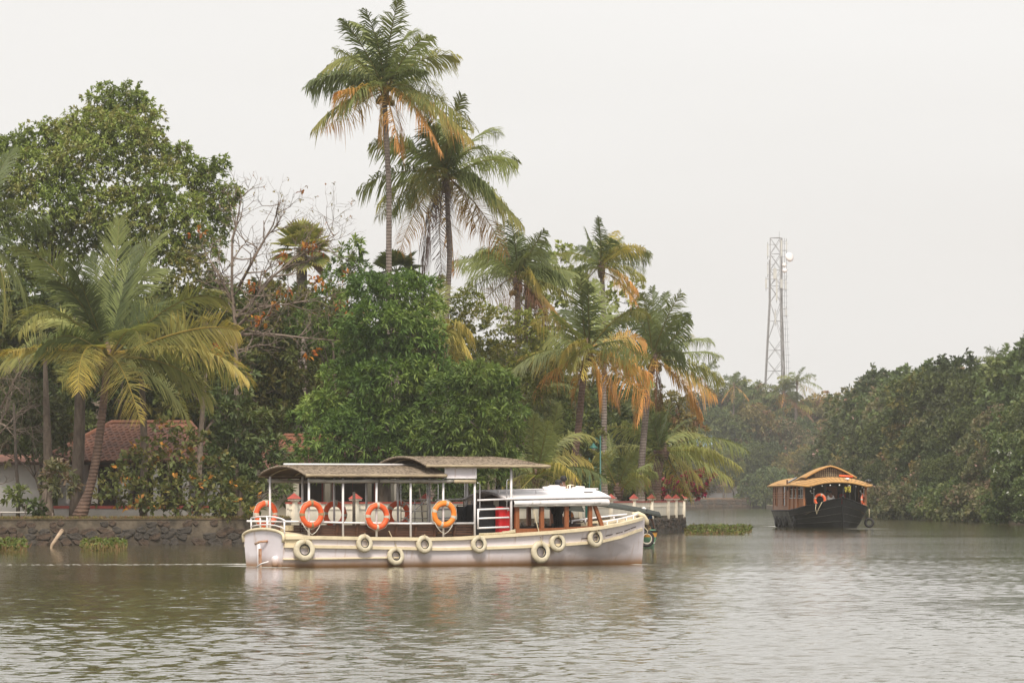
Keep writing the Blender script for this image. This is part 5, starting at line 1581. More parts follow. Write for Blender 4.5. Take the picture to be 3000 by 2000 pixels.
def bare_tree(label, D, base_px, mains, seed, bark, tr, leaves=0, name='bare_tree', depth=4):
    rng = np.random.default_rng(seed)
    base = at(*base_px, D); base.z = max(0.9, base.z)
    o = thing(name, label, 'tree', base)
    mb, tips = MB(), []
    for pl, dpt in mains:
        pts = [at(x, y, D) - base for x, y in pl]
        for i in range(1, len(pts)): pts[i].y += rng.normal() * 0.3
        m = len(pts)
        rads = [tr * (1 - 0.75 * i / (m - 1)) if pl is mains[0][0] else tr * 0.6 * (1 - 0.8 * i / (m - 1)) for i in range(m)]
        mb.tube(pts, rads, 8)
        for i in range(1, m):
            for _ in range(4):
                d = (pts[i] - pts[i - 1]).normalized() + Vector((rng.normal(), rng.normal(), rng.normal())) * 0.75
                branchy(o, pts[i].lerp(pts[i - 1], rng.uniform(0, 0.7)), d, 0.95 * dpt, rads[i] * 0.5 + 0.012, depth - 1, rng, mb, tips)
    mb.build('branches', M[bark], o, smooth=True)
    if leaves:
        T = np.array([tuple(t) for t in tips])
        j = rng.choice(len(T), leaves)
        # leaves gathered into a few tufts
        cen = T[rng.choice(len(T), 14)]
        P = cen[rng.integers(0, 14, leaves)] + rng.normal(0, 0.14, (leaves, 3))
        V, Q, C = leaf_cloud(P, nrm(rng.normal(0, 1, P.shape)), 3, 0.26, 0.14, 0.8, 0.4, np.array(PAL['rust'])[rng.integers(0, 3, leaves)], rng)
        P2 = T[rng.choice(len(T), 350)]
        V2, Q2, C2 = leaf_cloud(P2, nrm(rng.normal(0, 1, P2.shape)), 3, 0.12, 0.05, 0.8, 0.1, np.array(PAL['olive'])[rng.integers(0, 4, 350)] * 1.5, rng)
        link('leaves', np_mesh('leaves', np.concatenate((V, V2)), np.concatenate((Q, Q2 + len(V))), M['leaf'], np.concatenate((C, C2))), o)
    return o
bare_tree('nearly leafless tree with pale spreading branches and a few orange leaves', 221, (692, 1500),
          [([(692, 1500), (692, 1100), (690, 960), (680, 850), (680, 700), (700, 620)], 1.0), ([(692, 930), (740, 880), (800, 810), (860, 760), (930, 720), (990, 680)], 1.0), ([(690, 960), (760, 900), (850, 890), (950, 870)], 0.9),
           ([(690, 980), (800, 980), (900, 990), (1010, 1000)], 0.9), ([(690, 900), (640, 800), (600, 740)], 0.8), ([(700, 840), (760, 730), (800, 660), (820, 600)], 0.9)], 81, 'pale_bark', 0.12, 90)
bare_tree('grey leafless twiggy bush at the picture edge below the palm fronds', 207, (-30, 1500),
          [([(-30, 1500), (-20, 1350), (0, 1230), (30, 1180)], 0.8), ([(-10, 1280), (60, 1200), (90, 1180)], 0.7), ([(0, 1240), (40, 1260), (100, 1250)], 0.7), ([(0, 1200), (40, 1120), (60, 1100)], 0.6)], 82, 'pale_bark', 0.06, 0, 'twiggy_bush', 4)
# single trunks in front of the houses
for lab, D, pts, rr, bk in (
        ('tall straight brown trunk beside the leaning base of the big palm', 207, [(222, 1515), (226, 1400), (232, 1280), (235, 1120), (240, 880)], [0.32, 0.26, 0.24, 0.21, 0.1], 'bark'),
        ('thick grey buttressed trunk on the quay by the white plaster building', 207, [(136, 1512), (138, 1480), (138, 1420), (140, 1340), (132, 1050)], [0.42, 0.24, 0.21, 0.19, 0.08], 'bark'),
        ('slender grey trunk in front of the right end of the tiled roof', 207.5, [(580, 1515), (580, 1440), (586, 1330), (588, 1270), (606, 1060)], [0.14, 0.13, 0.12, 0.11, 0.05], 'pale_bark'),
        ('thin dark trunk in front of the white plaster wall', 207, [(52, 1500), (54, 1440), (48, 1370), (40, 1180)], [0.09, 0.08, 0.07, 0.05], 'dark_bark'),
        ('brown trunk rising before the middle of the tiled roof', 208, [(420, 1515), (420, 1430), (424, 1340), (420, 1230), (410, 980)], [0.17, 0.16, 0.15, 0.14, 0.08], 'bark'),
        ('thin leaning stake at the compound wall seen through the canopy posts', 205, [(1240, 1522), (1234, 1470), (1228, 1430)], [0.03, 0.03, 0.025], 'dark_bark'),
        ('short brown post standing before the compound wall pillar', 206, [(1037, 1522), (1037, 1440)], [0.07, 0.06], 'dark_bark')):
    b = at(*pts[0], D)
    o = thing('tree' if 'trunk' in lab else 'stake', lab, 'tree trunk' if 'trunk' in lab else 'post', b)
    MB().tube([at(x, y, D) - b + (Vector((0, 0, -0.4)) if i == 0 else Vector()) for i, (x, y) in enumerate(pts)], rr, 9).build('trunk' if 'trunk' in lab else 'shaft', M[bk], o, smooth=True)

# ------------------------------------------------------------------ the farther banks: a small stock of trees, copied
def stock(name, lobes, spec, palette, seed, tr, flowers=None, dens=1.0, inner=0.3):
    o = thing(name, 'x', 'tree')
    link('crown', crown_mesh([(np.array(c), r) for c, r in lobes], spec, palette, seed, inner, flowers, 0.0, dens, (0.7, 1.12), 0.6), o)
    limbs(MB(), (0, 0, -0.8), [(np.array(c), r) for c, r in lobes], tr, np.random.default_rng(seed), 0.3).build('trunk', M['dark_bark'], o, smooth=True)
    return o
rr = random.Random(5)
def rl(n, R, H, z0, r=(0.9, 1.6), flat=1.0):
    out = []
    for k in range(n):
        a = k * 2.4 + rr.random()
        f = (k + 0.5) / n
        z = z0 + (H - z0) * f
        rad = R * math.sqrt(max(0.05, 1 - f * f * 0.85)) * rr.uniform(0.4, 0.9)
        q = rr.uniform(*r)
        out.append(((rad * math.cos(a), rad * math.sin(a), z), (q, q, q * 0.75 * flat)))
    return out
STOCK = {
    'vine': stock('vine_covered_tree', rl(17, 3.2, 6.4, 0.8, (1.1, 1.8)), 'bank', 'bank', 101, 0.2, ('pale_pink', 26, 0.25)),
    'dense': stock('dense_tree', rl(15, 2.8, 6.8, 1.6, (1.0, 1.7)), 'bank', 'bankg', 102, 0.2),
    'olive': stock('olive_tree', rl(15, 2.9, 6.6, 1.2, (1.0, 1.6)), 'bank', 'olive', 103, 0.18),
    'dark': stock('dark_tree', rl(16, 3.0, 6.6, 0.8, (1.1, 1.8)), 'bank', 'dark', 104, 0.2),
    'tall': stock('tall_tree', rl(13, 2.0, 8.4, 3.2, (0.9, 1.4)), 'bank', 'mixed', 105, 0.2),
    'bush': stock('bank_shrub', rl(12, 2.4, 2.0, 0.3, (0.9, 1.4), 0.9), 'bank', 'bank', 106, 0.06, ('pale_pink', 14, 0.22)),
    'bushg': stock('bank_shrub', rl(12, 2.3, 2.2, 0.3, (0.9, 1.4), 0.9), 'bank', 'bankg', 107, 0.06),
    'white': stock('flowering_shrub', rl(16, 2.6, 5.6, 0.4, (1.0, 1.5), 0.9), 'bank', 'bankg', 108, 0.08, ('white', 80, 0.22)),
}
for k_ in ('bush', 'bushg', 'white'): STOCK[k_]['category'] = 'shrub'
STOCK['fill'] = stock('leafy_tree', rl(16, 2.9, 7.0, 1.0, (1.1, 1.8)), 'mixed', 'mixed', 109, 0.2)
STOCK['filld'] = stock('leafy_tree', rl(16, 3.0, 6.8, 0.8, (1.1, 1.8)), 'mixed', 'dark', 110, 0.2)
used_stock = set()
KIND_LABEL = {'vine': 'vine covered tree', 'dense': 'fresh green tree', 'olive': 'olive brown tree', 'dark': 'dark green tree', 'tall': 'tall trunked tree', 'bush': 'brownish overhanging bush', 'bushg': 'green overhanging bush', 'white': 'white flowered green shrub'}
def place(kind, x, y, z, s, rz, where, group, sz=1.0):
    src = STOCK[kind]
    if kind in used_stock: o = copy_tree(src)
    else: o = src; used_stock.add(kind)
    o.location = (x, y, z); o.rotation_euler = (0, 0, rz); o.scale = (s, s, s * sz)
    tag(o, KIND_LABEL[kind] + ' ' + where, None, group)
    return o
KIND_LABEL['fill'] = 'leafy green tree'; KIND_LABEL['filld'] = 'dark shadowed tree'
fl_r = random.Random(31)
for k, (px, D, top, kd) in enumerate(((-60, 250, 860, 'filld'), (60, 246, 830, 'fill'), (190, 252, 820, 'filld'), (310, 247, 880, 'fill'), (430, 250, 830, 'filld'), (540, 246, 860, 'fill'), (660, 250, 880, 'filld'), (770, 247, 850, 'fill'), (880, 252, 860, 'filld'), (990, 248, 900, 'fill'),
        (1110, 250, 950, 'filld'), (1230, 247, 960, 'fill'), (1340, 252, 990, 'filld'), (1440, 262, 1040, 'fill'), (1530, 268, 1010, 'fill'), (1620, 280, 1060, 'filld'), (1710, 300, 1110, 'fill'), (1800, 305, 1130, 'filld'), (1890, 308, 1150, 'fill'), (-20, 235, 1080, 'filld'), (130, 233, 1120, 'filld'), (480, 232, 1120, 'filld'), (640, 233, 1150, 'fill'))):
    h = EYE + (1455 - top) / F * D - 0.9
    place(kd, gx(px, D), D, 0.9, h / 7.9, fl_r.uniform(0, 6), 'in the thicket ' + ('behind the tiled roof' if 100 < px < 680 else 'behind the plaster building' if px <= 100 else 'behind the tall mango' if px < 1180 else 'behind the rounded mango' if px < 1420 else 'behind the land tip palms'), 'trees of the near bank thicket', 1.0)
def sky_h(px):
    return float(np.interp(px, (2230, 2300, 2350, 2420, 2480, 2560, 2620, 2700, 2760, 2830, 2880, 2950, 3000, 3060), (1190, 1165, 1150, 1140, 1125, 1100, 1080, 1085, 1062, 1045, 1030, 1035, 975, 960)))
def edge_x(D):
    return float(np.interp(D, [p[1] for p in RB], [p[0] for p in RB]))
rb_r = random.Random(12)
D = 352.0
while D < 640:
    where = 'nearest the picture edge' if D < 366 else 'close to the picture edge' if D < 386 else 'halfway from picture edge to houseboat' if D < 410 else 'past the houseboat bow' if D < 440 else 'right behind the houseboat' if D < 480 else 'beyond the houseboat roof' if D < 540 else 'between houseboat and far bank'
    ex = edge_x(D)
    px0 = 1500 + (ex + 2) / D * F
    if px0 < 3060:
        place(rb_r.choice(('bush', 'bushg', 'bush')), ex + 0.9, D, 0.0, rb_r.uniform(0.8, 1.25), rb_r.uniform(0, 6), 'at the water ' + where, 'bushes along the overgrown bank', 1.0)
        for row, (dx, fr, kinds) in enumerate(((2.6, 0.42, ('vine', 'olive', 'dark', 'vine')), (5.6, 0.68, ('vine', 'dense', 'dark', 'olive')), (9.5, 0.95, ('dense', 'vine', 'dense', 'dark')))):
            x = ex + dx + rb_r.uniform(-0.8, 0.8)
            y = D + rb_r.uniform(-3, 3)
            px = 1500 + x / y * F
            if px > 3090: continue
            H = EYE + (1455 - sky_h(px)) / F * y
            h = H * fr * rb_r.uniform(0.88, 1.04)
            kd = rb_r.choice(kinds)
            s = h / 7.6
            place(kd, x, y, 0.45, s, rb_r.uniform(0, 6.28), ('low on the bank ', 'midway up the bank ', 'on the skyline ')[row] + where, 'trees on the overgrown bank')
    D += 9.0 if D < 470 else 13.0
place('white', 35.4, 352, 0.2, 1.0, 0.4, 'at the near end of the overgrown bank, by the picture edge', 'white flowering shrubs')
place('white', 36.2, 346, 0.2, 0.8, 2.4, 'low over the water at the picture edge', 'white flowering shrubs', 0.7)
place('tall', gx(2690, 470), 470, 0.45, 1.42, 1.0, 'standing above the skyline of the overgrown bank', 'trees on the overgrown bank')

# far bank
fb_r = random.Random(21)
def far_h(px):
    return float(np.interp(px, (1500, 1950, 2050, 2110, 2150, 2200, 2250, 2300, 2400, 2480), (1180, 1170, 1180, 1110, 1150, 1100, 1130, 1160, 1145, 1150)))
for row, (D0, fr, step) in enumerate(((885, 0.52, 50), (905, 0.75, 46), (930, 0.98, 44))):
    px = 1900 + 17 * row
    while px < 2500:
        D = D0 + fb_r.uniform(-6, 6)
        H = EYE + (1455 - far_h(px)) / F * D
        kd = fb_r.choice(('dense', 'olive', 'dark', 'vine', 'tall', 'olive'))
        h = (H - 1.7) * fr * fb_r.uniform(0.85, 1.05)
        s = h / (9.6 if kd == 'tall' else 7.6)
        place(kd, gx(px, D), D, 1.7, s, fb_r.uniform(0, 6.28), ('low on the far bank ', 'midway on the far bank ', 'topmost on the far bank ')[row] + ('beside the land tip palms' if px < 2060 else 'above the far white house' if px < 2160 else 'before the tower foot' if px < 2270 else 'above the houseboat stern' if px < 2360 else 'above the houseboat bow'), 'trees on the hazy far bank')
        px += step * fb_r.uniform(0.8, 1.2)
for px, D, h, kd in ((2030, 872, 5.0, 'dark'), (2075, 873, 6.0, 'dense'), (2120, 872, 6.2, 'dark'), (2150, 873, 6.0, 'dense'), (2160, 872, 5.0, 'olive')):
    place('tall', gx(px, D), D, 1.6, h / 7.0, px, 'in front of the far white house', 'small trees at the far white house')
for px in (2235, 2255, 2275):
    place('bushg', gx(px, 866), 866, 0.6, 1.6, px, 'at the far bank corner behind the houseboat stern', 'bushes at the far corner', 1.3)
for k, (cx, cy, L) in enumerate(((2335, 1120, 5.6), (2296, 1150, 4.2), (2150, 1130, 4.6), (2066, 1095, 4.4), (2330, 1185, 4.5), (2215, 1430, 4.2), (2180, 1180, 4.5), (2260, 1230, 4.5))):
    palm(('far coconut palm with the fullest crown beside the lattice tower', 'far coconut palm at the foot of the lattice tower', 'far coconut palm beside a dark tree on the hazy bank', 'hazy coconut palm behind the fronds of the land tip palm', 'far palm below the fullest crown',
          'small palm before the far white wall', 'far palm in the middle of the hazy trees', 'far palm low in the hazy trees')[k], 918 if k != 5 else 870, (cx, cy), [(cx - 4, 1470), (cx, cy + 8)],
         [], L=L, lmax=0.95, n=24, extra=18, seed=200 + k, tr=0.2, group='coconut palms on the hazy far bank', droop=0.5, ez=(-0.6, 1.35), wid=0.1)
palm('coconut palm crown over the overgrown bank near the picture edge', 440, (2945, 1075), [(2945, 1480), (2945, 1085)], [], L=3.6, lmax=0.7, n=26, extra=14, seed=220, tr=0.15, group='coconut palms in the overgrown bank', wid=0.08, ez=(0.2, 1.4))
palm('yellowing palm fronds half buried in the overgrown bank', 466, (2735, 1150), [(2735, 1480), (2735, 1160)], [], L=3.4, lmax=0.7, n=26, extra=12, seed=221, tr=0.15, group='coconut palms in the overgrown bank', wid=0.08, ez=(-0.2, 1.3))

# undergrowth masses that nobody could count
def mass(name, label, pts, r, z, spec, palette, seed, dens=1.0):
    lob = []
    q = random.Random(seed)
    for x, y in pts:
        rr_ = q.uniform(*r)
        lob.append((np.array((x + q.uniform(-0.6, 0.6), y + q.uniform(-0.6, 0.6), z + q.uniform(0, 0.3))), (rr_ * 1.3, rr_ * 1.3, rr_)))
    o = link(name, crown_mesh(lob, spec, palette, seed, 0.3, None, None, dens))
    return tag(o, label, kind='stuff')
mass('undergrowth', None, [(x, 229 + 4 * math.sin(x)) for x in np.arange(-27, -1, 2.2)], (1.2, 2.2), 1.6, 'mixed', 'dark', 91, 0.7)
mass('undergrowth', None, [(x, 296 + 3 * math.sin(x * 2)) for x in np.arange(-18, 6, 2.2)], (1.2, 2.2), 1.6, 'mixed', 'dark', 92, 0.6)
mass('undergrowth', None, [(x, 884) for x in np.arange(46, 70, 3.5)], (1.6, 2.6), 2.2, 'bank', 'bank', 93, 0.5)
mass('undergrowth', None, [(edge_x(d) + 6, d) for d in np.arange(350, 680, 9)], (1.8, 2.6), 1.6, 'bank', 'dark', 94, 0.22)
# grass and litter on the quay
def tufts(name, path, n, seed, w=0.4, h=0.12, back=0.5, z=1.04, pl='olive'):
    rng = np.random.default_rng(seed)
    L = plen(path)
    P = []
    for _ in range(n):
        (x, y), (tx, ty) = along(path, rng.uniform(0, L))
        o = rng.uniform(-0.1, back)
        P.append((x - ty * o, y + tx * o, z))
    P = np.array(P)
    V, Q, C = leaf_cloud(P, np.tile(UP, (n, 1)), 6, h, 0.02, 0.4, 0.0, np.array(PAL[pl])[rng.integers(0, len(PAL[pl]), n)], rng)
    tag(link(name, np_mesh(name, V, Q, M['leaf'], C)), kind='stuff')
tufts('grass', qpath, 1400, 95)
tufts('grass', [(x, y + 0.35) for x, y in cpath[:4]], 700, 96, z=0.76, h=0.1)
# floating water hyacinth
def hyacinth(px0, px1, py0, py1, n, seed, h, label):
    rng = np.random.default_rng(seed)
    P = []
    while len(P) < n:
        u, v = rng.random(), rng.random()
        px = px0 + (px1 - px0) * u; py = py0 + (py1 - py0) * v
        if rng.random() > 1 - (2 * abs(u - 0.45)) ** 4: continue
        d = F * EYE / (py - 1455)
        P.append((gx(px, d), d, 0.0))
    P = np.array(P)
    up = np.tile(UP, (len(P), 1))
    tops = P + np.stack((rng.normal(0, 0.05, n), rng.normal(0, 0.05, n), rng.uniform(0.25, 1.0, n) * h), 1)
    V, Q, C = leaf_cloud(tops, up, 5, 0.13, 0.11, 0.75, 0.1, np.array(PAL['hyacinth'])[rng.integers(0, 4, n)], rng)
    V2, Q2, C2 = leaf_cloud(P, up, 5, h * 0.9, 0.035, 0.3, 0.0, np.array(PAL['olive'])[rng.integers(0, 4, n)] * 1.2, rng)
    o = link('water_hyacinth', np_mesh('water_hyacinth', np.concatenate((V, V2)), np.concatenate((Q, Q2 + len(V))), M['leaf'], np.concatenate((C, C2))))
    tag(o, label, None, None, 'stuff')
hyacinth(-60, 88, 1604, 1618, 260, 97, 0.34, 'water hyacinth floating at the picture edge under the quay wall')
hyacinth(242, 378, 1603, 1614, 260, 98, 0.34, 'bright water hyacinth patch beside the leaning stake')
hyacinth(2006, 2215, 1548, 1566, 900, 99, 0.22, 'long water hyacinth mat off the tip of the compound wall')
# ------------------------------------------------------------------ tiled houses on the near bank
def tile_mesh():
    mb = MB()
    w, l, t = 0.25, 0.40, 0.022
    xs = [-w / 2, -w * 0.3, -w * 0.1, w * 0.15, w * 0.35, w / 2]
    hs = [0.03, 0.0, 0.0, 0.012, 0.04, 0.035]
    top0 = [(x, 0, h + t) for x, h in zip(xs, hs)]; top1 = [(x, l, h + t - 0.02) for x, h in zip(xs, hs)]
    bot0 = [(x, 0, h) for x, h in zip(xs, hs)]
    mb.grid([bot0, top0, top1])
    return mb.mesh('tile', M['tile'])
TILE = tile_mesh()
TILE2 = TILE.copy(); TILE2.materials.clear(); TILE2.materials.append(M['tile_old'])

def hip_slope(root, a, b, c, d, limit, seed, skip=0):
    """tiles on the roof face with eave a-b and ridge d-c (root coordinates)"""
    a, b, c, d = (Vector(v) for v in (a, b, c, d))
    ex = (b - a).normalized()
    nn = (b - a).cross(d - a).normalized()
    up = nn.cross(ex).normalized()
    W_, H_ = (b - a).length, (d - a).dot(up)
    R = Matrix((ex, up, nn)).transposed().to_4x4()
    q = random.Random(seed)
    slab = MB()
    slab.add([a - nn * 0.06, b - nn * 0.06, c - nn * 0.06, d - nn * 0.06, a, b, c, d], [(3, 2, 1, 0), (4, 5, 6, 7), (0, 1, 5, 4), (1, 2, 6, 5), (2, 3, 7, 6), (3, 0, 4, 7)])
    face = slab.build('roof', M['tile_old'], root)
    nrow = int(H_ / 0.33)
    cnt = 0
    rest = MB()
    la, lb = (d - a).dot(ex), (c - a).dot(ex)
    for i in range(nrow):
        v = i * 0.33
        x0 = la * v / H_; x1 = W_ + (lb - W_) * v / H_
        x = x0 + 0.13
        while x < x1 - 0.1:
            p = a + ex * x + up * (v - 0.05) + nn * (0.004 + q.uniform(0, 0.012))
            if cnt < limit:
                o = link('tile', TILE if q.random() < 0.6 else TILE2, face)
                o.matrix_local = Matrix.Translation(p) @ R @ Matrix.Rotation(q.uniform(-0.02, 0.02), 4, 'Z')
                cnt += 1
            else:
                T = Matrix.Translation(p) @ R
                rest.add([T @ v_.co for v_ in TILE.vertices], [tuple(f.vertices) for f in TILE.polygons])
            x += 0.245
    if rest.v:
        o = rest.build('tile_courses', M['tile'], face); o['kind'] = 'stuff'
    for p0, p1 in ((a, d), (d, c), (c, b)):
        k = int((p1 - p0).length / 0.4)
        for i in range(k):
            e0, e1 = p0.lerp(p1, i / k), p0.lerp(p1, (i + 1.08) / k)
            MB().tube([e0 + Vector((0, 0, 0.04)), e1 + Vector((0, 0, 0.05))], [0.10, 0.085], 7).build('ridge_tile', M['tile'], root)

hs = thing('tiled_house', 'low house with an orange clay tiled roof and dark veranda behind the quay', 'house', at(380, 1512, 213) * 1.0)
ho = Vector((hs.location.x, 213, 0.93)); hs.location = ho
def hp(px, py, D): return at(px, py, D) - ho
Lh, Rh = gx(118, 211) - ho.x, gx(650, 211) - ho.x
ez, rz_ = 3.40 - 0.93, 5.0 - 0.93
a, b = (Lh, -2.0, ez), (Rh, -2.0, ez)
c, d = (Rh - 1.6, 2.6, rz_), (Lh + 2.6, 2.6, rz_)
hip_slope(hs, a, b, c, d, 300, 1)
bk0, bk1 = (Lh, 7.0, ez), (Rh, 7.0, ez)
side = MB(); side.add([bk0, a, d, bk1, b, c], [(0, 1, 2), (3, 5, 4), (0, 2, 5, 3)]); side.build('back_roof', M['tile'], hs)
MB().box(((Lh + Rh) / 2, 2.9, 1.25), (Rh - Lh - 0.9, 3.6, 2.5)).build('wall', M['white_plaster'], hs)
MB().box(((Lh + Rh) / 2, -0.9, 0.24), (Rh - Lh - 0.8, 1.9, 0.5)).build('plinth', M['white_plaster'], hs)
MB().box(((Lh + Rh) / 2, -0.92, 0.55), (Rh - Lh - 0.75, 1.95, 0.11)).build('plinth_band', M['red_paint'], hs)
MB().box(((Lh + Rh) / 2, -1.6, ez - 0.11), (Rh - Lh - 0.5, 0.1, 0.14)).build('eave_beam', M['dark_wood'], hs)
for px in (205, 277, 366, 460, 545, 620):
    MB().box((gx(px, 211.6) - ho.x, -1.5, (ez + 0.5) / 2 + 0.1), (0.28, 0.28, ez - 0.7)).build('veranda_pillar', M['white_plaster'], hs)
for px, w in ((300, 1.0), (420, 0.8), (500, 1.0)):
    f = MB().box((gx(px, 214) - ho.x, 1.07, 1.45), (w, 0.06, 1.6)).build('door', M['dark_wood'], hs)
    MB().box((gx(px, 214) - ho.x, 1.08, 1.45), (w + 0.16, 0.05, 1.75)).build('frame', M['bench_wood'], f)
h2 = thing('tiled_house', 'cream walled house with a tiled roof half hidden by mango leaves beyond the compound wall', 'house', (gx(880, 221), 221, 0.93))
o2 = h2.location
L2, R2 = gx(715, 219) - o2.x, gx(1180, 219) - o2.x
hip_slope(h2, (L2, -2.0, 2.2), (R2, -2.0, 2.2), (R2 - 1.8, 1.8, 3.6), (L2 + 1.6, 1.8, 3.6), 150, 2)
MB().box(((L2 + R2) / 2, 1.5, 1.1), (R2 - L2 - 0.8, 4.0, 2.2)).build('wall', M['wall_cream'], h2)
for px in (868, 960, 1080):
    MB().box((gx(px, 219.5) - o2.x, -1.5, 1.1), (0.24, 0.24, 2.2)).build('veranda_pillar', M['wall_cream'], h2)
for px, w, z, hh in ((905, 1.1, 1.1, 1.9), (1005, 0.8, 1.3, 1.0), (1065, 0.9, 1.1, 1.9)):
    f = MB().box((gx(px, 220.5) - o2.x, -0.53, z), (w, 0.06, hh)).build('window' if hh < 1.5 else 'door', M['dark_wood'], h2)
    MB().box((gx(px, 220.5) - o2.x, -0.52, z), (w + 0.14, 0.05, hh + 0.14)).build('frame', M['red_paint'], f)
h3 = thing('plaster_building', 'grimy white plaster building with a dark eave at the picture edge', 'house', (gx(20, 213), 213, 0.93))
MB().box((-0.7, 1.5, 1.15), (4.2, 3.0, 2.3)).build('wall', M['white_plaster'], h3)
MB().box((-0.7, 1.3, 2.36), (4.8, 4.0, 0.12)).build('eave', M['dark_wood'], h3)
mbr = MB(); mbr.add([(-3.1, -0.7, 2.42), (1.7, -0.7, 2.42), (1.7, 3.3, 2.42), (-3.1, 3.3, 2.42), (-3.1, 1.3, 2.75), (1.7, 1.3, 2.75)], [(0, 1, 5, 4), (2, 3, 4, 5), (0, 4, 3), (1, 2, 5)])
mbr.build('roof', M['tile_old'], h3)
MB().box((-0.35, -0.02, 1.15), (0.03, 0.03, 2.3)).build('drain_pipe', M['dark_wood'], h3)
pf = thing('pipe_fence', 'low white pipe rail along the quay at the picture edge', 'fence', (gx(30, 205), 205, 0.95))
MB().tube([(-2.0, 0, 0.33), (1.05, 0, 0.33)], 0.035, 8).build('rail', M['white_plaster'], pf, smooth=True)
for x in (-1.8, -0.35, 0.95):
    MB().tube([(x, 0, -0.1), (x, 0, 0.32)], 0.04, 8).build('post', M['dark_bark'], pf, smooth=True)
sk = thing('stake', 'pale weathered stake leaning out of the water before the quay wall', 'post', (gx(148, 190), 190, 0))
MB().tube([(-0.04, 0, -0.4), (0.05, 0, 0.12), (0.42, 0.1, 0.66)], [0.045, 0.06, 0.075], 8).build('shaft', M['wood_pole'], sk, smooth=True)
MB().tube([(0.42, 0.1, 0.66), (0.445, 0.105, 0.70)], [0.075, 0.05], 8).build('cut_end', M['wood_pole'], sk, smooth=True)

# green lamp posts at the tip of the land
def lamp(label, px, D, top, arm, head=True):
    b = Vector((gx(px, D), D, 0.85))
    o = thing('street_lamp', label, 'street lamp', b)
    zt = EYE + (1455 - top) / F * D - 0.85
    MB().tube([(0, 0, -0.2), (0, 0, 0.4), (0, 0, zt)], [0.07, 0.05, 0.032], 8).build('pole', M['green_metal'], o, smooth=True)
    MB().lathe([(0.11, 0), (0.11, 0.25), (0.06, 0.32)], (0, 0, -0.1), 10).build('base', M['green_metal'], o)
    if head:
        pts = [(arm * u, 0, zt - 0.35 + 0.25 * math.sin(u * math.pi * 0.75)) for u in np.linspace(0, 1, 9)]
        MB().tube(pts, 0.02, 6).build('arm', M['green_metal'], o, smooth=True)
        MB().lathe([(0.22, 0.0), (0.21, 0.05), (0.12, 0.12), (0.06, 0.2), (0.03, 0.26)], (arm, 0, zt - 0.62), 14).build('lamp_shade', M['green_metal'], o, smooth=True)
        MB().ball((arm, 0, zt - 0.63), 0.09, 10, 7).build('bulb', M['bulb'], o, smooth=True)
    return o
lamp('green lamp post with a bell shaped shade hanging over the white cabin roof', 1759, 252, 1276, -0.34)
lamp('shorter green post beside the bell shaded lamp, without a visible shade', 1727, 262, 1340, 0.3, True)
gb = thing('bin', 'small green bin just above the white cabin roof', 'bin', (gx(1721, 240), 240, 0.85))
MB().lathe([(0.10, 0), (0.13, 1.40), (0.14, 1.42)], (0, 0, 0), 12).build('body', M['green_metal'], gb)
MB().lathe([(0.14, 0), (0.15, 0.03), (0.1, 0.05)], (0, 0, 1.42), 12).build('lid', M['green_metal'], gb)
bs = thing('blue_roofed_house', 'far house with a blue and white sheet roof, glimpsed through the land tip palm fronds', 'house', (gx(2022, 894), 894, 1.75))
sr = MB()
for k in range(28):
    x0, x1 = -4.2 + k * 0.3, -4.2 + (k + 1) * 0.3
    h = 0.05 * (k % 2)
    sr.add([(x0, -1.2, 8.6 + h), (x1, -1.2, 8.6 + 0.05 - h), (x1, 3.4, 11.0 + 0.05 - h), (x0, 3.4, 11.0 + h)], [(0, 1, 2, 3)])
sr.build('sheet_roof', M['blue_sheet'], bs)
MB().box((0, 1.6, 4.2), (7.4, 4.4, 8.5)).build('wall', M['white_plaster'], bs)

# ------------------------------------------------------------------ the small country boat behind the bow
CT = math.radians(5)
cb = thing('country_boat', 'small mint green and yellow boat with a dark canvas awning, behind the white bow', 'boat', (gx(1895, 192), 192, 0), CT)
CM = Matrix.Translation(cb.location) @ Matrix.Rotation(CT, 4, 'Z')
# local x towards the stern (viewer's right end at +0.4)
def chull(z0, z1, name, m, infl=0.0):
    mb = MB()
    xs = [-8.2, -7.6, -6.5, -4.5, -2, -0.6, 0.2]
    hbw = [0.05, 0.4, 0.75, 0.95, 0.95, 0.8, 0.62]
    rows = []
    for x, w in zip(xs, hbw):
        w = w + infl
        f0 = 0.8 + 0.2 * max(0, z0) / 0.7; f1 = 0.8 + 0.2 * max(0, z1) / 0.7
        e0 = 0.22 * z0 if x == 0.2 else 0; e1 = 0.22 * z1 if x == 0.2 else 0
        rows.append([(x + e0, -w * f0, z0), (x + e1, -w * f1, z1), (x + e1, w * f1, z1), (x + e0, w * f0, z0)])
    mb.grid(rows)
    mb.f.append(tuple(len(mb.v) - 4 + k for k in range(4)))
    mb.f.append((3, 2, 1, 0))
    return mb.build(name, m, cb)
chull(-0.3, 0.17, 'lower_hull', M['dark_green_hull'])
chull(0.172, 0.20, 'stripe', M['white_paint'], 0.008)
chull(0.202, 0.40, 'hull_band', M['green_hull'], 0.004)
chull(0.402, 0.58, 'upper_band', M['yellow_paint'], 0.008)
chull(0.582, 0.65, 'gunwale', M['black_metal'], 0.03)
MB().box((0.16, 0, 0.67), (0.22, 1.1, 0.04)).build('stern_deck', M['green_hull'], cb)
MB().box((0.15, -0.2, 0.72), (0.18, 0.3, 0.06)).build('hatch', M['dark_cloth'], cb)
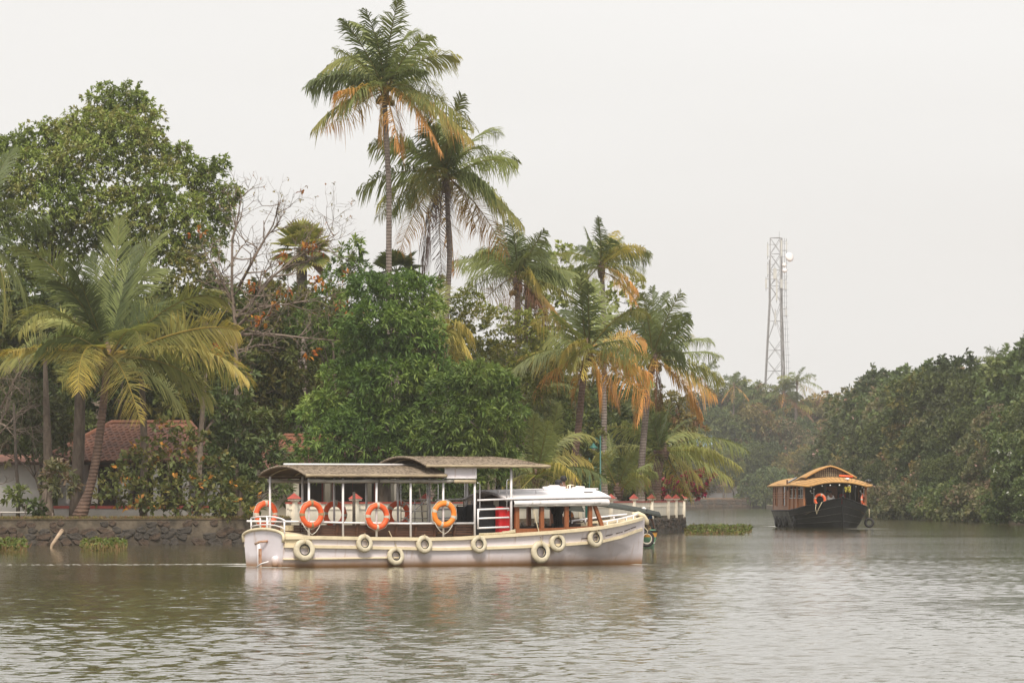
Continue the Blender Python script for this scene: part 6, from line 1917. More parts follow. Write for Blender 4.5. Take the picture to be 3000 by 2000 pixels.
# awning: an arched canvas that dips towards the stern
mb = MB()
rows = []
for x, zc, w in ((-6.6, 1.98, 1.0), (-5.5, 1.94, 1.05), (-3.5, 1.84, 1.1), (-2.1, 1.75, 1.1), (-1.0, 1.60, 1.05), (-0.1, 1.44, 0.9), (0.42, 1.31, 0.7)):
    rows.append([(x, t * w, zc - 0.15 * t * t) for t in np.linspace(-1, 1, 11)])
mb.grid(rows)
top = mb.build('awning', M['awning_dark'], cb, smooth=True)
so = top.modifiers.new('solid', 'SOLIDIFY'); so.thickness = 0.04
MB().tube(rows[-1], 0.05, 6).build('awning_roll', M['awning_dark'], cb, smooth=True)
MB().tube([r[0] for r in rows], 0.035, 6).build('awning_edge', M['awning_dark'], cb, smooth=True)
MB().grid([[(-6.4, -1.0, 1.84), (-4.0, -1.08, 1.72), (-2.6, -1.08, 1.66)], [(-6.4, -1.0, 1.5), (-4.0, -1.08, 1.45), (-2.45, -1.08, 1.34)]]).build('awning_flap', M['awning_dark'], cb)
for x in (-6.3, -3.0, -0.15):
    for t in (-0.85, 0.85):
        MB().tube([(x, t, 0.6), (x + 0.05, t, 1.75 - max(0, x + 3) * 0.11)], 0.03, 6).build('awning_post', M['black_metal'], cb, smooth=True)
ct = thing('tyre_fender', 'black tyre with a white inner rim on the green boat, beside the white bow', 'tyre', CM @ Vector((-0.12, -0.93, 0.34)), CT + math.radians(14))
MB().torus((0, 0, 0), 0.25, 0.07, 26, 9, 'y', 1.1).build('tyre', M['rubber'], ct, smooth=True)
MB().torus((0, -0.05, 0), 0.185, 0.022, 24, 6, 'y').build('bead', M['band'], ct, smooth=True)
MB().tube([(0.0, -0.08, 0.2), (0.02, -0.08, 0.3), (-0.1, 0.0, 0.45), (-0.3, 0.1, 0.55)], 0.018, 5).build('rope', M['rope'], ct, smooth=True)

# ------------------------------------------------------------------ people
def skin_obj(name, joints, edges, radii, m, parent, sub=1):
    me = bpy.data.meshes.new(name)
    keys = list(joints)
    me.from_pydata([joints[k] for k in keys], [(keys.index(a), keys.index(b)) for a, b in edges], [])
    me.materials.append(m)
    o = link(name, me, parent)
    md = o.modifiers.new('skin', 'SKIN')
    md.use_smooth_shade = True
    for i, k in enumerate(keys):
        sv = me.skin_vertices[0].data[i]
        rx = radii[k]
        sv.radius = rx if hasattr(rx, '__len__') else (rx, rx)
        sv.use_root = (i == 0)
    s = o.modifiers.new('sub', 'SUBSURF'); s.levels = sub; s.render_levels = sub
    return o

def person(label, loc, rz, J, shirt, trousers, hair=True, sleeve=0.6, group=None, cap=None):
    """J: joint positions (metres, relative to loc, facing -y)"""
    o = thing('person', label, 'person', loc, rz, group)
    E_ = [('pelvis', 'waist'), ('waist', 'chest'), ('chest', 'neck'), ('neck', 'chin'), ('chin', 'head'), ('head', 'crown')]
    R_ = {'pelvis': (0.125, 0.10), 'waist': (0.115, 0.09), 'chest': (0.14, 0.10), 'neck': 0.055, 'chin': (0.065, 0.075), 'head': (0.076, 0.095), 'crown': (0.05, 0.06)}
    for s in 'LR':
        E_ += [('chest', 'sh' + s), ('sh' + s, 'el' + s), ('el' + s, 'wr' + s), ('wr' + s, 'pm' + s), ('pelvis', 'hip' + s), ('hip' + s, 'kn' + s), ('kn' + s, 'an' + s), ('an' + s, 'toe' + s)]
        R_.update({'sh' + s: 0.06, 'el' + s: 0.042, 'wr' + s: 0.028, 'pm' + s: (0.036, 0.02), 'hip' + s: 0.085, 'kn' + s: 0.056, 'an' + s: 0.038, 'toe' + s: (0.04, 0.025)})
    body = skin_obj('body', J, E_, R_, M['skin'], o, 2)
    head = Vector(J['head']); chin = Vector(J['chin'])
    fwd = Vector(J.get('face', (0, -1, 0))).normalized()
    upv = (Vector(J['crown']) - chin).normalized()
    sdv = fwd.cross(upv).normalized()
    MB().ball(head + fwd * 0.098 - upv * 0.015, (0.016, 0.02, 0.026), 6, 5).build('nose', M['skin'], body, smooth=True)
    for s in (-1, 1):
        MB().ball(head + fwd * 0.082 + sdv * 0.033 * s + upv * 0.015, 0.013, 6, 5).build('eye', M['white_cloth'], body, smooth=True)
        MB().ball(head + sdv * 0.082 * s, (0.014, 0.02, 0.032), 6, 5).build('ear', M['skin'], body, smooth=True)
        # fingers and thumb
        k = 'L' if s < 0 else 'R'
        pm = Vector(J['pm' + k]); hd = (pm - Vector(J['wr' + k])).normalized()
        ac = hd.cross(Vector((0.3, 1, 0.2))).normalized()
        hb_ = MB()
        for f, ln in zip((-1.5, -0.5, 0.5, 1.5), (0.062, 0.075, 0.07, 0.052)):
            b_ = pm + hd * 0.015 + ac * f * 0.017
            hb_.tube([b_ - hd * 0.02, b_ + hd * ln * 0.5, b_ + hd * ln * 0.85 - Vector((0, 0, ln * 0.35))], [0.009, 0.008, 0.006], 5)
        hb_.tube([pm - hd * 0.03 - ac * 0.02, pm - ac * 0.045, pm + hd * 0.02 - ac * 0.05], [0.01, 0.009, 0.007], 5)
        hb_.build('fingers', M['skin'], body, smooth=True)
    if hair:
        MB().ball(head + upv * 0.045 - fwd * 0.022, (0.095, 0.112, 0.092), 12, 8).build('hair', M['hair'], o, smooth=True)
    if cap:
        MB().ball(head + upv * 0.05 - fwd * 0.01, (0.105, 0.125, 0.09), 12, 8).build('cap', M[cap], o, smooth=True)
    # shirt
    JS = {k: J[k] for k in ('pelvis', 'waist', 'chest', 'shL', 'shR')}
    ES = [('pelvis', 'waist'), ('waist', 'chest'), ('chest', 'shL'), ('chest', 'shR')]
    RS = {'pelvis': (0.15, 0.12), 'waist': (0.145, 0.115), 'chest': (0.165, 0.122), 'shL': 0.078, 'shR': 0.078}
    for s in 'LR':
        JS['sl' + s] = tuple(Vector(J['sh' + s]).lerp(Vector(J['el' + s]), sleeve)); ES.append(('sh' + s, 'sl' + s)); RS['sl' + s] = 0.066
    skin_obj('shirt', JS, ES, RS, M[shirt], o, 1)
    JT, ET, RT = {'pelvis': J['pelvis']}, [], {'pelvis': (0.15, 0.12)}
    for s in 'LR':
        JT['hip' + s], JT['kn' + s] = J['hip' + s], J['kn' + s]
        JT['cf' + s] = tuple(Vector(J['kn' + s]).lerp(Vector(J['an' + s]), 0.85))
        ET += [('pelvis', 'hip' + s), ('hip' + s, 'kn' + s), ('kn' + s, 'cf' + s)]
        RT.update({'hip' + s: 0.10, 'kn' + s: 0.075, 'cf' + s: 0.062})
    skin_obj('trousers', JT, ET, RT, M[trousers], o, 1)
    return o

def standing(h=1.68, arms='down', lean=0.0):
    k = h / 1.70
    z = lambda v: v * k
    J = {'pelvis': (0, 0, z(0.95)), 'waist': (0, -0.01 - lean * 0.1, z(1.10)), 'chest': (0, -lean * 0.3, z(1.33)), 'neck': (0, -lean * 0.4, z(1.47)), 'chin': (0, -0.02 - lean * 0.45, z(1.53)), 'head': (0, -0.015 - lean * 0.5, z(1.60)), 'crown': (0, -lean * 0.5, z(1.665))}
    for s, q in (('L', -1), ('R', 1)):
        J['sh' + s] = (q * 0.17, -lean * 0.33, z(1.40))
        if arms == 'down':
            J['el' + s] = (q * 0.23, 0.02, z(1.12)); J['wr' + s] = (q * 0.25, -0.06, z(0.88)); J['pm' + s] = (q * 0.25, -0.08, z(0.80))
        else:
            J['el' + s] = (q * 0.25, -0.12, z(1.15)); J['wr' + s] = (q * 0.2, -0.36, z(1.12)); J['pm' + s] = (q * 0.19, -0.44, z(1.12))
        J['hip' + s] = (q * 0.09, 0, z(0.90)); J['kn' + s] = (q * 0.10, -0.02, z(0.49)); J['an' + s] = (q * 0.10, 0.02, z(0.08)); J['toe' + s] = (q * 0.11, -0.13, z(0.03))
    return J

def seated(seat=0.45, arms='fwd'):
    s0 = seat
    J = {'pelvis': (0, 0, s0 + 0.09), 'waist': (0, 0.01, s0 + 0.25), 'chest': (0, -0.01, s0 + 0.48), 'neck': (0, -0.01, s0 + 0.62), 'chin': (0, -0.03, s0 + 0.68), 'head': (0, -0.025, s0 + 0.75), 'crown': (0, -0.01, s0 + 0.815)}
    for s, q in (('L', -1), ('R', 1)):
        J['sh' + s] = (q * 0.17, 0, s0 + 0.55); J['el' + s] = (q * 0.23, -0.1, s0 + 0.29)
        J['wr' + s] = (q * 0.17, -0.32, s0 + 0.22); J['pm' + s] = (q * 0.15, -0.40, s0 + 0.20)
        J['hip' + s] = (q * 0.09, -0.04, s0 + 0.07); J['kn' + s] = (q * 0.11, -0.44, s0 + 0.06); J['an' + s] = (q * 0.11, -0.42, 0.07); J['toe' + s] = (q * 0.11, -0.56, 0.03)
    return J
FWD = TH + math.radians(90)          # facing the white boat's bow
p1 = W(9.42, 0.05, 0.62)
person('dark haired person in a blue shirt standing in the cabin, head above the roof hatch', p1, FWD, standing(1.74, 'fwd', 0.1), 'blue_cloth', 'dark_cloth')
J = seated(0.0)
for s in 'LR':
    J['kn' + s] = (J['kn' + s][0], -0.40, 0.02); J['an' + s] = (J['kn' + s][0], -0.75, 0.03); J['toe' + s] = (J['kn' + s][0], -0.86, 0.09)
person('dark haired person sitting behind the smaller white hatch board on the cabin roof', W(9.78, 0.30, 1.62), FWD + math.radians(90), J, 'dark_cloth', 'dark_cloth')
person('person in an orange top sitting low on the dark boat, seen through the cabin windows', CM @ Vector((-2.95, -0.05, 0.42)), math.radians(120), seated(0.32), 'orange_cloth', 'dark_cloth', hair=True)
# boatman on the green boat, stooping with his arm down
JB = {'pelvis': (0, 0.12, 0.55), 'waist': (0.02, 0.05, 0.70), 'chest': (0.05, -0.03, 0.88), 'neck': (0.0, -0.12, 0.98), 'chin': (-0.03, -0.18, 1.02), 'head': (-0.05, -0.2, 1.09), 'crown': (-0.06, -0.2, 1.16),
      'shL': (-0.12, -0.02, 0.93), 'elL': (-0.22, -0.18, 0.72), 'wrL': (-0.15, -0.34, 0.55), 'pmL': (-0.12, -0.40, 0.5), 'shR': (0.2, -0.02, 0.93), 'elR': (0.3, -0.1, 0.66), 'wrR': (0.34, -0.22, 0.42), 'pmR': (0.35, -0.25, 0.34),
      'hipL': (-0.09, 0.1, 0.5), 'knL': (-0.2, -0.28, 0.46), 'anL': (-0.14, -0.05, 0.08), 'toeL': (-0.16, -0.2, 0.03), 'hipR': (0.09, 0.1, 0.5), 'knR': (0.14, -0.32, 0.44), 'anR': (0.12, -0.06, 0.08), 'toeR': (0.13, -0.2, 0.03)}
person('boatman in a blue shirt and khaki trousers crouching on the stern of the green boat', CM @ Vector((-0.10, -0.1, 0.30)), 0.15, JB, 'blue_cloth', 'khaki_cloth', cap='white_cloth')

# ------------------------------------------------------------------ the houseboat
HA = math.radians(8.5)
hb_root = thing('houseboat', 'black hulled wooden houseboat with golden mat roofs coming towards the viewer', 'boat', (gx(2466, 310), 310, 0), HA - math.radians(90))
HMt = Matrix.Translation(hb_root.location) @ Matrix.Rotation(HA - math.radians(90), 4, 'Z')
def HB(u, y, z): return HMt @ Vector((-u, y, z))        # u metres aft of the stem
G_ = [(0, 0.06), (0.4, 0.72), (1, 1.3), (2, 1.98), (3, 2.22), (5, 2.28), (9, 2.2), (12.5, 1.8)]
B_ = [(0, 0.03), (0.4, 0.3), (1, 0.62), (2, 1.15), (3, 1.55), (5, 1.9), (9, 1.9), (12.5, 1.45)]
Z_ = [(0, 1.82), (0.4, 1.66), (0.9, 1.48), (2.2, 1.25), (3, 1.15), (5, 1.05), (12.5, 1.02)]
us = [0, 0.2, 0.4, 0.7, 1, 1.5, 2, 2.5, 3, 4, 5, 7, 9, 11, 12.5]
def hpt(u, side, v):
    g, b, z = ip(G_, u), ip(B_, u), ip(Z_, u)
    if v < 0.2: return (-u - 0.0, side * b * (0.8 + v), -0.3 + 1.5 * v)
    k = (v - 0.2) / 0.8
    return (-u + (0.25 * k if u < 0.1 else 0.12 * k if u < 0.5 else 0), side * (b + (g - b) * k ** 0.8), z * k)
HV = [0, 0.2, 0.35, 0.5, 0.65, 0.8, 0.92, 1.0]
mb = MB()
for side in (-1, 1):
    mb.grid([[hpt(u, side, v) for v in (HV if side < 0 else HV[::-1])] for u in us if u <= 5])
mb.build('bow_hull', M['black_hull'], hb_root, smooth=True)
mb = MB()
for side in (-1, 1):
    mb.grid([[hpt(u, side, v) for v in (HV if side < 0 else HV[::-1])] for u in us if u >= 5])
mb.build('aft_hull', M['grey_hull'], hb_root, smooth=True)
mb = MB(); mb.add([hpt(12.5, -1, v) for v in HV] + [hpt(12.5, 1, v) for v in HV[::-1]], [tuple(range(16))]); mb.build('transom', M['grey_hull'], hb_root)
MB().tube([hpt(0, 1, v) for v in HV[1:]] + [(0.3, 0, 1.95)], [0.06, 0.06, 0.065, 0.07, 0.07, 0.075, 0.08, 0.09], 8).build('stem_post', M['black_hull'], hb_root, smooth=True)
for side in (-1, 1):
    MB().tube([Vector(hpt(u, side, 1.0)) + Vector((0, 0, 0.02)) for u in us], 0.05, 6).build('gunwale', M['black_hull'] if side else None, hb_root, smooth=True)
    # planking: rows of raised plank edges
    for v in (0.4, 0.6, 0.8):
        MB().tube([Vector(hpt(u, side, v)) + Vector((0, side * 0.004, 0)) for u in us], 0.012, 4).build('plank_edge', M['grey_hull'], hb_root)
mb = MB(); mb.grid([[(-u, -ip(G_, u) + 0.06, ip(Z_, u) - 0.35 if u < 2 else 0.85), (-u, ip(G_, u) - 0.06, ip(Z_, u) - 0.35 if u < 2 else 0.85)] for u in us]); mb.build('deck', M['deck'], hb_root)
# roofs
def wroof(u): return float(np.interp(u, (1.1, 1.6, 2.2, 3.2, 5, 12.9), (1.75, 2.15, 2.35, 2.42, 2.4, 1.95)))
def main_z(u, t): return float(np.interp(u, (1.1, 2.5, 12.9), (2.60, 2.66, 2.62))) + float(np.interp(u, (1.1, 2.2, 12.9), (0.26, 0.46, 0.48))) * (1 - abs(t) ** 2.2)
ru = [1.1, 1.6, 2.2, 3.2, 4.5, 6, 8, 10, 11.5, 12.9]
tts = np.linspace(-1, 1, 17)
mb = MB()
rows = [[(-u, t * wroof(u), main_z(u, t)) for t in tts] for u in ru]
mb.grid(rows)
mb.grid([[(-u, t * wroof(u), main_z(u, t) - 0.10) for t in tts[::-1]] for u in ru])
mb.build('mat_roof', M['mat_roof'], hb_root, smooth=True)
MB().tube([(-1.1, t * wroof(1.1), main_z(1.1, t) - 0.05) for t in tts], 0.07, 6).build('roof_edge', M['mat_roof'], hb_root, smooth=True)
for side in (-1, 1):
    MB().tube([(-u, side * wroof(u), main_z(u, side) - 0.05) for u in ru], 0.07, 6).build('roof_edge', M['mat_roof'], hb_root, smooth=True)
# stitched mat seams
for k, t in enumerate(np.linspace(-0.92, 0.92, 17)):
    MB().tube([(-u, t * wroof(u), main_z(u, t) + 0.004) for u in (1.1, 1.6, 2.2, 3.0)], 0.012, 4).build('mat_seam', M['bench_wood'], hb_root)
# small raised roof with a lattice gable
def up_z(t): return 3.10 + 0.72 * (1 - abs(t) ** 1.35)
mb = MB()
uu = (3.2, 4.2, 5.5, 7.0)
mb.grid([[(-u, t * 1.62 + 0.0, up_z(t) - (0.0 if u < 5 else 0.12 * (u - 5))) for t in tts] for u in uu])
mb.grid([[(-u, t * 1.62, up_z(t) - 0.07 - (0.0 if u < 5 else 0.12 * (u - 5))) for t in tts[::-1]] for u in uu])
upr = mb.build('raised_roof', M['mat_roof'], hb_root, smooth=True)
MB().tube([(-3.2, t * 1.62, up_z(t) - 0.035) for t in tts], 0.06, 6).build('roof_edge', M['mat_roof'], upr, smooth=True)
mb = MB(); mb.add([(-3.6, t * 1.5, up_z(t) - 0.1) for t in tts] , [tuple(range(17))]); mb.build('gable', M['dark_wood'], hb_root)
la = MB()
for y in np.arange(-0.85, 0.86, 0.13):
    zt = up_z(y / 1.62) - 0.13
    if zt > 3.2: la.beam((-3.5, y, 3.14), (-3.5, y, zt), 0.028, 0.028, (1, 0, 0))
for z in np.arange(3.2, 3.8, 0.12):
    yy = 1.62 * (1 - (z + 0.13 - 3.10) / 0.72) ** (1 / 1.35) if z + 0.13 - 3.10 < 0.72 else 0
    if yy > 0.12: la.beam((-3.48, -min(yy, 0.95), z), (-3.48, min(yy, 0.95), z), 0.028, 0.028, (1, 0, 0))
la.build('lattice', M['bamboo'], hb_root)
MB().tube([(-2.6, 0.4, 3.20), (-2.6, 1.25, 3.14)], 0.065, 8).build('roof_roll', M['orange'], hb_root, smooth=True)
MB().lathe([(0.05, -0.08), (0.13, 0.0), (0.13, 0.06), (0.08, 0.08)], (-1.4, 0.65, 2.98), 12).build('search_light', M['white_paint'], hb_root, smooth=True)
MB().ball((-1.8, 2.05, 2.86), (0.16, 0.2, 0.12), 10, 6).build('deck_lamp', M['glass'], hb_root, smooth=True)
MB().beam((-5.2, -2.25, 2.78), (-5.2, -1.7, 3.08), 0.5, 0.06).build('solar_panel', M['glass'], hb_root)
MB().beam((-5.2, -2.3, 2.3), (-5.2, -2.3, 2.95), 0.09, 0.09, (1, 0, 0)).build('panel_post', M['bench_wood'], hb_root)
# cabin walls
def wallrun(side, ua, ub, z1, m, name, n=6):
    mb = MB()
    uu_ = np.linspace(ua, ub, n)
    mb.grid([[(-u, side * (ip(G_, u) - 0.10), ip(Z_, u)), (-u, side * (ip(G_, u) - 0.12), z1 if not callable(z1) else z1(u))] for u in uu_])
    mb.grid([[(-u, side * (ip(G_, u) - 0.2), z1 if not callable(z1) else z1(u)), (-u, side * (ip(G_, u) - 0.2), ip(Z_, u))] for u in uu_])
    return mb.build(name, m, hb_root)
def sp(u, side, z, out=0.0): return Vector((-u, side * (ip(G_, u) - 0.11 + out), z))
for side in (-1, 1):
    wallrun(side, 5.0, 12.4, 2.72, M['house_wood'], 'cabin_wall')
    wallrun(side, 2.0, 5.0, 1.82, M['house_wood2'], 'cabin_dado')
    for u, w in ((5.05, 0.16), (5.3, 0.1), (3.95, 0.13), (3.0, 0.13), (2.05, 0.2)):
        MB().beam(sp(u, side, ip(Z_, u), 0.02), sp(u, side, 2.72, 0.02), w, 0.1, (0, 1, 0)).build('cabin_post', M['house_wood2'], hb_root)
    MB().tube([sp(u, side, 1.84, 0.02) for u in (2.0, 3, 4, 5)], 0.03, 5).build('window_sill', M['white_plaster'], hb_root)
    # windows of the middle saloon: glass with a pale cross frame
    for ua, ub in ((4.1, 4.85), (3.15, 3.8), (2.2, 2.9)):
        g = MB(); g.add([sp(ua, side, 1.86, -0.03), sp(ub, side, 1.86, -0.03), sp(ub, side, 2.7, -0.03), sp(ua, side, 2.7, -0.03)], [(0, 1, 2, 3)])
        win = g.build('window', M['glass'], hb_root)
        um = (ua + ub) / 2
        MB().tube([sp(um, side, 1.86, 0.0), sp(um, side, 2.4, 0.0)], 0.022, 5).build('mullion', M['antenna'], win)
        MB().tube([sp(ua, side, 2.38, 0.0), sp(ub, side, 2.38, 0.0)], 0.022, 5).build('mullion', M['antenna'], win)
        MB().tube([sp(ua, side, 1.98, 0.0), sp(ub, side, 1.98, 0.0)], 0.018, 5).build('mullion', M['antenna'], win)
    for ua, ub in ((6.2, 7.2), (9.6, 10.8)):
        g = MB(); g.add([sp(ua, side, 1.35, 0.02), sp(ub, side, 1.35, 0.02), sp(ub, side, 2.6, 0.02), sp(ua, side, 2.6, 0.02)], [(0, 1, 2, 3)])
        win = g.build('window', M['glass'], hb_root)
        MB().tube([sp(ua, side, 2.6, 0.04), sp(ua, side, 1.35, 0.04), sp(ub, side, 1.35, 0.04), sp(ub, side, 2.6, 0.04)], 0.035, 5).build('frame', M['house_wood2'], win)
    for z in (1.15, 1.85, 2.0, 2.15):
        MB().tube([sp(u, side, z, 0.02) for u in (5.4, 7, 9, 11, 12.3)], 0.025, 5).build('batten', M['house_wood2'], hb_root)
MB().box((-12.35, 0, 1.87), (0.08, 3.5, 1.7)).build('aft_wall', M['house_wood'], hb_root)
MB().box((-5.1, -0.2, 1.8), (0.1, 3.9, 1.9)).build('cabin_wall', M['dark_wood'], hb_root)
MB().box((-5.0, 0.45, 1.75), (0.06, 0.7, 1.6)).build('door', M['house_wood2'], hb_root)
MB().box((-4.2, 0.95, 1.5), (0.3, 0.35, 1.2)).build('red_panel', M['red_cloth'], hb_root)
MB().box((-3.2, -0.7, 1.2), (0.9, 1.0, 0.5)).build('bench', M['house_wood2'], hb_root)
# front posts, bulbs and the bow rail
for u, y in ((2.3, -1.85), (1.9, -1.26), (1.5, -0.72), (1.25, 0.36), (1.25, 0.76), (1.4, 1.13), (1.8, 1.6)):
    zb = ip(Z_, u) - 0.3
    MB().tube([(-u, y, zb), (-u, y, main_z(u, y / wroof(u)) - 0.1)], 0.032, 6).build('front_post', M['black_metal'], hb_root)
MB().beam((-2.3, 1.98, ip(Z_, 2.3)), (-2.3, 1.98, 2.68), 0.17, 0.12, (0, 1, 0)).build('corner_post', M['house_wood2'], hb_root)
for t in (-0.8, -0.52, -0.26, 0.06, 0.4, 0.62, 0.8, 0.93):
    u = 1.2 + 0.5 * abs(t) ** 3
    MB().ball((-u + 0.05, t * wroof(u) * 0.97, main_z(u, t) - 0.26), 0.048, 8, 6).build('bulb', M['bulb'], hb_root, smooth=True)
for y in (-1.35, 1.75):
    MB().tube([(-1.75, y, 1.9), (-1.75, y, 2.30), (-1.75, y + 0.0, 2.34)], 0.02, 5).build('lamp_bracket', M['antenna'], hb_root)
    MB().tube([(-1.72, y - 0.22, 2.22), (-1.72, y - 0.15, 2.12), (-1.72, y, 2.12)], 0.02, 5).build('lamp_bracket', M['antenna'], hb_root)
    for dy, z in ((0, 2.38), (-0.22, 2.27)):
        MB().ball((-1.72, y + dy, z), 0.048, 8, 6).build('bulb', M['bulb'], hb_root, smooth=True)
life_ring(HB(1.55, -1.02, 1.72), HA - math.radians(30), 'red orange life ring hung at the front of the houseboat', RING_O, 'band', 0.4, False, 1.05, 'life rings on the houseboat')
life_ring(HB(1.85, 1.72, 1.72), HA + math.radians(62), 'red orange life ring seen almost edge on by the houseboat corner post', RING_O, 'band', 0.1, False, 1.05, 'life rings on the houseboat')
DT = MB().torus((0, 0, 0), 0.23, 0.085, 24, 9, 'y', 1.2).mesh('tyre', M['rubber'], True)
def htyre(u, side, z, label, sc=1.0, ext=0.09, ropez=None):
    k = z / ip(Z_, u)
    y = ip(B_, u) + (ip(G_, u) - ip(B_, u)) * k ** 0.8
    slope = math.atan2(ip(G_, u + 0.3) - ip(G_, u - 0.3), 0.6) * side
    o = thing('tyre_fender', label, 'tyre', HB(u, side * (y + ext), z), HA - math.radians(90) - slope, 'black tyres along the houseboat')
    o.scale = (sc,) * 3
    link('tyre', DT, o)
    MB().tube([(0, 0, 0.3), (0, -side * 0.03, 0.5), (0, 0.0, (ip(Z_, u) - z) / sc)], 0.02, 5).build('rope', M['rope'], o, smooth=True)
htyre(4.2, -1, 0.42, 'black tyre on a pale rope, nearest the houseboat bow on its shaded side')
htyre(6.6, -1, 0.38, 'black tyre on the grey hull under the saloon windows', 1.1)
htyre(9.8, -1, 0.38, 'black tyre on the grey hull near the houseboat stern', 1.1)
htyre(8.4, -1, 0.34, 'black tyre between two others low on the grey houseboat hull', 1.0)
to_ = thing('tyre_fender', 'black tyre with a bright centre hanging off the houseboat side away from its windows', 'tyre', HB(2.7, 2.30, 0.33), HA - 0.25, 'black tyres along the houseboat')
link('tyre', DT, to_)
MB().tube([(0, 0, 0.28), (0, 0, 0.85)], 0.035, 6).build('rope', M['rope'], to_, smooth=True)
tag(MB().tube([HB(u, y, z) for u, y, z in ((1.05, -1.36, 1.5), (0.95, -1.42, 1.2), (0.85, -1.36, 0.86), (0.78, -1.26, 1.2), (0.62, -1.08, 1.6))], 0.022, 6).build('mooring_rope', M['rope'], smooth=True), 'slack pale rope looped over the houseboat bow', 'rope')
bn = thing('banana_bunch', 'yellow banana bunch hanging under the houseboat roof at the bow', 'bananas', HB(1.15, 0.62, 2.38))
MB().tube([(0, 0, 0.55), (0, 0, 0.1)], 0.02, 5).build('stalk', M['bench_wood'], bn)
for k in range(14):
    a = k * 2.4; z = 0.12 - 0.022 * k
    MB().tube([(0.04 * math.cos(a), 0.04 * math.sin(a), z), (0.16 * math.cos(a), 0.16 * math.sin(a), z - 0.02), (0.19 * math.cos(a), 0.19 * math.sin(a), z + 0.09)], [0.02, 0.032, 0.015], 6).build('banana', M['banana'], bn, smooth=True)
J = seated(0.45)
person('person in white clothes sitting at the front of the houseboat', HB(2.1, -0.25, 0.95), HA + 0.3, J, 'white_cloth', 'white_cloth', sleeve=0.95)
person('darker dressed person sitting further inside the houseboat front', HB(3.4, -0.15, 1.0), HA - 0.2, seated(0.45), 'red_cloth', 'dark_cloth')

# ------------------------------------------------------------------ lattice tower
TD = 938
tw = thing('lattice_tower', 'tall grey steel telecom lattice tower with antennas above the far trees', 'tower', (gx(2278, TD), TD, 1.7))
psi = math.radians(49)
HT = EYE + (1455 - 697) / F * TD - 1.7
def leg_pt(k, z):
    zt = HT - EYE
    zb = EYE + (1455 - 885) / F * TD - 1.7
    r = 1.36 if z >= zb else 1.36 + (zb - z) / zb * 1.95
    a = psi + k * 2 * math.pi / 3
    return Vector((r * math.cos(a), r * math.sin(a), z))
zbend = EYE + (1455 - 885) / F * TD - 1.7
for k in range(3):
    MB().tube([leg_pt(k, -0.3), leg_pt(k, zbend), leg_pt(k, HT)], [0.15, 0.12, 0.09], 8).build('leg', M['steel'], tw, smooth=True)
levels = [0, 4.6, 9.0, 13.3, 17.4, 21.3, 25.2, 28.9, zbend] + list(np.linspace(zbend, HT, 5)[1:])
for i, (z0, z1) in enumerate(zip(levels, levels[1:])):
    for k in range(3):
        k2 = (k + 1) % 3
        MB().tube([leg_pt(k, z0), leg_pt(k2, z1)], 0.042, 5).build('brace', M['steel'], tw)
        MB().tube([leg_pt(k2, z0), leg_pt(k, z1)], 0.042, 5).build('brace', M['steel'], tw)
        MB().tube([leg_pt(k, (z0 + z1) / 2 if i < 8 else z1), leg_pt(k2, (z0 + z1) / 2 if i < 8 else z1)], 0.036, 5).build('strut', M['steel'], tw)
# ladder with safety hoops beside the right hand leg
lx = leg_pt(0, 10).x
for dx in (0.42, 0.78):
    MB().tube([leg_pt(0, 0.5) + Vector((dx, 0, 0)), leg_pt(0, zbend) + Vector((dx, 0, 0)), leg_pt(0, HT) + Vector((dx, 0, 0))], 0.035, 4).build('ladder_rail', M['steel'], tw)
rg = MB()
for z in np.arange(1, HT, 1.2):
    p = leg_pt(0, z)
    rg.beam(p + Vector((0.1, 0, 0)), p + Vector((1.15, 0, 0)), 0.05, 0.05)
rg.build('ladder_rungs', M['steel'], tw)
for k, w in ((1, 0.2), (0, 0.22)):
    MB().tube([leg_pt(k, 2) + Vector((-0.2, -0.2, 0)), leg_pt(k, zbend) + Vector((-0.2, -0.2, 0)), leg_pt(k, HT - 4) + Vector((-0.15, -0.2, 0))], w * 0.6, 6).build('cable_run', M['steel'], tw)
def tz(py): return EYE + (1455 - py) / F * TD - 1.7
def tx(px): return gx(px, TD) - gx(2278, TD)
def panel(px, y0, y1, w, yo=-1.6, dep=0.14):
    o = MB().box((tx(px), yo, (tz(y0) + tz(y1)) / 2), (w, dep, tz(y0) - tz(y1))).build('antenna', M['antenna'], tw)
    MB().tube([(tx(px), yo + 0.2, tz(y0) + 0.4), (tx(px), yo + 0.2, tz(y1) - 0.5)], 0.05, 5).build('mast', M['steel'], o)
    for y in (y0, y1):
        MB().tube([(tx(px), yo + 0.2, tz(y)), (tx(px) * 0.3, 0, tz(y))], 0.04, 4).build('bracket', M['steel'], o)
for a in ((2248, 717, 752, 0.22), (2269, 787, 818, 0.6), (2288, 705, 752, 0.3), (2288, 819, 845, 0.42), (2243, 818, 845, 0.3), (2274, 820, 880, 0.28), (2301, 822, 848, 0.2), (2303, 708, 735, 0.16), (2248, 775, 806, 0.14), (2270, 912, 948, 0.22), (2302, 905, 925, 0.22)):
    panel(*a)
for px, py, r in ((2307, 756, 0.85), (2292, 779, 0.38), (2293, 795, 0.42)):
    d = MB().lathe([(0.02, 0), (r * 0.55, 0.04), (r * 0.85, 0.14), (r, 0.34), (r, 0.62), (r * 0.55, 0.72), (0.04, 0.75)], (0, 0, 0), 20).build('dish', M['dish'], tw, smooth=True)
    d.location = (tx(px), -1.4, tz(py)); d.rotation_euler = (math.radians(78), 0, math.radians(38))
MB().tube([(tx(2283), 0, HT), (tx(2283), 0, HT + 1.2)], 0.03, 4).build('lightning_rod', M['steel'], tw)
MB().tube([leg_pt(1, HT), leg_pt(0, HT), leg_pt(2, HT), leg_pt(1, HT)], 0.06, 4).build('top_ring', M['steel'], tw)

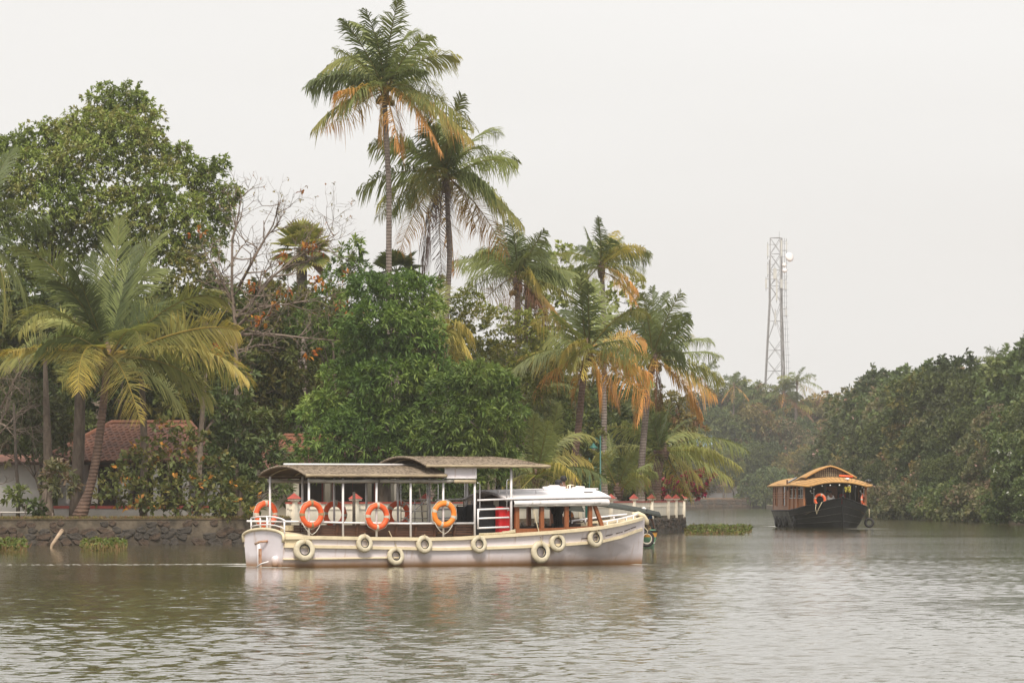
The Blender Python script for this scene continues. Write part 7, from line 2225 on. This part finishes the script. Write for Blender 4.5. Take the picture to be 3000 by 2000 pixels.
# ------------------------------------------------------------------ far white house and quay
fh = thing('white_house', 'far white house with cream shutters behind small trees across the river', 'house', (gx(2105, 878), 878, 1.75))
fo = fh.location
def fx(px): return gx(px, 878) - fo.x
MB().box(((fx(2055) + fx(2160)) / 2, 2, 1.0), (fx(2160) - fx(2055), 4, 2.0)).build('wall', M['white_paint'], fh)
for a, b in ((2062, 2096), (2098, 2118), (2121, 2144)):
    w = MB().box(((fx(a) + fx(b)) / 2, -0.05, 1.35), (fx(b) - fx(a) - 0.1, 0.1, 0.95)).build('shutter', M['tarp_cream'], fh)
    for k in range(5):
        MB().box(((fx(a) + fx(b)) / 2, -0.12, 0.98 + k * 0.18), (fx(b) - fx(a) - 0.2, 0.05, 0.05)).build('slat', M['wall_cream'], w)
mbq = MB(); mbq.add([(fx(2045), -1, 2.0), (fx(2170), -1, 2.0), (fx(2160), 2, 3.2), (fx(2055), 2, 3.2), (fx(2170), 5, 2.0), (fx(2045), 5, 2.0)], [(0, 1, 2, 3), (4, 5, 3, 2), (0, 3, 5), (1, 4, 2)])
mbq.build('roof', M['tile_old'], fh)
fg = thing('gate_wall', 'white boundary wall with a tall gate pillar beside the far young palm', 'wall', (gx(2205, 876), 876, 1.75))
MB().box((2.0, 0, 0.55), (5.5, 0.3, 1.1)).build('wall_panel', M['white_paint'], fg)
MB().box((-1.0, 0, 1.0), (1.0, 0.4, 2.1)).build('pillar', M['white_paint'], fg)
mbq = MB(); mbq.add([(-1.6, -0.4, 2.05), (-0.4, -0.4, 2.05), (-0.4, 0.4, 2.05), (-1.6, 0.4, 2.05), (-1.0, 0, 2.55)], [(0, 1, 4), (1, 2, 4), (2, 3, 4), (3, 0, 4)]); mbq.build('cap', M['tile'], fg)
fq = thing('far_quay_wall', 'low dark rubble quay along the far bank under the white house', 'wall', (gx(2100, 865), 865, 0))
MB().box((0, 0.4, 0.65), (26, 1.0, 1.75)).build('wall_core', M['stone'], fq)
q = random.Random(9)
x = -9.0
while x < 8.3:
    for z in (0.3, 0.85, 1.3):
        w = q.uniform(0.8, 1.5)
        o = link('stone', q.choice(STONES), fq)
        o.location = (x + q.uniform(-0.2, 0.2), -0.08, z); o.scale = (w, 0.5, 0.5)
    x += 1.15

# ------------------------------------------------------------------ wake and foam
def foam(label, pts, n, seed, spread, size):
    rng = np.random.default_rng(seed)
    V, Q = [], []
    P = np.array([(p[0], p[1]) for p in pts]); w = np.array([p[2] for p in pts])
    for _ in range(n):
        t = rng.random() * (len(P) - 1); i = int(t); f = t - i
        c = P[i] * (1 - f) + P[i + 1] * f + rng.normal(0, 1, 2) * (0.15, spread)
        s = size * (w[i] * (1 - f) + w[i + 1] * f) * rng.uniform(0.3, 1.2)
        b = len(V)
        k = 6
        for j in range(k):
            a = 2 * math.pi * j / k
            rad = s * rng.uniform(0.5, 1.1)
            V.append((c[0] + rad * 7.0 * math.cos(a), c[1] + rad * 0.8 * math.sin(a), 0.004))
        V.append((c[0], c[1], 0.008))
        for j in range(k): Q.append((b + j, b + (j + 1) % k, b + k, b + k))
    mb = MB(); mb.v = [tuple(v) for v in V]; mb.f = [tuple(f[:3]) for f in Q]
    return tag(mb.build('foam', M['foam']), label, kind='stuff')
def wpt(px, py):
    d = F * EYE / (py - 1455)
    return (gx(px, d), d)
foam(None, [(*wpt(x_, 1652 + (x_ < 500) * 1.5), w_) for x_, w_ in ((-80, 0.5), (150, 0.6), (350, 0.7), (550, 0.9), (700, 1.2), (720, 1.2))], 260, 1, 0.6, 0.020)
foam(None, [(*wpt(716, 1657), 1.0), (*wpt(760, 1659), 1.0), (*wpt(828, 1662), 0.6)], 70, 3, 0.2, 0.09)
foam(None, [(*wpt(1860, 1652), 0.5), (*wpt(1884, 1654), 0.5)], 14, 4, 0.12, 0.07)
foam(None, [(*wpt(2515, 1548), 1.0), (*wpt(2560, 1548), 1.0)], 40, 2, 0.4, 0.16)
foam(None, [(*wpt(2270, 1540), 0.6), (*wpt(2284, 1542), 0.8)], 25, 5, 0.5, 0.2)

# copies that look alike: tell them apart by their order in the photograph
same = {}
for o in list(SC.objects):
    if o.parent is None and 'label' in o and 'group' in o: same.setdefault(o['label'], []).append(o)
ORD = ('first', 'second', 'third', 'fourth', 'fifth', 'sixth', 'seventh', 'eighth')
for lab, os_ in same.items():
    if 1 < len(os_) <= 8:
        for i, o in enumerate(sorted(os_, key=lambda q: q.location.x / q.location.y)):
            o['label'] = lab + ', ' + ORD[i] + ' from left'
# ------------------------------------------------------------------ haze
hz = MB().box((0, 480, 29.0), (1700, 1400, 60.5))
vm = bpy.data.materials.new('thin_haze')
vm.use_nodes = True
vn = vm.node_tree.nodes
vn.remove(vn['Principled BSDF'])
pv = vn.new('ShaderNodeVolumePrincipled')
pv.inputs['Color'].default_value = (0.93, 0.93, 0.93, 1)
pv.inputs['Density'].default_value = HAZE
pv.inputs['Anisotropy'].default_value = 0.2
vm.node_tree.links.new(pv.outputs[0], vn['Material Output'].inputs['Volume'])
HZ = hz.build('haze', vm)
HZ['kind'] = 'stuff'
